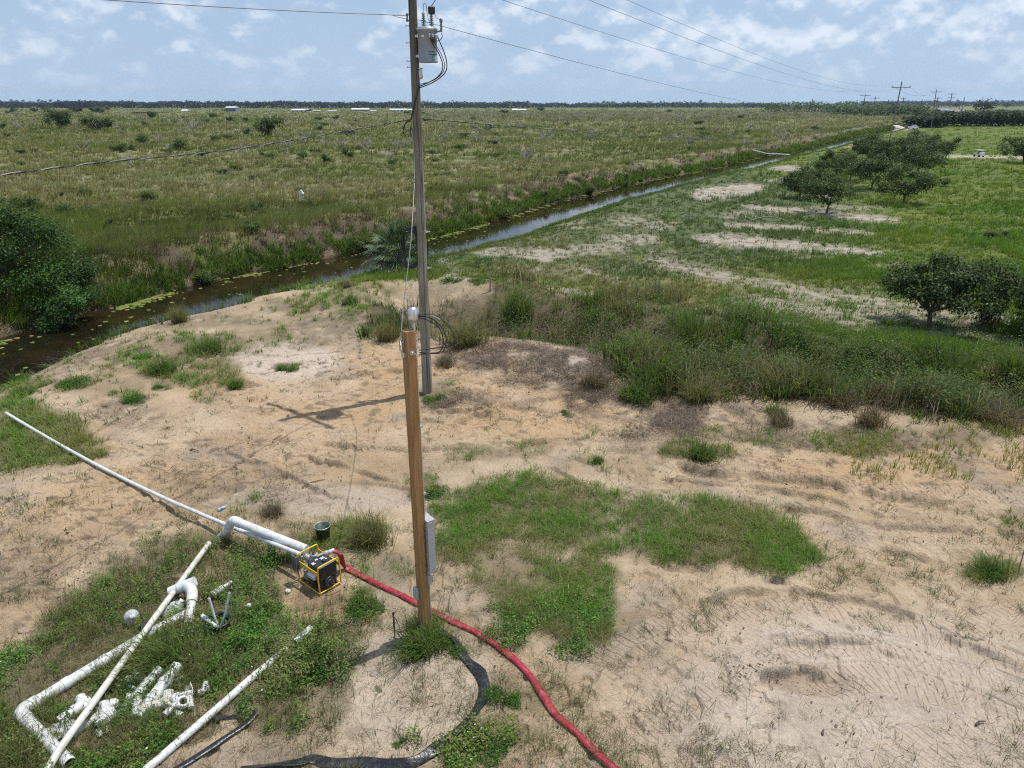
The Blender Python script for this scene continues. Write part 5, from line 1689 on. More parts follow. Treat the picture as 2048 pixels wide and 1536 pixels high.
GR0 = [(0.035, 0.065, 0.015), (0.05, 0.085, 0.02)]; GR1 = [(0.12, 0.20, 0.04), (0.16, 0.24, 0.055), (0.20, 0.22, 0.09)]
BR0 = [(0.085, 0.058, 0.042), (0.12, 0.09, 0.06)]; BR1 = [(0.24, 0.18, 0.14), (0.34, 0.28, 0.21), (0.17, 0.12, 0.095)]
TW0 = [(0.07, 0.075, 0.028), (0.10, 0.08, 0.045)]; TW1 = [(0.22, 0.23, 0.09), (0.34, 0.30, 0.17)]
LF = [(0.07, 0.16, 0.028), (0.10, 0.20, 0.038), (0.05, 0.115, 0.024)]
TS = {'green': tussock(401, 0.50, 0.5, 30, GR0, GR1, leafn=500, leafc=LF), 'brown': tussock(402, 0.5, 0.5, 34, BR0, BR1, lean=1.3), 'tawny': tussock(403, 0.8, 0.6, 46, TW0, TW1, lean=0.7),
      'leafy': tussock(404, 0.24, 0.42, 6, GR0, GR1, leafn=1500, leafc=LF), 'leafyb': tussock(406, 0.24, 0.42, 6, GR0, GR1, leafn=1500, leafc=LF), 'leafyc': tussock(407, 0.28, 0.42, 4, GR0, GR1, leafn=1500, leafc=LF), 'tall': tussock(405, 1.0, 0.5, 44, GR0 + TW0, GR1, lean=0.35)}
TW = {'green': 1.1, 'brown': 1.2, 'tawny': 1.4, 'leafy': 0.85, 'tall': 1.15}
TUS = [
    ('tall', 1030, 640, 75, 'tall dark green grass clump rising behind the big pole right of the wooden stake'),
    ('tawny', 935, 690, 110, 'big tawny tussock with dark base right of the pole, left end of the side ditch'),
    ('green', 1285, 690, 90, 'large green grass clump at the bend of the side ditch'),
    ('tall', 1380, 700, 90, 'tall dark grass clump in the middle of the side ditch'),
    ('green', 1275, 800, 110, 'fresh green grass mound on the front edge of the side ditch'),
    ('tawny', 1400, 800, 100, 'tawny grass mound right of the fresh green one on the ditch edge'),
    ('brown', 1560, 850, 80, 'brown dried tussock at the foot of the side ditch bank'),
    ('brown', 1680, 812, 90, 'large purple brown dried clump on the ditch bank'),
    ('brown', 1740, 850, 90, 'grey brown dried clump right of the purple brown one'),
    ('brown', 2000, 850, 130, 'large dark dried clump at the right end of the ditch bank'),
    ('green', 1550, 830, 60, 'green arching grass clump in front of the dried ones'),
    ('green', 1560, 790, 80, 'bright grass clump halfway along the ditch bank'),
    ('tawny', 1480, 740, 90, 'tawny grass clump inside the side ditch'),
    ('leafy', 1720, 700, 100, 'grey green leafy plant clump in the side ditch left of the citrus tree'),
    ('tall', 1910, 770, 70, 'upright reed like clump at the right of the side ditch'),
    ('tall', 2020, 760, 70, 'upright green reed clump near the right edge'),
    ('leafy', 1880, 800, 80, 'leafy clump right of the reeds on the ditch bank'),
    ('leafy', 960, 565, 50, 'bright green leafy clump on the worn slope left of the wooden stake'),
    ('leafy', 905, 563, 40, 'bright green leafy clump on the worn slope next to the pole'),
    ('tawny', 772, 680, 80, 'olive weed clump left of the pole top cap'),
    ('green', 700, 610, 60, 'green grass clump between pole and canal'),
    ('leafy', 572, 740, 52, 'flat leafy clump alone on pale sand in the middle distance'),
    ('green', 472, 775, 42, 'grass clump right of the broad patch in the middle distance'),
    ('leafy', 145, 768, 76, 'leafy green clump on the left sand near the canal'),
    ('leafy', 40, 790, 60, 'leafy clump at the left edge above the grass patch'),
    ('leafy', 280, 715, 46, 'round leafy clump left of the broad grass patch'),
    ('green', 420, 705, 80, 'arching grass clump on top of the broad grass patch'),
    ('green', 330, 745, 80, 'grass clump in the broad patch left of the pole shadow'),
    ('leafy', 268, 800, 56, 'leafy clump left above the pole shadow'),
    ('leafy', 316, 775, 30, 'small dark leafy clump in the middle of the left sand'),
    ('tawny', 360, 645, 60, 'straw coloured tussock leaning over the near canal edge'),
    ('brown', 690, 575, 40, 'dried tussock on the near bank by the water gap'),
    ('leafy', 872, 800, 56, 'green leafy clump at the foot of the big pole'),
    ('brown', 890, 730, 56, 'dried stems clump right of the big pole foot'),
    ('brown', 1190, 770, 90, 'dried brown weed clump at the end of the spoil heap'),
    ('green', 1400, 915, 100, 'low green grass mound on the sand below the ditch bank'),
    ('green', 1195, 925, 34, 'small grass tuft on the sand centre right'),
    ('leafy', 1130, 826, 24, 'tiny dark green plant on the orange sand'),
    ('leafy', 868, 985, 66, 'dark leafy clump touching the wooden post halfway up'),
    ('green', 850, 1300, 130, 'dark grass clump round the foot of the wooden post'),
    ('leafy', 905, 1300, 60, 'leafy plant at the right foot of the wooden post'),
    ('tawny', 740, 1090, 110, 'wispy pale grass tussock right of the dark green bucket'),
    ('green', 340, 1330, 150, 'large wiry grass mound behind the white fittings'),
    ('leafy', 600, 1350, 130, 'bushy leafy clump right of the broken pipe line'),
    ('leafy', 560, 1120, 80, 'leafy clump left of the yellow pump'),
    ('leafy', 520, 1230, 110, 'bushy leafy clump right of the black tub'),
    ('brown', 545, 1030, 60, 'brown dried weed patch above the thick white pipe'),
    ('leafy', 800, 1485, 26, 'small round leafy seedling above the black hose'),
    ('leafy', 960, 1500, 90, 'leafy creeper patch right of the black hose end'),
    ('leafy', 1010, 1400, 80, 'leafy creeper patch right of the black hose bend'),
    ('green', 1985, 1150, 90, 'lone grass clump on the sand near the right edge'),
    ('leafy', 640, 1320, 110, 'leafy clump at the edge of the post shadow'),
    ('leafy', 730, 1215, 110, 'leafy weed patch under the red hose near the pump'),
]
first = set()
for kind_, px, py, wpx, lab in TUS:
    o = TS[kind_ if kind_ != 'leafy' else ('leafy', 'leafyb', 'leafyc')[int(px) % 3]].copy(); COL.objects.link(o)
    p = G(px, py)
    dep = p[1] * CP + (H - p[2]) * SP
    s_ = wpx * dep / F / TW[kind_]
    s_ = min(s_, 1.6)
    o.location = p; o.scale = (s_ * rng.uniform(0.8, 1.25), s_ * rng.uniform(0.75, 1.1), s_ if kind_ in ('tall',) else min(s_ * rng.uniform(0.7, 1.0), 1.0)); o.rotation_euler = (0, 0, rng.uniform(0, 6.28))
    o.name = 'leafy_weed' if kind_ == 'leafy' else ('dry_tussock' if kind_ == 'brown' else 'grass_clump')
    tag(o, lab, 'weed' if kind_ == 'leafy' else 'grass clump', 'weed and grass clumps')

# ---- distant woods, pines and the citrus hedge
def wood_mass(name, label, segs, n, size, cols, thick=40.0):
    """segs: list of (px0, px1, ytop, ybase)"""
    vg = Veg()
    tot = sum(abs(b[1] - b[0]) for b in segs)
    for (x0, x1, yt, yb) in segs:
        k = int(n * abs(x1 - x0) / tot)
        px = rng.uniform(x0, x1, k)
        v = yb - 768.0; Yb = H / (F * SP + v * CP) * (F * CP - v * SP)
        Y = Yb + rng.rand(k) * thick
        X = (px - 1024) / (F * CP - v * SP) * Yb
        vt = yt - 768.0
        htop = H - Yb * (F * SP + vt * CP) / (F * CP - vt * SP)
        prof = htop * (0.55 + 0.75 * fbm(px * 0.05 * 1500 / max(Yb, 300) + Yb, Y * 0.02, 4, 401))
        z = prof * rng.rand(k) ** 0.55
        pos = np.stack([X, Y, z], 1)
        cl = fbm(px * 0.12, z * 0.15 + Y * 0.05, 2, 411)
        col = pick(k, cols) * (0.6 + 0.8 * cl)[:, None]
        o_ = np.zeros((k, 3)); o_[:, 1] = -0.5; o_[:, 2] = 0.4
        vg.leaves(pos, size, col, up=0.6, aspect=0.8, out=o_)
    o = vg.build(name, M['leaves'])
    tag(o, label, 'trees', kind='stuff')
    return o


WD = [(0.010, 0.020, 0.008), (0.016, 0.029, 0.010), (0.007, 0.014, 0.007)]
WG = [(0.045, 0.085, 0.020), (0.065, 0.11, 0.028), (0.035, 0.065, 0.018)]
wood_mass('far_woods', 'dark line of far off woods along the flat horizon',
          [(-400, 130, 205, 216.5), (112, 172, 201.5, 216.5), (110, 420, 203.3, 216.5), (420, 800, 203.3, 216.5), (800, 1060, 204, 216.3), (1060, 1560, 206.2, 215.4), (1740, 2500, 202.5, 213.8)], 42000, 4.5, WD, 60)
wood_mass('blue_hills_woods', 'very distant bluish wooded rise on the horizon', [(-500, 190, 202.5, 211.2), (1180, 1420, 205.0, 211.4), (1750, 2600, 203.0, 211.4)], 2600, 22, WD, 300)
wood_mass('green_thicket', 'mid distance green thicket left of the crossarm pole', [(1545, 1760, 204, 224), (1420, 1480, 204.5, 215.5), (1740, 1870, 211, 232), (1690, 1860, 209, 228)], 9000, 2.2, WG, 50)
wood_mass('citrus_grove', 'dark citrus grove edge beyond the right meadow', [(1862, 2300, 224, 253), (1838, 1900, 231, 256), (1990, 2300, 222, 246)], 34000, 0.9, [(0.016, 0.034, 0.009), (0.024, 0.045, 0.012), (0.034, 0.056, 0.014)], 14)


def far_tree(seed, umbrella=True):
    rs = np.random.RandomState(seed)
    root = empty('pine_tree' if umbrella else 'round_tree')
    mb = MB(); mb.tube([(0, 0, -0.5), (0.1, 0, 5), (0, 0.1, 9.0 if umbrella else 5.5)], [0.35, 0.28, 0.15], n=6, caps=False)
    mb.build('trunk', M['bark'], root)
    vg = Veg()
    n = 420
    for c_, rr_, hh in ([((0, 0, 9.6), 2.9, 1.3), ((1.4, 0.4, 8.3), 1.7, 0.9), ((-1.6, 0, 8.6), 1.6, 0.8)] if umbrella else [((0, 0, 5.5), 4.4, 3.6), ((2, 0, 4), 2.8, 2.4), ((-2, 0, 4.5), 2.8, 2.4)]):
        d = rs.normal(0, 1, (n // 3, 3)); d /= np.linalg.norm(d, axis=1)[:, None]
        p_ = np.array(c_) + d * (rs.rand(n // 3) ** 0.4)[:, None] * np.array([rr_, rr_, hh])
        vg.leaves(p_, 1.0, np.array(WD)[rs.choice(3, n // 3)], up=0.5, aspect=0.7, out=d)
    vg.build('crown', M['leaves'], root)
    return root


FT = [far_tree(1), far_tree(2), far_tree(3, False), far_tree(4, False)]
FARS = [(133, 201, 'umbrella shaped pine over the dark group at the left horizon', 0), (184, 201.5, 'pine right of the dark group at the left horizon', 2), (209, 203, 'lone pine further right of the dark group', 0),
        (286, 203.5, 'small pine above the rust brown shed', 1), (322, 202, 'broad topped pine left of the small white shed', 0), (22, 206, 'round dark tree at the left horizon', 2), (40, 207, 'round tree next to the leftmost horizon tree', 3),
        (120, 206, 'dark bushy tree forming the left of the pine group', 2), (148, 206, 'dark bushy tree in the middle of the pine group', 3), (165, 206.5, 'dark bushy tree at the right of the pine group', 2),
        (460, 203.5, 'pine above the two storey barn', 1), (478, 205, 'small pine right of the barn', 0), (494, 203.5, 'pine well right of the barn', 1), (519, 206, 'thin pine between the barn and the long shed', 1),
        (930, 201.5, 'rounded dark tree on the horizon right of the big pole', 2), (1047, 206, 'pine above the white tents', 0), (1072, 206, 'pine just right of the white tents', 1), (1180, 207, 'small horizon tree in the middle', 3),
        (246, 207, 'small round tree on the left horizon', 3), (262, 207, 'small round tree beside another on the left horizon', 2), (725, 205, 'small pine above the red walled barn', 1), (700, 206, 'small pine left of the red walled barn', 0), (580, 206, 'small pine above the long white shed', 0), (640, 206.5, 'small pine between the two white barns', 1)]
u3 = set()


def place_far(px, ytop, v, ybase=215.9):
    t_ = FT[v] if v not in u3 else dup_tree(FT[v]); u3.add(v)
    v0 = ybase - 768.0; Yb = H / (F * SP + v0 * CP) * (F * CP - v0 * SP) - 30
    q = Q(px, ytop, Yb)
    k_ = q[2] / (10.8 if v < 2 else 9.0)
    t_.location = (q[0], Yb, 0); t_.scale = (k_ * 1.9, k_ * 1.9, k_); t_.rotation_euler = (0, 0, rng.uniform(0, 6))
    return t_


for px, yt, lab, v in FARS:
    tag(place_far(px, yt, v), lab, 'tree', 'trees along the horizon')
t = place_far(1974, 195, 2, 226); t.scale = (t.scale[0] * 0.75, t.scale[1] * 0.75, t.scale[2]); tag(t, 'tall dark forked tree rising beyond the citrus grove at right', 'tree')
t = place_far(1782, 200, 3, 216); tag(t, 'broad tree behind the distant power poles', 'tree', 'trees along the horizon')
t = place_far(1915, 202, 2, 215.5); tag(t, 'dark tree behind the distant house', 'tree', 'trees along the horizon')
t = place_far(2016, 203, 3, 215.5); tag(t, 'rounded tree near the right end of the horizon', 'tree', 'trees along the horizon')
# ------------------------------------------------------------------ the poles and wires
POLE = np.array([-2.52, 19.62, 0.0]); POLE[2] = zpt(POLE[0], POLE[1])
PTOP = np.array([-2.42, 19.62, 12.25])


def pole_at(z):
    t = (z - POLE[2]) / (PTOP[2] - POLE[2])
    return POLE + (PTOP - POLE) * t


def pole_r(z):
    return 0.148 - 0.0042 * z


def on_pole(z, ang, extra=0.0):
    c = pole_at(z); r = pole_r(z) + extra
    return np.array([c[0] + math.cos(ang) * r, c[1] + math.sin(ang) * r, z])


ARM_DIR = Vector((0.80, -0.60, 0.0)).normalized()

up_ = empty('utility_pole', tuple(POLE))
off = Vector(POLE)


def L(p):
    return Vector(p) - off


mb = MB()
zz = np.linspace(-0.3, 12.25 - POLE[2], 22)
mb.tube([L(pole_at(z + POLE[2])) for z in zz], [pole_r(z) for z in zz], n=20)
mb.build('pole_shaft', M['weathered_pole'], up_)
mb = MB()
c = L(pole_at(11.15)) + Vector((0.05, 0.16, 0))
rot = Matrix((ARM_DIR, Vector((0, 0, 1)).cross(ARM_DIR), Vector((0, 0, 1)))).transposed()
mb.box(c, (2.9, 0.10, 0.13), rot=rot, bevel=0.01)
mb.build('crossarm', M['weathered_pole'], up_)
for sgn in (-1, 1):
    b = MB(); b.tube([c + ARM_DIR * sgn * 0.85 - Vector((0, 0, 0.05)), L(pole_at(10.62)) + ARM_DIR * sgn * 0.1], 0.014, n=6)
    b.build('brace', M['galvanised'], up_)


def insulator(p, h=0.18, r=0.05):
    b = MB()
    prof = [(0.012, -0.08), (0.012, 0.0)]
    for i in range(3):
        z = i * h / 3
        prof += [(r, z), (r * 1.0, z + h / 12), (r * 0.45, z + h / 5)]
    prof += [(r * 0.4, h), (0.0, h + 0.01)]
    b.lathe(prof, c=p, n=10)
    return b


PINS = [c + ARM_DIR * s * 1.3 + Vector((0, 0, 0.15)) for s in (-1, 1)] + [L(pole_at(12.25)) + Vector((0, 0, 0.08))]
for q in PINS: insulator(q).build('insulator', M['porcelain'], up_)
# step bolts, through bolts and straps
for z, a in ((9.80, math.pi * 0.98), (9.42, math.pi * 0.98), (8.86, math.pi * 0.98), (9.0, math.pi * 1.0)):
    b = MB(); a0 = on_pole(z, a, -0.02); a1 = on_pole(z, a, 0.085)
    b.tube([L(a0), L(a1)], 0.011, n=6); b.box(L(a1), (0.025, 0.04, 0.04)); b.build('bolt', M['galvanised'], up_)
for z in (3.75, 4.75):
    b = MB(); a1 = on_pole(z, -0.1, 0.02); b.box(L(a1), (0.06, 0.06, 0.05)); b.tube([L(a1), L(on_pole(z, -0.1, 0.12))], 0.012, n=6); b.build('bolt', M['galvanised'], up_)
# grey clevis below the transformer, dark knob insulators of the dead end
b = MB(); q = L(on_pole(8.75, -0.5, 0.05)); b.lathe([(0.03, -0.17), (0.055, -0.14), (0.055, 0.02), (0.03, 0.06), (0.07, 0.07), (0.07, 0.09), (0.0, 0.10)], c=q, n=12); b.build('spool_bracket', M['galvanised'], up_)
b = MB(); q = L(on_pole(9.98, math.pi, 0.04)); b.lathe([(0.0, -0.09), (0.035, -0.09), (0.035, -0.05), (0.02, -0.03), (0.02, 0.03), (0.035, 0.05), (0.035, 0.09), (0, 0.09)], c=q, n=10); b.build('spool_insulator', M['porcelain'], up_)
b = MB(); b.tube([L(on_pole(10.02, math.pi, 0.04)), L(on_pole(10.04, math.pi, 0.42))], 0.012, n=6); b.tube([L(on_pole(9.95, math.pi, 0.04)), L(on_pole(9.99, math.pi, 0.28)), L(on_pole(10.04, math.pi, 0.42))], 0.008, n=6)
b.build('strain_clamp', M['galvanised'], up_)
# ground wire stapled down the shaft
b = MB(); b.tube([L(on_pole(z, -1.25 + 0.03 * math.sin(z * 3), 0.004)) for z in np.linspace(0.2, 10, 30)], 0.006, n=5); b.build('ground_wire', M['wire_dark'], up_)
tag(up_, 'tall weathered grey wooden power pole standing on the sand behind the square post', 'power pole')

# ---- transformer
TZ0, TZ1 = 8.96, 9.72
tc_ = Q(855, 85, 19.45); tcx, tcy = tc_[0], 19.45
tr = empty('transformer', (tcx, tcy, TZ0))
b = MB()
b.lathe([(0.0, 0.0), (0.232, 0.0), (0.24, 0.015), (0.24, 0.03), (0.235, 0.035), (0.235, 0.70), (0.25, 0.705), (0.25, 0.725), (0.235, 0.73)], n=36)
b.build('tank', M['tank_grey'], tr)
b = MB(); b.lathe([(0.258, 0.725), (0.262, 0.735), (0.262, 0.765), (0.24, 0.785), (0.14, 0.815), (0.0, 0.825)], n=36); b.build('lid', M['alu_cast'], tr)
for dx, dy, hh in ((-0.08, 0.05, 0.34), (0.12, -0.02, 0.30)):
    b = MB(); pr = [(0.055, 0.0), (0.055, 0.02)]
    for i in range(6):
        z = 0.03 + i * hh / 7
        pr += [(0.022, z), (0.064 - 0.003 * i, z + hh / 22), (0.062 - 0.003 * i, z + hh / 14), (0.022, z + hh / 10)]
    pr += [(0.02, hh * 0.95), (0.012, hh), (0.0, hh + 0.01)]
    b.lathe(pr, c=(dx, dy, 0.80), n=14); b.build('bushing', M['porcelain'], tr)
b = MB(); b.lathe([(0.0, 0), (0.055, 0.0), (0.072, 0.03), (0.07, 0.13), (0.055, 0.16), (0.0, 0.16)], c=(0.13, -0.02, 1.08), n=12)
for i in range(6):
    a = i * math.pi / 3; b.tube([(0.13 + 0.072 * math.cos(a), -0.02 + 0.072 * math.sin(a), 1.075), (0.13 + 0.076 * math.cos(a), -0.02 + 0.076 * math.sin(a), 1.24)], 0.012, n=5)
b.build('bushing_cover', M['black_plastic'], tr)
b = MB(); b.tube([(0.24, -0.08, 0.68), (0.33, -0.10, 0.70), (0.36, -0.10, 0.76)], 0.018, n=6)
pr = [(0.02, 0.0), (0.03, 0.02)]
for i in range(3): pr += [(0.022, 0.05 + i * 0.05), (0.036, 0.065 + i * 0.05), (0.022, 0.08 + i * 0.05)]
pr += [(0.022, 0.2), (0.04, 0.21), (0.042, 0.27), (0.02, 0.30), (0, 0.30)]
b.lathe(pr, c=(0.36, -0.10, 0.68), n=10); b.build('surge_arrester', M['porcelain'], tr)
# low-voltage terminals on the front right
for dx, dy, z in ((0.07, -0.25, 0.60), (0.14, -0.22, 0.60), (0.20, -0.16, 0.60)):
    b = MB(); b.lathe([(0.025, 0), (0.03, 0.04), (0.02, 0.05), (0.022, 0.08), (0, 0.085)], c=(dx, dy, z), n=10, axis=(dx, dy, 0)); b.box((dx * 1.25, dy * 1.25, z - 0.015), (0.03, 0.03, 0.07)); b.build('terminal', M['galvanised'], tr)
b = MB(); b.box((0.17, -0.19, 0.47), (0.08, 0.05, 0.09), rz=0.7, bevel=0.008); b.build('clamp_block', M['black_plastic'], tr)
b = MB()
for z in (0.15, 0.60): b.box((-0.26, 0.10, z), (0.10, 0.09, 0.05)); b.box((-0.22, 0.06, z), (0.06, 0.14, 0.10))
b.build('mounting_bracket', M['galvanised'], tr)


def on_tank(u, z, dr=0.0015):
    """u = metres round the tank from the point facing the camera"""
    a = -math.pi / 2 - math.atan2(-tcx, tcy) * 0 + u / 0.235
    return ((0.235 + dr) * math.cos(a), (0.235 + dr) * math.sin(a), z)


def wrap_rect(u0, u1, z0, z1, dr, name, mat, n=8):
    b = MB(); vs = []; fs = []
    for i in range(n + 1):
        u = u0 + (u1 - u0) * i / n
        vs += [on_tank(u, z0, dr), on_tank(u, z1, dr)]
    for i in range(n): fs.append((2 * i, 2 * i + 2, 2 * i + 3, 2 * i + 1))
    b.add(vs, fs); return b.build(name, M[mat], tr)


wrap_rect(-0.13, -0.05, 0.56, 0.605, 0.002, 'nameplate', 'white_sticker')
wrap_rect(0.045, 0.30, 0.165, 0.245, 0.002, 'warning_label', 'blue_sticker')
wrap_rect(0.12, 0.205, 0.02, 0.155, 0.002, 'rating_sticker', 'green_sticker')
wrap_rect(0.135, 0.19, 0.085, 0.10, 0.004, 'sticker_line', 'white_sticker')
cu = bpy.data.curves.new('lettering', 'FONT'); cu.body = 'NON PCB'; cu.size = 0.062; cu.extrude = 0.0; cu.offset = 0.0
to = bpy.data.objects.new('lettering_source', cu); COL.objects.link(to)
bpy.context.view_layer.update()
me_ = bpy.data.meshes.new_from_object(to.evaluated_get(bpy.context.evaluated_depsgraph_get()))
bpy.data.objects.remove(to)
xs_ = [v.co.x for v in me_.vertices]; k_ = 0.235 / (max(xs_) - min(xs_))
for v in me_.vertices:
    v.co = on_tank(0.055 + (v.co.x - min(xs_)) * k_, 0.184 + v.co.y, 0.004)
me_.materials.append(M['white_sticker'])
lt = bpy.data.objects.new('lettering', me_); COL.objects.link(lt); lt.parent = tr
tag(tr, 'grey cylindrical transformer lettered NON PCB mounted high on the power pole', 'transformer')


def cable(name, pts, r, mat, label, cat='cable', group=None, per=8, n=6):
    b = MB(); sp = smooth_path(pts, per) if per else pts
    b.tube(sp, r, n=n)
    o = b.build(name, M[mat]); tag(o, label, cat, group); return o


def TP(x, y, z):
    return (tcx + x, tcy + y, TZ0 + z)


g_ = 'cables of the transformer'
end_ = on_pole(8.42, -0.6, 0.02)
cable('drop_cable', [TP(0.10, -0.27, 0.56), TP(0.14, -0.26, 0.42), TP(0.26, -0.25, 0.25), TP(0.36, -0.22, 0.02), TP(0.36, -0.2, -0.18), TP(0.2, -0.15, -0.36), TP(-0.1, -0.12, -0.5), tuple(end_)], 0.013, 'cable_black', 'black cable looping nearest the tank from transformer terminals down to the pole', group=g_)
cable('drop_cable', [TP(0.16, -0.22, 0.56), TP(0.2, -0.2, 0.42), TP(0.36, -0.18, 0.15), TP(0.42, -0.16, -0.08), TP(0.34, -0.14, -0.26), TP(0.1, -0.1, -0.42), tuple(end_ + np.array([0, 0, 0.04]))], 0.009, 'cable_black', 'thin middle black cable looping from the transformer to the pole', group=g_)
cable('drop_cable', [TP(0.24, -0.17, 0.62), TP(0.32, -0.15, 0.45), TP(0.44, -0.14, 0.15), TP(0.47, -0.12, -0.1), TP(0.38, -0.12, -0.28), TP(0.1, -0.08, -0.46), tuple(end_ + np.array([0, 0, -0.04]))], 0.013, 'cable_black', 'outermost black cable loop bulging right of the transformer', group=g_)
cable('jumper_wire', [TP(0.36, -0.10, 0.66), TP(0.38, -0.12, 0.58), TP(0.33, -0.14, 0.50), TP(0.24, -0.17, 0.47)], 0.009, 'cable_black', 'short jumper wire under the surge arrester', group=g_)
cable('jumper_wire', [TP(-0.08, 0.05, 1.14), TP(-0.06, 0.03, 1.30), TP(0.0, 0.0, 1.28), TP(0.02, 0.0, 1.10), TP(0.06, -0.02, 0.92), TP(0.12, -0.02, 0.88)], 0.006, 'cable_black', 'thin wire arching from the left bushing of the transformer', group=g_)
cable('jumper_wire', [TP(0.16, -0.03, 1.24), TP(0.2, -0.05, 1.1), TP(0.26, -0.08, 0.98), TP(0.36, -0.10, 0.96)], 0.006, 'cable_black', 'wire from the covered bushing to the surge arrester', group=g_)
cable('tap_wire', [TP(0.13, -0.02, 1.25), TP(0.2, -0.02, 1.34), TP(0.36, 0.0, 1.58), tuple(Vector(POLE) + PINS[1])], 0.009, 'cable_black', 'black tap wire rising from the covered bushing to the crossarm', group=g_)
s0 = on_pole(8.42, -0.8, 0.02)
cable('riser_cable', [tuple(end_), tuple(on_pole(8.25, -1.2, 0.03)), tuple(on_pole(8.0, -1.8, 0.03)), tuple(on_pole(7.75, -2.4, 0.03)), tuple(on_pole(7.62, -2.9, 0.04))], 0.018, 'cable_black', 'twisted black cable wrapping round the pole below the transformer', group=g_)

# ---- overhead lines
SPAN_END = np.array([78.9, 157.5, 0.0])
sdir = Vector((0.51, 0.86, 0)).normalized()
adir = Vector((0.86, -0.51, 0)).normalized()
far_arm = [Vector(SPAN_END) + adir * s * 1.55 + Vector((0, 0, 11.6)) for s in (-1, 1)] + [Vector(SPAN_END) + Vector((0, 0, 12.3))]
pins_w = [Vector(POLE) + q + Vector((0, 0, 0.12)) for q in PINS]
lab3 = ['lowest of the three upper power wires running to the crossarm pole', 'middle one of the three upper power wires running to the crossarm pole', 'highest of the three upper power wires running to the crossarm pole']
for i in range(3):
    cable('power_line', catenary(pins_w[i], far_arm[i], 2.1, 40), 0.0065, 'wire_dark', lab3[i], 'power line', 'overhead wires', per=0, n=5)
cable('power_line', catenary(on_pole(9.93, -0.3, 0.02), Vector(SPAN_END) + Vector((-0.1, 0, 9.0)), 2.4, 40), 0.0065, 'wire_dark', 'single neutral wire running right from behind the transformer', 'power line', 'overhead wires', per=0, n=5)
e1 = Q(160, -4, 12.4); e0 = on_pole(10.04, math.pi, 0.42)
dd = e1 - e0
cable('power_line', catenary(e0, e0 + dd * 3.6 + np.array([0, 0, 1.0]), 0.35, 30), 0.0065, 'wire_copper', 'reddish wire running left from the pole to the top edge', 'power line', 'overhead wires', per=0, n=5)


def twisted(name, pts, label, r=0.011, mats=('cable_alu', 'cable_black', 'cable_black'), pitch=0.55):
    root = empty(name, tuple(pts[0]))
    o0 = Vector(pts[0])
    pts = [Vector(p) for p in pts]
    # dense resample
    dense = []
    for a, b_ in zip(pts[:-1], pts[1:]):
        k = max(2, int((b_ - a).length / 0.14))
        dense += [a.lerp(b_, i / k) for i in range(k)]
    dense.append(pts[-1])
    for j, m_ in enumerate(mats):
        path = []; s = 0
        for i, p in enumerate(dense):
            if i: s += (p - dense[i - 1]).length
            t_ = (dense[min(i + 1, len(dense) - 1)] - dense[max(i - 1, 0)]).normalized()
            u = t_.cross(Vector((0, 0, 1))); u = u.normalized() if u.length > 0.05 else Vector((1, 0, 0)); w = u.cross(t_)
            a = s / pitch * 2 * math.pi + j * 2.094
            path.append(p - o0 + (u * math.cos(a) + w * math.sin(a)) * r * 1.15)
        b = MB(); b.tube(path, r, n=5); b.build('strand', M[m_], root)
    tag(root, label, 'cable', 'twisted service cables')
    return root


a0 = on_pole(7.62, math.pi * 1.05, 0.06)
tri_l = [a0, Q(500, 294, 14.6), Q(200, 325, 11.75), Q(0, 350, 10.5)]
tri_l = smooth_path(tri_l, 8)
dlast = (tri_l[-1] - tri_l[-4]); tri_l.append(tri_l[-1] + dlast * 6 + np.array([0, 0, -0.1]))
twisted('service_cable', tri_l, 'twisted service cable sagging from the pole across the field to the left edge', r=0.0075)
tri_r = catenary(on_pole(7.64, 0.0, 0.06), Vector(SPAN_END) + Vector((0, 0, 7.4)), 2.6, 50)
twisted('service_cable', tri_r[:22], 'thin twisted cable running right from the pole low over the scrub field', r=0.0075)
cable('service_cable_end', tri_r[21:], 0.018, 'cable_alu', 'far half of the low cable reaching the crossarm pole', 'cable', 'overhead wires', per=0, n=5)
for i, zz_ in enumerate((7.56, 7.50)):
    cable('cable_loop', [tuple(on_pole(7.6, math.pi, 0.05)), tuple(on_pole(zz_, math.pi, 0.16 + 0.05 * i)), tuple(on_pole(zz_ - 0.14 - 0.06 * i, math.pi, 0.22 + 0.03 * i)), tuple(on_pole(zz_ - 0.22 - 0.06 * i, math.pi, 0.10)), tuple(on_pole(zz_ - 0.08, math.pi, 0.04))], 0.011, 'cable_black',
          ('small' if i else 'large') + ' black splice loop at the cable knot left of the pole', 'cable loop')

# ---- square treated post with the service equipment
PB = G(850, 1268); PB[2] -= 0.0
PT = np.array([PB[0] + 0.02, PB[1] + 0.02, 5.16])
wp = empty('wooden_post', tuple(PB))
ang_ = math.radians(38)
bm = bmesh.new()
bmesh.ops.create_cube(bm, size=1.0)
for v in bm.verts: v.co = Vector((v.co.x * 0.142, v.co.y * 0.142, (v.co.z + 0.5) * (PT[2] - PB[2] + 0.3) - 0.3))
bmesh.ops.bevel(bm, geom=bm.edges[:], offset=0.006, segments=2, affect='EDGES')
me_ = bpy.data.meshes.new('timber'); bm.to_mesh(me_); bm.free(); me_.materials.append(M['treated_timber'])
o = bpy.data.objects.new('timber', me_); COL.objects.link(o); o.parent = wp; o.rotation_euler = (0, 0, ang_)
tl = (PT - PB) / (PT[2] - PB[2])
# face normals of the post
n1 = Vector((math.sin(ang_), -math.cos(ang_), 0))      # right-hand visible face
n2 = Vector((-math.cos(ang_), -math.sin(ang_), 0))     # left-hand visible face
n3 = -n1; n4 = -n2


def pz(z):
    return Vector((0, 0, z - PB[2]))


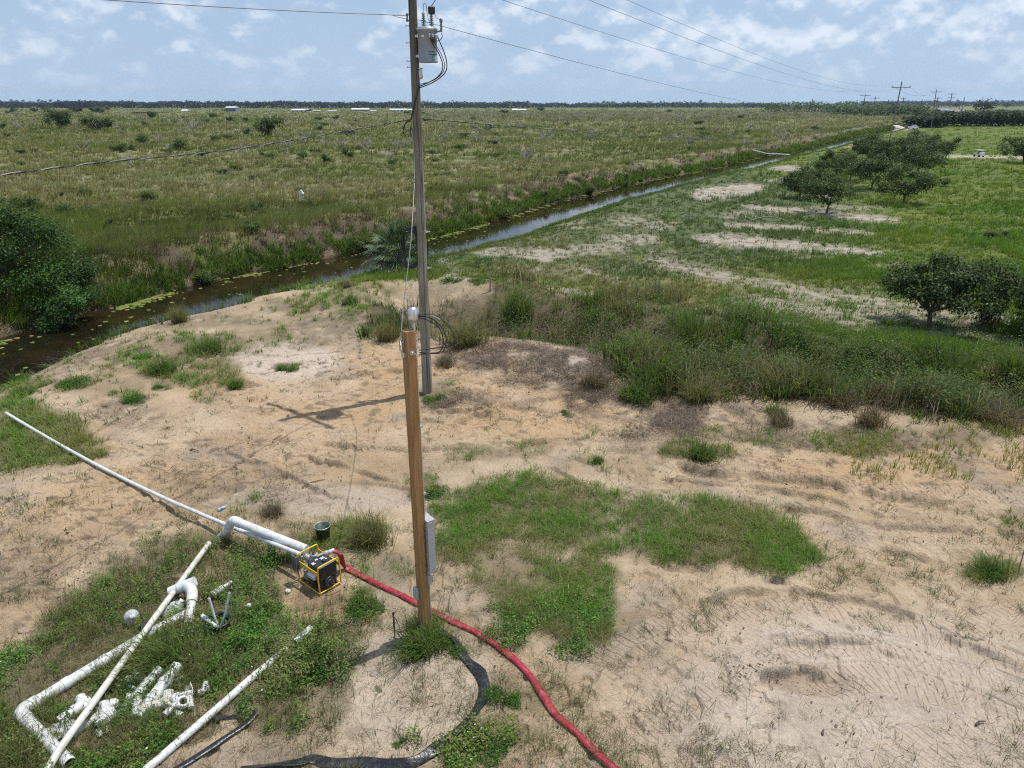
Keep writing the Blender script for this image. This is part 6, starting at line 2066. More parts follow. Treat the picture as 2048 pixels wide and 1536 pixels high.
b = MB(); q = pz(4.86) + n1 * 0.076; b.box(q, (0.055, 0.008, 0.055), rot=Matrix.Rotation(ang_, 3, 'Z')); b.lathe([(0.016, 0), (0.016, 0.014), (0, 0.014)], c=q, axis=n1, n=6)
b.tube([q, q + n1 * 0.11], 0.009, n=8); b.build('eye_bolt', M['galvanised'], wp)
b = MB()
tv_ = Vector((n1.y, -n1.x, 0))
b.tube([pz(zz_) + n1 * 0.068 + tv_ * (-0.048 + 0.006 * math.sin(zz_ * 37)) for zz_ in np.linspace(1.2, 2.15, 40)], list(0.006 + 0.006 * np.abs(np.sin(np.linspace(0, 23, 40)))), n=6)
b.build('knot_seam', M['dead_stick'], wp)
b = MB(); q = pz(4.93) + n2 * 0.085
b.tube([q + Vector((0.0, 0, 0.08)), q + n2 * 0.05 + Vector((0, 0, 0.11)), q + n2 * 0.05 + Vector((0, 0, -0.02)), q + Vector((0, 0, -0.10))], 0.014, n=7)
b.box(q + n2 * 0.005 + Vector((0, 0, -0.10)), (0.05, 0.05, 0.07), rot=Matrix.Rotation(ang_, 3, 'Z'), bevel=0.008); b.build('wire_bracket', M['galvanised'], wp)
tag(wp, 'new square brown treated timber post in the foreground with grass round its foot', 'post')

# mast pipe with weatherhead behind the post
mp = Vector(PB) + n4 * 0.10 + n3 * 0.02
ms = empty('service_mast', (mp.x, mp.y, PB[2]))
b = MB(); b.tube([(0, 0, 1.2 - PB[2]), (0, 0, 5.27 - PB[2])], 0.030, n=14); b.build('conduit', M['galvanised'], ms)
b = MB()
hz = 5.27 - PB[2]
b.lathe([(0.036, -0.05), (0.040, -0.04), (0.040, 0.0), (0.062, 0.01), (0.072, 0.05), (0.075, 0.10), (0.066, 0.15), (0.045, 0.18), (0.0, 0.195)], c=(0, 0, hz), n=20)
b.build('weatherhead', M['alu_cast'], ms)
b = MB(); pr_ = []
for i in range(13):
    a = -math.pi * 0.15 + math.pi * 1.3 * i / 12
    pr_.append((0.030 + 0.0, math.cos(a) * 0.076, hz + 0.08 + math.sin(a) * 0.115))
b.tube(pr_, 0.006, n=5); b.build('head_rim', M['alu_cast'], ms)
b = MB()
for zz_ in (4.9, 3.7, 2.6): b.box((0, 0, zz_ - PB[2]), (0.085, 0.085, 0.03), rz=ang_)
b.build('pipe_strap', M['galvanised'], ms)
hd = Vector((mp.x, mp.y, 5.53))
for k_, (r_, ex, dz, mt) in enumerate([(0.0075, 0.50, -0.45, 'cable_black'), (0.0075, 0.38, -0.52, 'cable_black'), (0.0075, 0.34, -0.50, 'cable_black')]):
    b = MB()
    st = Vector((0.05, 0.02, hz + 0.07 - k_ * 0.012))
    p_ = [st, st + Vector((ex * 0.45, 0.03, 0.0 - 0.03 * k_)), st + Vector((ex * 0.85, 0.05, -0.17)), st + Vector((ex, 0.05, -0.36)), st + Vector((ex * 0.85, 0.03, dz)), st + Vector((ex * 0.5, 0.02, dz - 0.02)), Vector((0.06, 0.0, hz - 0.42 - 0.03 * k_))]
    b.tube(smooth_path(p_, 7), r_, n=7); b.build('lead_cable', M[mt], ms)
b = MB(); st = Vector((0.05, 0.02, hz + 0.07)); b.tube(smooth_path([st + Vector((0.17, 0.03, 0.004)), st + Vector((0.24, 0.035, -0.02)), st + Vector((0.31, 0.04, -0.065))], 4), 0.0095, n=7); b.build('white_tape', M['white_sticker'], ms)
b = MB(); b.tube(smooth_path([(0.04, 0, hz - 0.27), (0.16, 0.0, hz - 0.24), (0.27, 0.02, hz - 0.26), (0.36, 0.02, hz - 0.32)], 6), 0.008, n=6); b.build('bare_lead', M['cable_alu'], ms)
tag(ms, 'galvanised service mast with domed weatherhead and black leads behind the square post top', 'service mast')

# service wire from the big pole down to the post
sw = [on_pole(7.62, -2.6, 0.05), Q(829, 330, 19.2), Q(827, 400, 18.4), Q(822, 480, 17.2), Q(813, 560, 15.0), Q(806, 620, 12.4), np.array(Vector(PB) + n2 * 0.12) + np.array([-0.005, 0, 5.0 - PB[2]])]
cable('service_drop', sw, 0.0095, 'cable_alu', 'pale aluminium service wire hanging from the big pole to the top of the square post', 'cable')

# meter disconnect box and small boxes
mbx = Vector(PB) + n4 * 0.0
me_box = empty('electrical_box', (PB[0], PB[1], 0))
bc = n4 * (0.071 + 0.055) + n1 * 0.015 + Vector((0, 0, 1.72))
R3 = Matrix.Rotation(ang_, 3, 'Z')
b = MB(); b.box(bc, (0.11, 0.235, 0.93), rot=R3, bevel=0.006); b.build('cabinet', M['box_grey'], me_box)
b = MB(); b.box(bc + n4 * 0.060, (0.012, 0.222, 0.90), rot=R3, bevel=0.003); b.build('door', M['box_grey'], me_box)
b = MB(); b.box(bc + n4 * 0.0675, (0.004, 0.205, 0.012), rot=R3); b.box(bc + n4 * 0.0675 + Vector((0, 0, 0.30)), (0.004, 0.10, 0.09), rot=R3); b.build('warning_plate', M['white_sticker'], me_box)
b = MB(); b.box(bc + Vector((0, 0, 0.471)) + n4 * 0.004, (0.135, 0.25, 0.012), rot=R3, bevel=0.002); b.build('rain_cap', M['box_grey'], me_box)
b = MB(); b.box(bc + n4 * 0.070 + Vector((0, 0, -0.05)) + n3 * 0.07, (0.012, 0.018, 0.10), rot=R3, bevel=0.003); b.build('latch', M['galvanised'], me_box)
b = MB(); b.box(bc + n1 * 0.1185 + Vector((0, 0, 0.44)), (0.06, 0.003, 0.018), rot=R3); b.build('small_plate', M['white_sticker'], me_box)
tag(me_box, 'tall grey metal electrical box fixed to the right of the square post', 'electrical box')
sb = empty('conduit_box', (PB[0], PB[1], 0))
b = MB(); b.box(n4 * 0.115 + Vector((0, 0, 1.07)), (0.085, 0.10, 0.17), rot=R3, bevel=0.01); b.build('housing', M['box_grey'], sb)
b = MB(); b.box(n4 * 0.163 + Vector((0, 0, 1.07)), (0.014, 0.085, 0.12), rot=R3, bevel=0.006); b.build('hinged_lid', M['black_plastic'], sb)
b = MB(); b.tube([n4 * 0.12 + Vector((0, 0, 1.0)), n4 * 0.12 + Vector((0, 0, PB[2] - 0.1))], 0.016, n=8); b.tube([n4 * 0.12 + Vector((0, 0, 1.15)), n4 * 0.12 + Vector((0, 0, 1.27))], 0.02, n=8); b.build('conduit', M['galvanised'], sb)
tag(sb, 'small grey outlet box on the post just below the tall electrical box', 'outlet box')
sb = empty('junction_box', (PB[0], PB[1], 0))
b = MB(); b.box(n2 * 0.10 + n3 * 0.03 + Vector((0, 0, 0.88)), (0.05, 0.10, 0.22), rot=R3, bevel=0.01); b.build('housing', M['box_grey'], sb)
b = MB(); b.box(n2 * 0.128 + n3 * 0.03 + Vector((0, 0, 0.88)), (0.008, 0.085, 0.19), rot=R3, bevel=0.003); b.build('cover', M['box_grey'], sb)
tag(sb, 'slim grey box low on the left side of the square post', 'junction box')

# ground rod
g0 = G(790, 1279)
gr = empty('ground_rod', tuple(g0))
b = MB(); b.tube([(0, 0, -0.2), (0.0, 0, 0.30)], 0.011, n=8); b.build('rod', M['copper_rod'], gr)
b = MB(); b.tube([(0.003, 0, 0.20), (0.003, 0, 0.50)], 0.015, n=8); b.lathe([(0.02, 0), (0.024, 0.02), (0.018, 0.045), (0, 0.05)], c=(0.003, 0, 0.49), n=8); b.build('rod_clamp', M['dead_stick'], gr)
tag(gr, 'copper ground rod stuck in the sand left of the square post foot', 'ground rod')
o = cable('ground_lead', [tuple(g0 + np.array([0.005, 0, 0.47])), tuple(g0 + np.array([0.06, 0.03, 0.30])), tuple(g0 + np.array([0.12, 0.03, 0.05])), tuple(g0 + np.array([0.28, -0.03, 0.02]))], 0.004, 'wire_copper', 'thin bare wire from the copper rod into the grass', 'wire')

# coil of black cable hung on the pole
cb = empty('cable_coil', tuple(pole_at(4.3)))
for k_, (w0, w1, zt, zb) in enumerate([(0.36, 0.30, 0.52, -0.52), (0.40, 0.28, 0.44, -0.55), (0.33, 0.34, 0.56, -0.48)]):
    b = MB(); oy = -0.03 + 0.03 * k_
    p_ = [(-0.15, oy, zt + 0.02), (-0.15 - w0 * 0.6, oy, zt - 0.02), (-0.15 - w0, oy, zt - 0.16), (-0.15 - w0 * 0.98, oy, 0.0), (-0.15 - w1, oy, zb + 0.10), (-0.15 - w1 * 0.8, oy, zb), (-0.15, oy, zb + 0.10), (-0.13, oy, 0.0), (-0.15, oy, zt + 0.02)]
    b.tube(smooth_path(p_, 6), 0.022, n=7); b.build('coil_turn', M['rubber'], cb)
b = MB(); b.box((-0.15, 0, 0.45), (0.12, 0.14, 0.10), bevel=0.02); b.build('cable_tie', M['rubber'], cb)
b = MB(); b.box((-0.42, 0, -0.50), (0.14, 0.1, 0.10), bevel=0.03); b.build('cable_tie', M['rubber'], cb)
tag(cb, 'black hanging loop of thick cable on the left of the big pole', 'cable coil')
cable('cable_down', [tuple(on_pole(4.8, 0.2, 0.015)), tuple(on_pole(4.4, 0.1, 0.03)), tuple(on_pole(4.0, 0.2, 0.02)), tuple(on_pole(3.7, 0.0, 0.03)), tuple(on_pole(3.55, 0.0, 0.14)), tuple(on_pole(3.4, -0.2, 0.02))], 0.010, 'rubber', 'short black cable clipped to the right side of the big pole', 'cable')

# ---- distant power poles
def far_pole(px, yb, yt, label, arms=(0.35,), arm_l=2.6, lean_px=None, twin=False, Y=None, braces=True, thick=1.0):
    base = P(px, yb) if Y is None else Q(px, yb, Y)
    base[2] = 0 if Y is not None else zpt(base[0], base[1])
    top = Q(px if lean_px is None else lean_px, yt, base[1])
    o0 = Vector(base)
    root = empty('power_pole', tuple(base))
    hgt = top[2] - base[2]
    tp = Vector(top) - o0
    r0 = max(0.15, base[1] / 711 * 0.42) * thick
    b = MB(); b.tube([Vector((0, 0, -0.3)), tp * 0.5, tp], [r0, r0 * 0.85, r0 * 0.65], n=9); b.build('pole_shaft', M['weathered_pole'], root)
    for k_, a in enumerate(arms):
        c_ = tp * ((hgt - a * 2) / hgt)
        b = MB(); b.box(c_ + Vector((0, -r0 * 0.8, 0)), (arm_l, r0 * 0.8, r0 * 0.8), rz=-0.3); b.build('crossarm', M['weathered_pole'], root)
        for s_ in (-1, 0.0, 1) if k_ == 0 else (-1, 1):
            q_ = c_ + Vector((math.cos(-0.3) * s_ * arm_l * 0.47, math.sin(-0.3) * s_ * arm_l * 0.47 - r0 * 0.8, r0 * 0.4))
            i_ = MB(); i_.lathe([(r0 * 0.3, 0), (r0 * 0.3, 0.1), (r0 * 0.5, 0.12), (r0 * 0.5, 0.28), (0, 0.3)], c=q_, n=7); i_.build('insulator', M['porcelain'], root)
        if k_ == 0 and braces:
            for s_ in (-1, 1):
                i_ = MB(); i_.tube([c_ + Vector((math.cos(-0.3) * s_ * arm_l * 0.3, math.sin(-0.3) * s_ * arm_l * 0.3 - r0, 0)), c_ - Vector((0, r0, 0.55))], r0 * 0.13, n=5); i_.build('brace', M['galvanised'], root)
    tag(root, label, 'power pole', 'distant power poles')
    return root


far_pole(1777, 290, 163, 'tall leaning crossarm power pole behind the orchard trees', arms=(0.55,), arm_l=3.5, lean_px=1804, thick=0.95)
far_pole(1862, 256, 179, 'crossarm power pole at the corner of the dark citrus grove', arms=(0.4,), arm_l=3.6, lean_px=1873)
far_pole(1871, 226, 194, 'wide arm power pole just behind the one at the grove corner', arms=(0.5,), arm_l=6.0, lean_px=1876)
far_pole(1898, 228, 186, 'double arm power pole beside the distant house', arms=(0.4, 1.9), arm_l=5.0, lean_px=1904)
far_pole(1918, 222, 202, 'plain power pole without arms right of the house', arms=(), lean_px=1920)
far_pole(1924, 222, 194, 'thin tall power pole without arms furthest right', arms=(), lean_px=1929)
far_pole(1835, 244, 199, 'short power pole leaning beside the citrus grove end', arms=(0.5,), arm_l=3.2, lean_px=1845)
far_pole(1806, 226, 195, 'distant power pole right of the leaning crossarm pole', arms=(0.5, 1.8), arm_l=4.0, lean_px=1807)
far_pole(1770, 238, 198, 'armless power pole left of the leaning crossarm pole', arms=(), lean_px=1778)
far_pole(1745, 233, 193, 'crossarm power pole standing before the green thicket', arms=(0.5,), arm_l=5.4, lean_px=1751)
far_pole(1723, 235, 188, 'double arm power pole at the left of the thicket end', arms=(0.4, 2.4), arm_l=6.0, lean_px=1731)
far_pole(1442, 221, 201, 'lone distant power pole left of the green thicket', arms=(0.5,), arm_l=5, lean_px=1442)
far_pole(1296, 219, 201, 'small lone pole far across the scrub field', arms=(0.8,), arm_l=6, lean_px=1296)
far_pole(1624, 221, 197, 'thin pole rising out of the green thicket', arms=(), lean_px=1625)
far_pole(265, 222, 200, 'thin pole beside the rust brown sheds', arms=(), lean_px=265)
gw0 = Q(1769, 207, 455); gw1 = P(1738, 233)
cable('guy_wire', [tuple(gw0), tuple((gw0 + gw1) / 2), tuple(gw1)], 0.16, 'cable_alu', 'pale slanting guy wire of the armless pole at the canal end', 'guy wire', per=0, n=5)
for i_, (x0, y0, Y0, x1, y1, Y1) in enumerate([(1818, 172, 157.5, 1873, 184, 275), (1786, 172, 157.5, 1866, 184, 275)]):
    cable('power_line', catenary(Q(x0, y0, Y0), Q(x1, y1, Y1), 1.6, 16), 0.02, 'wire_dark', ('right' if i_ == 0 else 'left') + ' wire between the leaning crossarm pole and the grove corner pole', 'power line', 'overhead wires', per=0, n=4)

# ---- pump on the ground
pc = G(640, 1172)
PZ = pc[2]
pump = empty('water_pump', (pc[0], pc[1], PZ), math.radians(0))
# local frame: a = long axis to the right front, b = long axis to the left back
LA = Vector(G(641, 1192)) ; LB = Vector(G(584, 1152)); LC = Vector(G(686, 1152))
ax_f = (LA - LB); ax_f.z = 0; len_f = 0.62; ax_f.normalize()            # along the left-front side
ax_s = Vector((-ax_f.y, ax_f.x, 0))                                       # across, away from camera right
W_, D_, Hh_ = len_f, 0.44, 0.56
corner = LA - Vector(pc); corner.z = 0


def U(f, s, z):
    """f: 0 at the front corner .. 1 towards the back left; s: 0 near .. 1 towards the right"""
    return corner - ax_f * (f * W_) + ax_s * (s * D_) + Vector((0, 0, z))


# end hoops: front-right hoop and back-left hoop, joined by rails
def hoop(f, nm):
    b = MB()
    p_ = [U(f, 0.0, 0.04), U(f, -0.02, 0.30), U(f, 0.0, Hh_ - 0.06), U(f, 0.03, Hh_ - 0.01), U(f, 0.12, Hh_ + 0.01), U(f, 0.88, Hh_ + 0.01), U(f, 0.97, Hh_ - 0.01), U(f, 1.0, Hh_ - 0.06), U(f, 1.02, 0.30), U(f, 1.0, 0.04)]
    b.tube(smooth_path(p_, 4), 0.0135, n=9)
    b.tube([U(f, 0.0, 0.045), U(f, 1.0, 0.045)], 0.0125, n=8)
    return b.build(nm, M['yellow_paint'], pump)


hoop(0.0, 'frame_hoop'); hoop(1.0, 'frame_hoop')
for s_ in (0.0, 1.0):
    b = MB(); mid = (U(0, s_, Hh_ - 0.13) + U(1, s_, Hh_ - 0.13)) / 2
    b.box(mid, (W_, 0.012, 0.075), rot=Matrix((ax_f, ax_s, Vector((0, 0, 1)))).transposed(), bevel=0.003); b.build('side_rail', M['yellow_paint'], pump)
    b = MB(); b.tube([U(0, s_, 0.03), U(1, s_, 0.03)], 0.0135, n=8); b.build('base_rail', M['yellow_paint'], pump)
RF = Matrix((ax_f, ax_s, Vector((0, 0, 1)))).transposed()
b = MB(); b.box(U(0.33, 0.5, 0.24), (0.34, 0.36, 0.36), rot=RF, bevel=0.035); b.build('engine', M['black_plastic'], pump)
b = MB(); b.box(U(0.30, 0.5, 0.46), (0.36, 0.37, 0.13), rot=RF, bevel=0.03)
b.lathe([(0.035, 0), (0.04, 0.015), (0.04, 0.03), (0, 0.035)], c=U(0.25, 0.55, 0.52), n=14); b.build('fuel_tank', M['black_plastic'], pump)
b = MB(); b.box(U(0.03, 0.5, 0.36), (0.03, 0.34, 0.20), rot=RF, bevel=0.012); b.build('front_shroud', M['black_plastic'], pump)
b = MB(); q = U(-0.005, 0.5, 0.17)
b.lathe([(0.10, -0.05), (0.11, -0.02), (0.11, 0.0), (0.085, 0.012), (0.08, 0.005), (0.055, 0.005), (0.05, 0.015), (0.0, 0.015)], c=q, axis=ax_f, n=24); b.build('recoil_starter', M['black_plastic'], pump)
b = MB(); pr_ = [q + ax_f * 0.014 + (ax_s * math.cos(a) + Vector((0, 0, 1)) * math.sin(a)) * 0.062 for a in np.linspace(-1.0, 4.0, 16)]
b.tube(pr_, 0.003, n=5); b.build('starter_ring', M['galvanised'], pump)
b = MB(); q = U(0.78, 0.48, 0.24); b.lathe([(0.0, -0.10), (0.13, -0.10), (0.155, -0.06), (0.16, 0.05), (0.13, 0.09), (0.0, 0.10)], c=q, axis=ax_f, n=26)
b.box(U(0.80, 0.5, 0.08), (0.20, 0.26, 0.10), rot=RF, bevel=0.02); b.build('pump_housing', M['pump_alu'], pump)
b = MB(); b.lathe([(0.06, 0.0), (0.065, 0.05), (0.09, 0.08), (0.095, 0.11), (0.06, 0.13), (0.055, 0.15), (0.07, 0.155), (0.07, 0.175), (0.03, 0.185), (0.0, 0.19)], c=U(0.72, 0.55, 0.36), n=22)
b.build('volute_top', M['pump_alu'], pump)
b = MB(); b.lathe([(0.035, 0), (0.038, 0.02), (0.030, 0.03), (0, 0.03)], c=U(0.72, 0.55, 0.535), n=14); b.build('filler_cap', M['black_plastic'], pump)
OUT0 = U(0.66, 0.55, 0.47); OUT1 = U(0.50, 1.08, 0.52)
b = MB(); b.tube([OUT0, OUT0.lerp(OUT1, 0.5), OUT1], [0.045, 0.042, 0.042], n=14); b.lathe([(0.052, 0), (0.055, 0.02), (0.055, 0.05), (0.052, 0.06)], c=OUT0.lerp(OUT1, 0.62), axis=(OUT1 - OUT0), n=14); b.build('outlet_pipe', M['pump_alu'], pump)
b = MB(); b.tube([OUT1 - (OUT1 - OUT0).normalized() * 0.02, OUT1 + (OUT1 - OUT0).normalized() * 0.09], 0.036, n=14); b.build('outlet_collar', M['pvc'], pump)
IN1 = U(1.02, 0.42, 0.44)
b = MB(); b.tube([U(0.80, 0.48, 0.40), IN1], 0.052, n=14)
for t_ in (0.3, 0.6, 0.9): b.lathe([(0.058, -0.015), (0.062, 0), (0.058, 0.015)], c=U(0.80, 0.48, 0.40).lerp(IN1, t_), axis=(IN1 - U(0.80, 0.48, 0.40)), n=14)
b.build('inlet_pipe', M['pump_alu'], pump)
topn = Vector((0, 0, 1))
b = MB()
for i_ in range(7): b.box(U(0.52 + i_ * 0.025, 0.02 + 0.10, 0.26), (0.008, 0.15, 0.16), rot=RF)
b.box(U(0.595, 0.16, 0.26), (0.16, 0.06, 0.13), rot=RF); b.build('cylinder_fins', M['pump_alu'], pump)
b = MB(); b.lathe([(0, -0.10), (0.055, -0.10), (0.06, -0.08), (0.06, 0.08), (0.055, 0.10), (0, 0.10)], c=U(0.30, 0.02, 0.33), axis=ax_f, n=18)
for i_ in range(5): b.lathe([(0.062, -0.004), (0.065, 0), (0.062, 0.004)], c=U(0.30, 0.02, 0.33) + ax_f * (i_ * 0.035 - 0.07), axis=ax_f, n=18)
b.build('muffler', M['galvanised'], pump)
b = MB(); b.box(U(0.30, 0.03, 0.17), (0.16, 0.05, 0.10), rot=RF, bevel=0.015); b.build('air_filter', M['rubber'], pump)
b = MB(); b.tube([U(0.55, 0.03, 0.12), U(0.45, -0.01, 0.10), U(0.25, 0.0, 0.09), U(0.12, 0.02, 0.14)], 0.006, n=5); b.build('fuel_line', M['rubber'], pump)
for f_, s_ in ((0.1, 0.15), (0.1, 0.85), (0.9, 0.15), (0.9, 0.85)):
    b = MB(); b.lathe([(0.0, 0.0), (0.022, 0.0), (0.022, 0.05), (0.0, 0.05)], c=U(f_, s_, 0.03), n=10); b.build('rubber_mount', M['rubber'], pump)

for i_, (f_, s_, w_, d_, m_) in enumerate([(0.36, 0.16, 0.07, 0.075, 'white_sticker'), (0.46, 0.40, 0.035, 0.05, 'white_sticker'), (0.40, 0.62, 0.05, 0.09, 'white_sticker'), (0.30, 0.68, 0.03, 0.05, 'white_sticker')]):
    b = MB()
    if i_ in (0, 2):
        for r_ in range(3): b.box(U(f_, s_, 0.527) + ax_f * (r_ * 0.022 - 0.022), (0.013, d_ * (0.9 - 0.2 * (r_ == 1)), 0.003), rot=RF)
    else:
        b.box(U(f_, s_, 0.527), (w_, d_, 0.003), rot=RF)
    b.build('warning_sticker', M[m_], pump)
b = MB(); b.tube([U(0.0, 0.3, 0.04) + Vector((0, 0, -0.02)), U(-0.12, 0.1, 0.01), U(-0.2, 0.3, 0.01), U(-0.25, 0.7, 0.01)], 0.004, n=5); b.build('pull_cord', M['cable_black'], pump)
tag(pump, 'black engine water pump in a yellow tube frame standing on damp sand', 'water pump')

# rag hung on the frame corner
vg = MB()
import random as _r
_r.seed(3)
for k_ in range(34):
    a = _r.uniform(-0.07, 0.10); c_ = U(0.97, -0.04, 0) ; c_ = c_ - ax_f * a + ax_s * _r.uniform(-0.045, 0.01)
    l_ = _r.uniform(0.25, 0.44)
    vg.tube([c_ + Vector((0, 0, Hh_ + _r.uniform(-0.02, 0.02))), c_ + ax_s * _r.uniform(-0.03, 0.0) + Vector((0, 0, Hh_ - l_ * 0.5)), c_ + ax_s * _r.uniform(-0.09, 0.05) - ax_f * _r.uniform(-0.07, 0.08) + Vector((0, 0, Hh_ - l_))], [0.010, 0.007, 0.002], n=5)
o = vg.build('frayed_rag', M['rag']); o.location = pump.location
tag(o, 'frayed grey brown rag hanging over the left corner of the pump frame', 'rag')

PW = Vector((pc[0], pc[1], PZ))
# ---- pipes
in_w = PW + IN1
b = MB()
lp = [np.array(in_w) + np.array([0.0, 0, 0.03]), Q(470, 1050, in_w.y + 0.9), Q(240, 945, in_w.y + 2.55)]
pl0 = G(12, 826, 0.30)
start = Q(604, 1110, in_w.y)
pts_ = [start + (pl0 - start) * t_ - np.array([0, 0, 0.27 * math.sin(math.pi * t_)]) for t_ in np.linspace(0, 1, 24)]
b.tube(pts_, 0.040, n=14, hollow=0.006)
o = b.build('long_pipe', M['pvc']); tag(o, 'long thin white pipe running from the pump to the left edge of the photo', 'pipe', 'white plastic pipes')
# thick pipe with an elbow dipping into the ground
tk = empty('suction_pipe', (0, 0, 0))
e_in = Vector(Q(613, 1099, in_w.y + 0.30))
elb = Q(472, 1043, e_in.y + 0.64); elb = Vector(elb)
b = MB(); b.tube([e_in, elb], 0.083, n=18); b.build('pipe_run', M['pvc'], tk)
dn = Vector(G(432, 1085, -0.1))
ev = (elb - e_in).normalized()
b = MB(); b.tube([elb - ev * 0.12, elb - ev * 0.02], 0.094, n=18); cpt = smooth_path([tuple(elb - ev * 0.03), tuple(elb + ev * 0.07 - Vector((0, 0, 0.01))), tuple(elb.lerp(dn, 0.22) + ev * 0.05), tuple(elb.lerp(dn, 0.36))], 5); b.tube(cpt, 0.089, n=18); b.build('elbow', M['pvc'], tk)
b = MB(); b.tube([elb.lerp(dn, 0.30), dn], 0.080, n=18); b.build('down_pipe', M['cloudy_plastic'], tk)
tag(tk, 'thick white pipe with an elbow bending to the ground behind the long thin pipe', 'pipe', 'white plastic pipes')


def gpath(pp, dz):
    return [G(x, y, dz) for x, y in pp]


def pipe_obj(name, pts, r, label, mat='pvc', hollow=0.012, n=16, sm=0):
    b = MB(); b.tube(smooth_path(pts, sm) if sm else pts, r, n=n, hollow=hollow)
    o = b.build(name, M[mat]); tag(o, label, 'pipe', 'white plastic pipes'); return o


# big L-shaped pipe
lp = empty('bent_pipe')
A0 = Vector(G(140, 1528, 0.09)); A1 = Vector(G(38, 1424, 0.09)); A2 = Vector(G(300, 1266, 0.10)); A3 = Vector(G(375, 1228, 0.12))
d1 = (A1 - A0).normalized(); d2 = (A2 - A1).normalized()
b = MB(); b.tube([A0, A1 - d1 * 0.14], 0.083, n=18, hollow=0.01); b.build('pipe_run', M['pvc'], lp)
b = MB(); b.tube([A1 + d2 * 0.14, A2, A3], 0.083, n=18, hollow=0.01); b.build('pipe_run', M['pvc'], lp)
b = MB(); b.tube(smooth_path([tuple(A1 - d1 * 0.24), tuple(A1 - d1 * 0.16), tuple(A1 - d1 * 0.08), tuple(A1 + (d2 - d1) * 0.03), tuple(A1 + d2 * 0.08), tuple(A1 + d2 * 0.16), tuple(A1 + d2 * 0.24)], 4), 0.096, n=18); b.build('elbow', M['pvc'], lp)
for t_ in (0.33, 0.62):
    q = A1.lerp(A2, t_); b = MB(); b.tube([q - d2 * 0.05, q + d2 * 0.05], 0.092, n=18); b.build('coupling', M['pvc'], lp)
tag(lp, 'thick white elbowed pipe lying in weeds at lower left with an open end', 'pipe', 'white plastic pipes')
B0 = G(88, 1552, 0.12); B1 = G(418, 1087, 0.12)
Bm = G(200, 1375, 0.26)
pipe_obj('straight_pipe', [B0, G(118, 1500, 0.235), G(290, 1262, 0.25), B1], 0.049, 'straight medium white pipe lying across the thick bent one', 'pvc_old', 0.008)
b = MB(); q0 = Vector(G(283, 1258, 0.255)); q1 = Vector(G(290, 1247, 0.255)); b.tube([q0, q1], 0.054, n=14); b.build('pipe_joint_band', M['rubber'])
jb = bpy.data.objects['pipe_joint_band']; tag(jb, 'dark tape band round the straight medium pipe', 'tape')
C0 = G(286, 1545, 0.05); C1 = G(622, 1254, 0.07)
pipe_obj('ribbed_pipe', [C0, G(365, 1477, 0.06), G(440, 1412, 0.06), G(512, 1348, 0.06)], 0.055, 'long half buried white pipe reaching the bottom edge, left of the black liner', 'pvc')
pipe_obj('short_pipe', [G(508, 1352, 0.05), G(560, 1308, 0.07), G(572, 1298, 0.07)], 0.052, 'middle piece of the broken white pipe line in the weeds', 'pvc')
pipe_obj('short_pipe', [G(590, 1284, 0.09), G(622, 1255, 0.11)], 0.050, 'last short piece at the upper end of the broken white pipe line', 'pvc')
# elbow with a stub
el = empty('elbow_fitting')
q = [G(358, 1176, 0.22), G(372, 1170, 0.26), G(384, 1182, 0.27), G(383, 1205, 0.22), G(376, 1248, 0.10)]
b = MB(); b.tube(smooth_path([tuple(x) for x in q[1:4]], 5), 0.089, n=16); b.build('elbow', M['pvc'], el)
b = MB(); b.tube([q[0], q[1]], 0.097, n=16, hollow=0.012); b.build('socket', M['pvc'], el)
b = MB(); b.tube([q[3], q[4]], 0.070, n=16); b.build('stub', M['pvc'], el)
tag(el, 'white elbow fitting with a stub standing up at the end of the thick bent pipe', 'pipe fitting')
pipe_obj('short_pipe', [G(424, 1190, 0.08), G(445, 1176, 0.10)], 0.060, 'short white coupling in the weeds left of the pump', 'pvc')
pipe_obj('short_pipe', [G(448, 1174, 0.10), G(464, 1164, 0.11)], 0.035, 'thin white reducer piece next to the short coupling', 'pvc')

# black tub with three thin tubes
tb = empty('black_tub', tuple(G(438, 1262)))
b = MB(); b.lathe([(0.0, 0.01), (0.17, 0.01), (0.175, 0.0), (0.19, 0.20), (0.215, 0.21), (0.215, 0.225), (0.185, 0.225), (0.18, 0.205), (0.165, 0.03), (0.0, 0.03)], n=26); b.build('tub_body', M['black_plastic'], tb)
tag(tb, 'black plastic tub in the weeds holding thin white tubes', 'tub')
tbw = Vector(tb.location)
for i_, (dx, dy, h_, lab) in enumerate([(-0.05, 0.03, 0.62, 'left upright thin white tube in the black tub'), (0.13, 0.08, 0.66, 'right leaning thin white tube in the black tub')]):
    pipe_obj('thin_tube', [tbw + Vector((0.02, -0.02, 0.04)), tbw + Vector((dx, dy, h_ * 0.5)), tbw + Vector((dx * 1.7, dy * 1.5, h_))], 0.019, lab, 'pvc', 0.004)
pipe_obj('thin_tube', [tbw + Vector((0.05, -0.05, 0.06)), tbw + Vector((-0.25, 0.02, 0.30))], 0.036, 'wider short tube lying over the left rim of the black tub', 'pvc', 0.006)

# water jugs
def jug(px, py, r, label, rot=0.0):
    o = empty('plastic_jug', tuple(G(px, py))); o.rotation_euler = (0.9, 0.2, rot)
    b = MB(); b.lathe([(0.0, -0.14), (r * 0.8, -0.14), (r, -0.11), (r, 0.03), (r * 0.9, 0.06), (r, 0.09), (r * 0.85, 0.13), (r * 0.3, 0.19), (r * 0.25, 0.21)], c=(0, 0, 0.12), n=22); b.build('jug_body', M['cloudy_plastic'], o)
    b = MB(); b.lathe([(r * 0.3, 0.20), (r * 0.3, 0.235), (0, 0.235)], c=(0, 0, 0.12), n=14); b.build('jug_cap', M['white_sticker'], o)
    tag(o, label, 'jug')


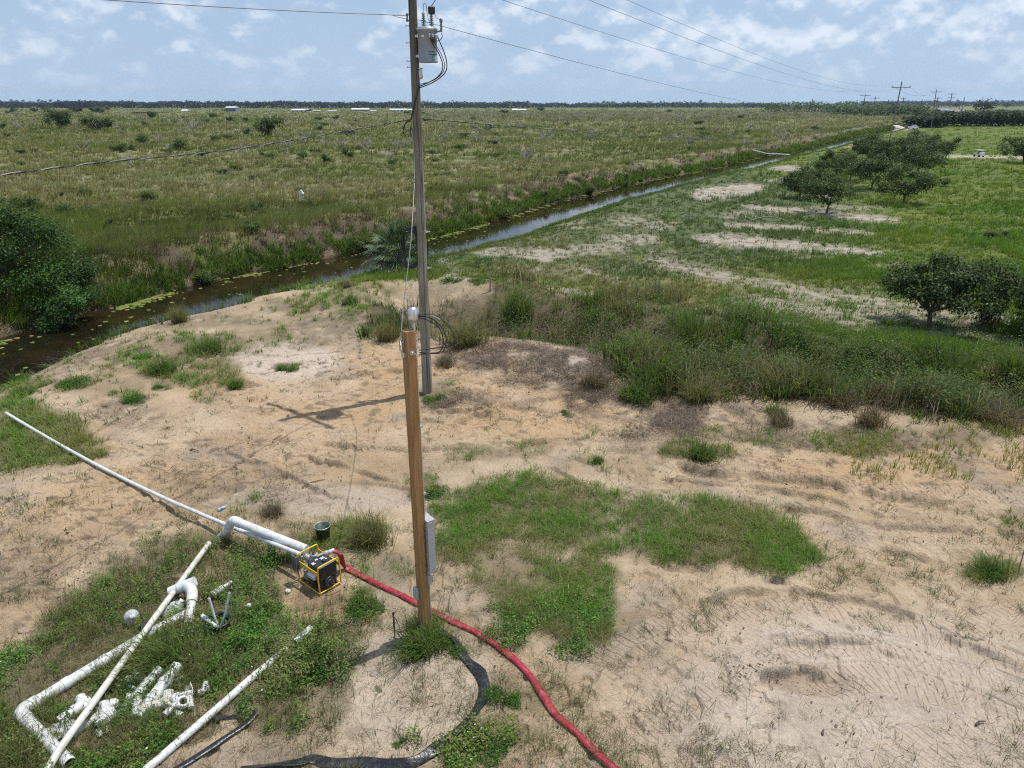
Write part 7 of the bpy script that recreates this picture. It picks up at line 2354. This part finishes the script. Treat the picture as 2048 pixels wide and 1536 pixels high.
jug(262, 1236, 0.125, 'cloudy round plastic jug left of the straight medium pipe', 0.5)
jug(335, 1236, 0.125, 'cloudy plastic jug right of the straight medium pipe', 2.2)

# green bucket behind the pump
bk = empty('green_bucket', tuple(G(648, 1082)))
b = MB(); b.lathe([(0.0, 0.0), (0.115, 0.0), (0.15, 0.33), (0.155, 0.33), (0.155, 0.35), (0.142, 0.35), (0.11, 0.02), (0.0, 0.02)], n=24); b.build('bucket_body', M['bucket_green'], bk)
b = MB(); b.tube([(0.152 * math.cos(a), 0.152 * math.sin(a), 0.352) for a in np.linspace(0, 2 * math.pi, 25)], 0.006, n=5, caps=False); b.build('rim', M['galvanised'], bk)
tag(bk, 'dark green bucket with a pale rim behind the pump', 'bucket')

# broken white bucket with fittings in it
bb = empty('broken_bucket', tuple(G(362, 1408)), 0.0)
b = MB()
vs = []; fs = []; n_ = 24
for i in range(n_ + 1):
    a = -2.9 + 4.4 * i / n_
    h_ = 0.16 + 0.09 * math.sin(a * 2.3) * (i / n_) + 0.03 * math.sin(a * 9)
    for rr_, z_ in ((0.155, 0.0), (0.19, h_), (0.182, h_), (0.148, 0.01)):
        vs.append((math.cos(a) * rr_, math.sin(a) * rr_, z_))
for i in range(n_):
    for k_ in range(4): fs.append((i * 4 + k_, (i + 1) * 4 + k_, (i + 1) * 4 + (k_ + 1) % 4, i * 4 + (k_ + 1) % 4))
b.add(vs, fs, True); b.lathe([(0, 0.005), (0.15, 0.005), (0.15, 0.0)], n=24); b.build('bucket_wall', M['bucket_white'], bb)
tag(bb, 'broken off white grey bucket full of fittings in the fittings heap', 'bucket')

# the heap of fittings
def fitting(px, py, az, r, l, label, kind='coupling', tilt=0.15, dz=0.0, mat='pvc'):
    p_ = G(px, py, r + dz)
    o = empty('pipe_fitting', tuple(p_), az)
    d = Vector((1, 0, tilt)).normalized()
    if kind == 'coupling':
        b = MB(); b.tube([-d * l / 2, d * l / 2], r, n=18, hollow=r * 0.14); b.build('barrel', M[mat], o)
        b = MB()
        for s_ in (-1, 1): b.tube([d * s_ * (l / 2 - 0.05), d * s_ * (l / 2 + 0.002)], r * 1.09, n=18, hollow=r * 0.16)
        b.build('socket_rings', M[mat], o)
    elif kind == 'tee':
        b = MB(); b.tube([-d * l / 2, d * l / 2], r, n=18, hollow=r * 0.14); b.build('barrel', M[mat], o)
        b = MB(); b.tube([Vector((0, 0, 0)), Vector((0.3, 0.8, 0.5)) * l * 0.62], r * 0.9, n=18, hollow=r * 0.14); b.build('branch', M[mat], o)
    elif kind == 'elbow':
        pts = smooth_path([(-l / 2, 0, 0), (-l / 8, 0, 0.0), (l / 6, l / 8, 0.02), (l / 4, l / 2, 0.05)], 6)
        b = MB(); b.tube(pts, r, n=18, hollow=r * 0.14); b.build('bend', M[mat], o)
        b = MB(); b.tube([pts[0], (-l / 2 + 0.05, 0, 0)], r * 1.1, n=18, hollow=r * 0.16); b.build('socket', M[mat], o)
    elif kind == 'ring':
        b = MB(); b.lathe([(r * 0.62, -l / 2), (r, -l / 2), (r, l / 2), (r * 0.62, l / 2), (r * 0.62, -l / 2)], n=22, axis=(0.3, -0.4, 1)); b.build('ring_body', M[mat], o)
        b = MB(); b.lathe([(r * 1.0, -0.012), (r * 1.15, -0.012), (r * 1.15, 0.012), (r, 0.012)], n=22, axis=(0.3, -0.4, 1)); b.build('flange', M[mat], o)
    tag(o, label, 'pipe fitting', 'heap of white pipe fittings')
    return o


R_ = math.radians
fitting(162, 1412, R_(60), 0.075, 0.24, 'round white cap fitting left of the straight pipe over the heap', 'elbow')
fitting(190, 1437, R_(55), 0.060, 0.30, 'white coupling with dark open end facing the camera, left of the heap', 'coupling', mat='pvc_old')
fitting(205, 1418, R_(20), 0.050, 0.16, 'small beige collar behind the open ended coupling', 'coupling', mat='pvc_old')
fitting(212, 1436, R_(50), 0.085, 0.24, 'white tee fitting with side opening, in front of the heap', 'tee')
fitting(226, 1410, R_(95), 0.058, 0.14, 'small white collar behind the tee fitting', 'ring', dz=0.03)
fitting(282, 1382, R_(62), 0.078, 0.34, 'upright looking white pipe end in the middle of the heap', 'coupling', 0.35)
fitting(276, 1402, R_(110), 0.060, 0.30, 'white curved fitting in the weeds left of the large ribbed one', 'elbow')
fitting(318, 1382, R_(75), 0.098, 0.32, 'largest ribbed white coupling in the heap', 'coupling', 0.2)
fitting(330, 1405, R_(30), 0.075, 0.26, 'grey white elbow in front of the largest coupling', 'elbow', mat='pvc_old')
fitting(300, 1352, R_(10), 0.060, 0.36, 'half hidden white pipe stub at the back of the heap', 'coupling', 0.05)
fitting(274, 1350, R_(80), 0.060, 0.14, 'white end cap at the back left of the heap', 'ring', dz=0.02)
fitting(344, 1362, R_(15), 0.045, 0.15, 'small dull fitting behind the large coupling', 'coupling', mat='pvc_old')
fitting(366, 1404, R_(20), 0.082, 0.07, 'thick white ring lying in the broken bucket', 'ring', dz=0.05)
fitting(352, 1408, R_(70), 0.050, 0.20, 'white elbow leaning in the left of the broken bucket', 'elbow', dz=0.05)
fitting(366, 1388, R_(5), 0.036, 0.16, 'small white coupling at the back of the broken bucket', 'coupling', dz=0.10)
fitting(379, 1396, R_(120), 0.045, 0.16, 'small dull coupling at the right of the broken bucket', 'coupling', dz=0.06, mat='pvc_old')
fitting(408, 1382, R_(25), 0.050, 0.14, 'single white fitting right of the broken bucket', 'tee')
fitting(344, 1418, R_(150), 0.055, 0.14, 'white fitting in front of the broken bucket', 'coupling')
fitting(430, 1262, R_(100), 0.03, 0.08, 'tiny white cap beside the black tub', 'ring')
fitting(497, 1212, R_(100), 0.032, 0.07, 'tiny white fitting alone in weeds right of the black tub', 'ring', dz=0.10)
fitting(576, 1182, R_(100), 0.04, 0.05, 'small white cap on the sand left of the pump', 'ring')
bt = empty('water_bottle', tuple(G(258, 1374, 0.05)), R_(-35))
b = MB(); b.lathe([(0, 0), (0.033, 0.0), (0.034, 0.02), (0.034, 0.13), (0.028, 0.16), (0.014, 0.19), (0.013, 0.21), (0, 0.21)], axis=(1, 0, 0.45), n=14); b.build('bottle_body', M['cloudy_plastic'], bt)
b = MB(); b.lathe([(0.0352, 0.04), (0.0352, 0.11)], axis=(1, 0, 0.45), n=14); b.build('bottle_label', M['blue_label'], bt)
tag(bt, 'clear water bottle with a blue label leaning at the left of the heap', 'bottle')
bt = empty('water_bottle', tuple(G(436, 1020, 0.04)), R_(50))
b = MB(); b.lathe([(0, 0), (0.03, 0.0), (0.032, 0.02), (0.032, 0.12), (0.014, 0.17), (0.013, 0.2), (0, 0.2)], axis=(1, 0, 0.05), n=14); b.build('bottle_body', M['cloudy_plastic'], bt)
b = MB(); b.lathe([(0.033, 0.04), (0.033, 0.10)], axis=(1, 0, 0.05), n=14); b.build('bottle_label', M['blue_label'], bt)
tag(bt, 'clear plastic bottle lying alone on the sand above the thick pipe elbow', 'bottle')


def crumpled(name, px, py, w, d, h, mat, label, cat, seed):
    rs = np.random.RandomState(seed)
    n_ = 12
    c_ = G(px, py, 0.03)
    V = []; T = []
    for i in range(n_):
        for j in range(n_):
            u, v = i / (n_ - 1) - 0.5, j / (n_ - 1) - 0.5
            rad = max(abs(u), abs(v)) * 2
            V.append((u * w * (1 + 0.2 * rs.randn() * rad * 0.4), v * d * (1 + 0.2 * rs.randn() * rad * 0.4), h * rs.rand() * (1 - rad * 0.6)))
    for i in range(n_ - 1):
        for j in range(n_ - 1):
            a = i * n_ + j; T += [(a, a + 1, a + n_ + 1), (a, a + n_ + 1, a + n_)]
    o = tri_mesh(name, np.array(V), np.array(T), None, M[mat]); o.location = c_; o.rotation_euler = (0, 0, rs.uniform(0, 3))
    tag(o, label, cat)


crumpled('plastic_sheet', 120, 1462, 0.42, 0.30, 0.12, 'cloudy_plastic', 'crumpled clear plastic sheet beside the thick bent pipe', 'plastic sheet', 1)
crumpled('plastic_bag', 205, 1462, 0.16, 0.18, 0.06, 'bucket_white', 'crumpled grey bag below the tee fitting', 'plastic bag', 2)
crumpled('black_bag', 215, 1376, 0.36, 0.20, 0.10, 'black_plastic', 'crumpled black plastic behind the heap of fittings', 'plastic bag', 3)
crumpled('black_bag', 245, 1358, 0.30, 0.12, 0.08, 'black_plastic', 'second smaller strip of black plastic at the back of the heap', 'plastic bag', 4)

# ---- hoses
def hose(name, pp, width, thick, mat, label, seed, dz=0.03, per=9, n=12, twist_amp=0.0, pinch=0.12):
    rs = np.random.RandomState(seed)
    base = smooth_path([tuple(q) if len(q) == 3 else tuple(G(*q, 0.0)) for q in pp], per)
    m = len(base)
    pts = []
    for i, q in enumerate(base):
        q = np.array(q)
        gz = zpt(q[0], q[1])
        pts.append(np.array([q[0], q[1], max(q[2], gz + dz)]))
    b = MB()
    V = []; F_ = []
    P_ = np.array(pts)
    tg = np.gradient(P_, axis=0); tg /= np.linalg.norm(tg, axis=1)[:, None]
    s = np.r_[0, np.cumsum(np.linalg.norm(np.diff(P_, axis=0), axis=1))]
    for i in range(m):
        side = np.cross(tg[i], [0, 0, 1.0]); side /= np.linalg.norm(side) + 1e-9
        upv = np.cross(side, tg[i])
        tw = twist_amp * math.sin(s[i] * 2.1 + seed) + twist_amp * 0.6 * math.sin(s[i] * 4.7)
        sd = side * math.cos(tw) + upv * math.sin(tw); uu = upv * math.cos(tw) - side * math.sin(tw)
        w_ = width * (1 + pinch * math.sin(s[i] * 5.3 + seed) + pinch * 0.7 * math.sin(s[i] * 12.1))
        t_ = thick * (1 + 2.0 * pinch * math.sin(s[i] * 7.7 + 1 + seed) + pinch * math.sin(s[i] * 17))
        for k_ in range(n):
            a = 2 * math.pi * k_ / n
            cx = math.cos(a); sx = math.sin(a)
            V.append(P_[i] + sd * cx * w_ / 2 + uu * (sx * t_ / 2 + abs(math.sin(tw)) * width * 0.4))
    for i in range(m - 1):
        for k_ in range(n):
            F_.append((i * n + k_, i * n + (k_ + 1) % n, (i + 1) * n + (k_ + 1) % n, (i + 1) * n + k_))
    b.add(V, F_, True)
    b.add(V[:n], [tuple(range(n))]); b.add(V[-n:], [tuple(range(n))[::-1]])
    o = b.build(name, M[mat]); tag(o, label, 'hose')
    return o


o1 = PW + OUT1 + (OUT1 - OUT0).normalized() * 0.07
o2 = o1 + (OUT1 - OUT0).normalized() * 0.07 + Vector((0.05, -0.03, -0.10))
hose('red_hose', [tuple(o1), tuple(o2), tuple(G(686, 1128, 0.14)), tuple(G(700, 1140, 0.03)), (750, 1168), (800, 1192), (850, 1218), (900, 1243), (960, 1272), (1010, 1306), (1055, 1348), (1085, 1392), (1110, 1430), (1150, 1466), (1190, 1506), (1240, 1552), (1290, 1600)], 0.115, 0.060, 'red_hose', 'red lay flat hose running from the pump past the post to the bottom edge', 4, dz=0.03, pinch=0.07)
hose('black_hose', [(868, 1262), (905, 1282), (930, 1318), (960, 1350), (969, 1385), (958, 1415), (938, 1445), (905, 1475), (865, 1505), (828, 1527), (790, 1533), (720, 1529), (660, 1529), (625, 1520), (600, 1528), (560, 1536), (480, 1545)], 0.165, 0.018, 'black_hose', 'flat black lay flat hose curving from the post foot along the bottom edge', 7, dz=0.02, twist_amp=0.42, pinch=0.12)
hose('black_liner', [(418, 1436), (450, 1437), (485, 1434), (513, 1428)], 0.07, 0.018, 'black_hose', 'short straight black strip meeting the long one at its tip', 2, dz=0.02, pinch=0.05)
hose('black_liner', [(513, 1430), (490, 1452), (450, 1480), (400, 1513), (340, 1550), (310, 1570)], 0.10, 0.05, 'black_hose', 'long black strip running to the bottom edge below the broken white pipe', 3, dz=0.025, pinch=0.05)
hose('black_liner', [(415, 1440), (390, 1465), (350, 1500), (318, 1530)], 0.05, 0.03, 'black_hose', 'thin black strip hugging the half buried white pipe', 5, dz=0.02, pinch=0.05)
hose('black_tube', [(262, 1450), (225, 1478), (200, 1500), (160, 1545)], 0.035, 0.03, 'black_hose', 'thin black tube between the fittings heap and the bottom edge', 6, dz=0.02, pinch=0.02)
hose('black_tube', [(225, 1384), (250, 1366), (300, 1352), (340, 1358)], 0.04, 0.03, 'black_hose', 'black tube piece at the back of the fittings heap', 8, dz=0.03, pinch=0.02)

# ---- field details
sp_ = empty('vent_pipe', tuple(G(603, 412)))
b = MB(); b.tube([(0, 0, -0.2), (0, 0, 0.82)], 0.11, n=16); b.build('riser', M['pvc'], sp_)
b = MB(); b.tube(smooth_path([(0, 0, 0.78), (0, 0, 0.92), (0.06, 0, 1.0), (0.18, 0, 1.0), (0.24, 0, 0.93)], 4), 0.13, n=16, hollow=0.02); b.build('hooded_elbow', M['pvc'], sp_)
tag(sp_, 'white hooded vent pipe standing in the tawny field', 'vent pipe')
pipe_obj('canal_pipe', [np.array([*P(1505, 307)[:2], 0.55]), np.array([*P(1532, 311)[:2], 0.30]), np.array([*P(1579, 311)[:2], 0.12])], 0.09, 'long white pipe lying across the canal in the distance', 'pvc', 0.02)
o = MB().tube([(0, 0, -0.2), (0.02, 0, 0.6), (0.0, 0.02, 1.05)], [0.035, 0.032, 0.028], n=8).build('wooden_stake', M['weathered_pole']); o.location = G(980, 583)
tag(o, 'short weathered wooden stake on the worn slope right of the pole', 'stake')
q = G(2036, 1146); o = MB().tube([(0, 0, -0.1), (-0.01, 0, 0.35), (-0.03, 0, 0.72)], [0.009, 0.009, 0.007], n=6).build('sapling_stem', M['dead_stick']); o.location = q
tag(o, 'thin dark upright stick at the right edge on the sand', 'stick')
for i_, (px, py, l_, a_, lab) in enumerate([(1952, 1450, 0.16, 0.3, 'short dark stick lying on the pale sand lower right'), (545, 885, 0.42, 1.3, 'dark curved root sticking out of the orange sand'), (475, 938, 0.22, 2.4, 'small dark stick on the sand left of the curved root'),
                                        (1645, 1470, 0.10, 1.0, 'small brown twig on the sand at the bottom right'), (1130, 835, 0.25, 0.6, 'dark twig beside the tiny plant on the orange sand'), (380, 900, 0.3, -0.4, 'weathered stick on the sand at left'),
                                        (605, 975, 0.55, 0.7, 'thin leaning dry twig above the thick white pipe')]):
    b = MB(); b.tube(smooth_path([(0, 0, 0.0), (l_ * 0.4, l_ * 0.08, 0.03), (l_, 0, 0.015)], 4), [0.018, 0.018, 0.017, 0.016, 0.014, 0.012, 0.010, 0.008, 0.006], n=6)
    o = b.build('stick', M['dead_stick']); o.location = G(px, py, 0.01); o.rotation_euler = (0, 0, a_); tag(o, lab, 'stick')
for px, py, r_, lab in [(749, 1348, 0.055, 'brown stone on the sand left of the black hose bend'), (48, 1262, 0.07, 'pale flat stone on the sand at the left edge')]:
    rs = np.random.RandomState(int(px)); bm = bmesh.new(); bmesh.ops.create_icosphere(bm, subdivisions=3, radius=r_)
    for v in bm.verts: v.co = Vector((v.co.x * 1.4, v.co.y, v.co.z * 0.55)) * (1 + 0.12 * math.sin(v.co.x * 60) * math.cos(v.co.y * 70))
    me_ = bpy.data.meshes.new('stone'); bm.to_mesh(me_); bm.free(); me_.materials.append(M['stone']); o = bpy.data.objects.new('stone', me_); COL.objects.link(o); o.location = G(px, py, 0.0); tag(o, lab, 'stone')

# ---- far buildings
def shed(px0, px1, yb, yt, label, wall='shed_white', roof='shed_white', depth=12, name='shed', gable=0.35, doors=2, two=False):
    cx = (px0 + px1) / 2
    base = P(cx, yb); Y = base[1]
    w = (px1 - px0) * (Y * CP + H * SP) / F
    h = Q(cx, yt, Y)[2]
    root = empty(name, (base[0], Y, 0))
    hw = h * (1 - gable)
    b = MB(); b.box((0, depth / 2, hw / 2 - 0.2), (w * 0.98, depth, hw + 0.4)); b.build('wall', M[wall], root)
    b = MB(); x = w / 2; y0, y1 = -0.6, depth + 0.6
    b.add([(-x, y0, hw), (x, y0, hw), (x, y1, hw), (-x, y1, hw), (-x, depth / 2, h), (x, depth / 2, h), (-x, y0, hw - 0.25), (x, y0, hw - 0.25)],
          [(0, 1, 5, 4), (2, 3, 4, 5), (0, 4, 3), (1, 2, 5), (6, 7, 1, 0), (3, 2, 7, 6)]); b.build('roof', M[roof], root)
    for k_ in range(doors):
        b = MB(); b.box((-w / 2 + w * (k_ + 0.5) / doors, -0.06, hw * 0.32), (w / doors * 0.35, 0.1, hw * 0.55)); b.build('door', M['dark_opening'], root)
    tag(root, label, 'building', 'far off farm buildings')
    return root


shed(582, 615, 223.5, 218, 'long white metal shed in the far distance left of the big pole', depth=14, doors=4)
shed(702, 737, 221.5, 216.5, 'white roofed barn with red walls in the far distance', wall='shed_red', depth=16, gable=0.45)
shed(779, 814, 222.5, 217.5, 'long white shed just left of the big pole', depth=14, doors=5)
shed(815, 826, 222, 218.5, 'small white shed touching the big pole', depth=8, doors=1)
shed(451, 472, 223, 213, 'two storey pale barn in the far left distance', gable=0.2, wall='shed_grey', doors=3)
shed(362, 374, 222, 219, 'small bright white roof far left in the field', gable=0.7, depth=8, doors=1)
shed(265, 291, 227, 223, 'low rust brown shed on the left horizon', wall='rust_brown', roof='rust_brown', doors=2, gable=0.2)
shed(301, 317, 226, 223.5, 'smaller rust brown shed right of the longer one', wall='rust_brown', roof='rust_brown', doors=1, gable=0.2)
shed(626, 640, 222.5, 220.5, 'small white hut between the long white sheds', depth=6, doors=1)
shed(655, 672, 222.5, 220.5, 'low white roof left of the red walled barn', depth=6, doors=1)
shed(740, 752, 222.5, 220.5, 'low white hut right of the red walled barn', depth=6, doors=1)
shed(1024, 1036, 221.5, 217.5, 'left one of two white tents right of the big pole', gable=0.6, depth=8, doors=1, name='tent')
shed(1037, 1053, 221.5, 218, 'right longer one of two white tents', gable=0.5, depth=8, doors=1, name='tent')
shed(1880, 1904, 229, 217, 'grey blue house with a white end wall beyond the citrus grove', wall='shed_white', roof='shed_grey', depth=10, gable=0.5, doors=3, name='house')
shed(1906, 1932, 228, 219.5, 'low pale roofed lean-to beside the grey blue house', wall='rust_brown', roof='dead_branch', depth=8, gable=0.5, doors=1)


def truck(px, py, label):
    o = empty('pickup_truck', tuple(G(px, py)), R_(35)); o.scale = (0.8, 0.8, 0.8)
    b = MB(); b.box((0, 0, 0.75), (5.0, 1.9, 0.7), bevel=0.12); b.build('body', M['shed_white'], o)
    b = MB(); b.box((0.4, 0, 1.4), (2.0, 1.7, 0.7), bevel=0.18); b.build('cab', M['shed_white'], o)
    b = MB(); b.box((0.4, 0, 1.45), (2.04, 1.74, 0.4), bevel=0.05); b.build('window', M['glass_dark'], o)
    for sx in (-1.6, 1.6):
        for sy in (-0.95, 0.95):
            b = MB(); b.lathe([(0, -0.12), (0.36, -0.12), (0.4, -0.05), (0.4, 0.05), (0.36, 0.12), (0, 0.12)], c=(sx, sy, 0.38), axis=(0, 1, 0), n=16); b.build('wheel', M['rubber'], o)
    tag(o, label, 'truck')


truck(1826, 259, 'white pickup truck parked beside the citrus grove corner')
bm = bmesh.new(); bmesh.ops.create_icosphere(bm, subdivisions=4, radius=1.0)
for v in bm.verts:
    a = Vector((v.co.x * 3.6, v.co.y * 2.0, max(v.co.z, -0.1) * 1.5)); v.co = a * (1 + 0.22 * (float(fbm(np.array([v.co.x * 2.1 + 5]), np.array([v.co.y * 2.1 + v.co.z]), 3, 501)[0]) - 0.5) * 2)
me_ = bpy.data.meshes.new('sand_heap'); bm.to_mesh(me_); bm.free(); me_.materials.append(M['sand_heap']); o = bpy.data.objects.new('sand_heap', me_); COL.objects.link(o); o.location = G(1793, 259); tag(o, 'pale heap of sand and rubble at the far end of the canal', 'sand heap')
# small white utility cart on the sand path
ct = empty('utility_cart', tuple(G(1957, 314)), R_(100)); ct.scale = (0.75, 0.75, 0.8)
b = MB(); b.box((0, 0, 0.45), (1.9, 1.1, 0.35), bevel=0.08); b.box((-0.7, 0, 0.75), (0.4, 1.1, 0.35), bevel=0.06); b.build('body', M['shed_white'], ct)
b = MB(); b.box((0, 0, 1.35), (1.5, 1.15, 0.07), bevel=0.02); b.build('roof', M['shed_white'], ct)
for sx in (-0.65, 0.65):
    for sy in (-0.5, 0.5): b = MB(); b.tube([(sx, sy, 0.6), (sx * 0.95, sy, 1.33)], 0.03, n=6); b.build('roof_post', M['rubber'], ct)
b = MB(); b.box((0.0, 0, 0.72), (0.5, 0.9, 0.2), bevel=0.04); b.box((-0.22, 0, 0.9), (0.12, 0.9, 0.35), bevel=0.03); b.build('seat', M['rubber'], ct)
for sx in (-0.65, 0.65):
    for sy in (-0.52, 0.52):
        b = MB(); b.lathe([(0, -0.09), (0.22, -0.09), (0.26, -0.04), (0.26, 0.04), (0.22, 0.09), (0, 0.09)], c=(sx, sy, 0.26), axis=(0, 1, 0), n=14); b.build('wheel', M['rubber'], ct)
tag(ct, 'small white utility cart parked on the sand path at right', 'utility cart')

# ---- the humid air
b = MB(); b.box((0, 2900, 60.0), (16000, 14000, 134))
hz_ = b.build('haze', M['pvc'])
hm = bpy.data.materials.new('haze'); hm.use_nodes = True; hm.node_tree.nodes.clear(); g = NT(hm.node_tree)
pv = g.n('ShaderNodeVolumePrincipled'); pv.inputs['Color'].default_value = (0.62, 0.82, 1.0, 1); pv.inputs['Density'].default_value = 0.00007; pv.inputs['Anisotropy'].default_value = 0.2
o_ = g.n('ShaderNodeOutputMaterial'); g.t.links.new(pv.outputs[0], o_.inputs['Volume'])
hz_.data.materials.clear(); hz_.data.materials.append(hm)
tag(hz_, 'thin bluish humid haze over the far fields', 'haze', kind='stuff')
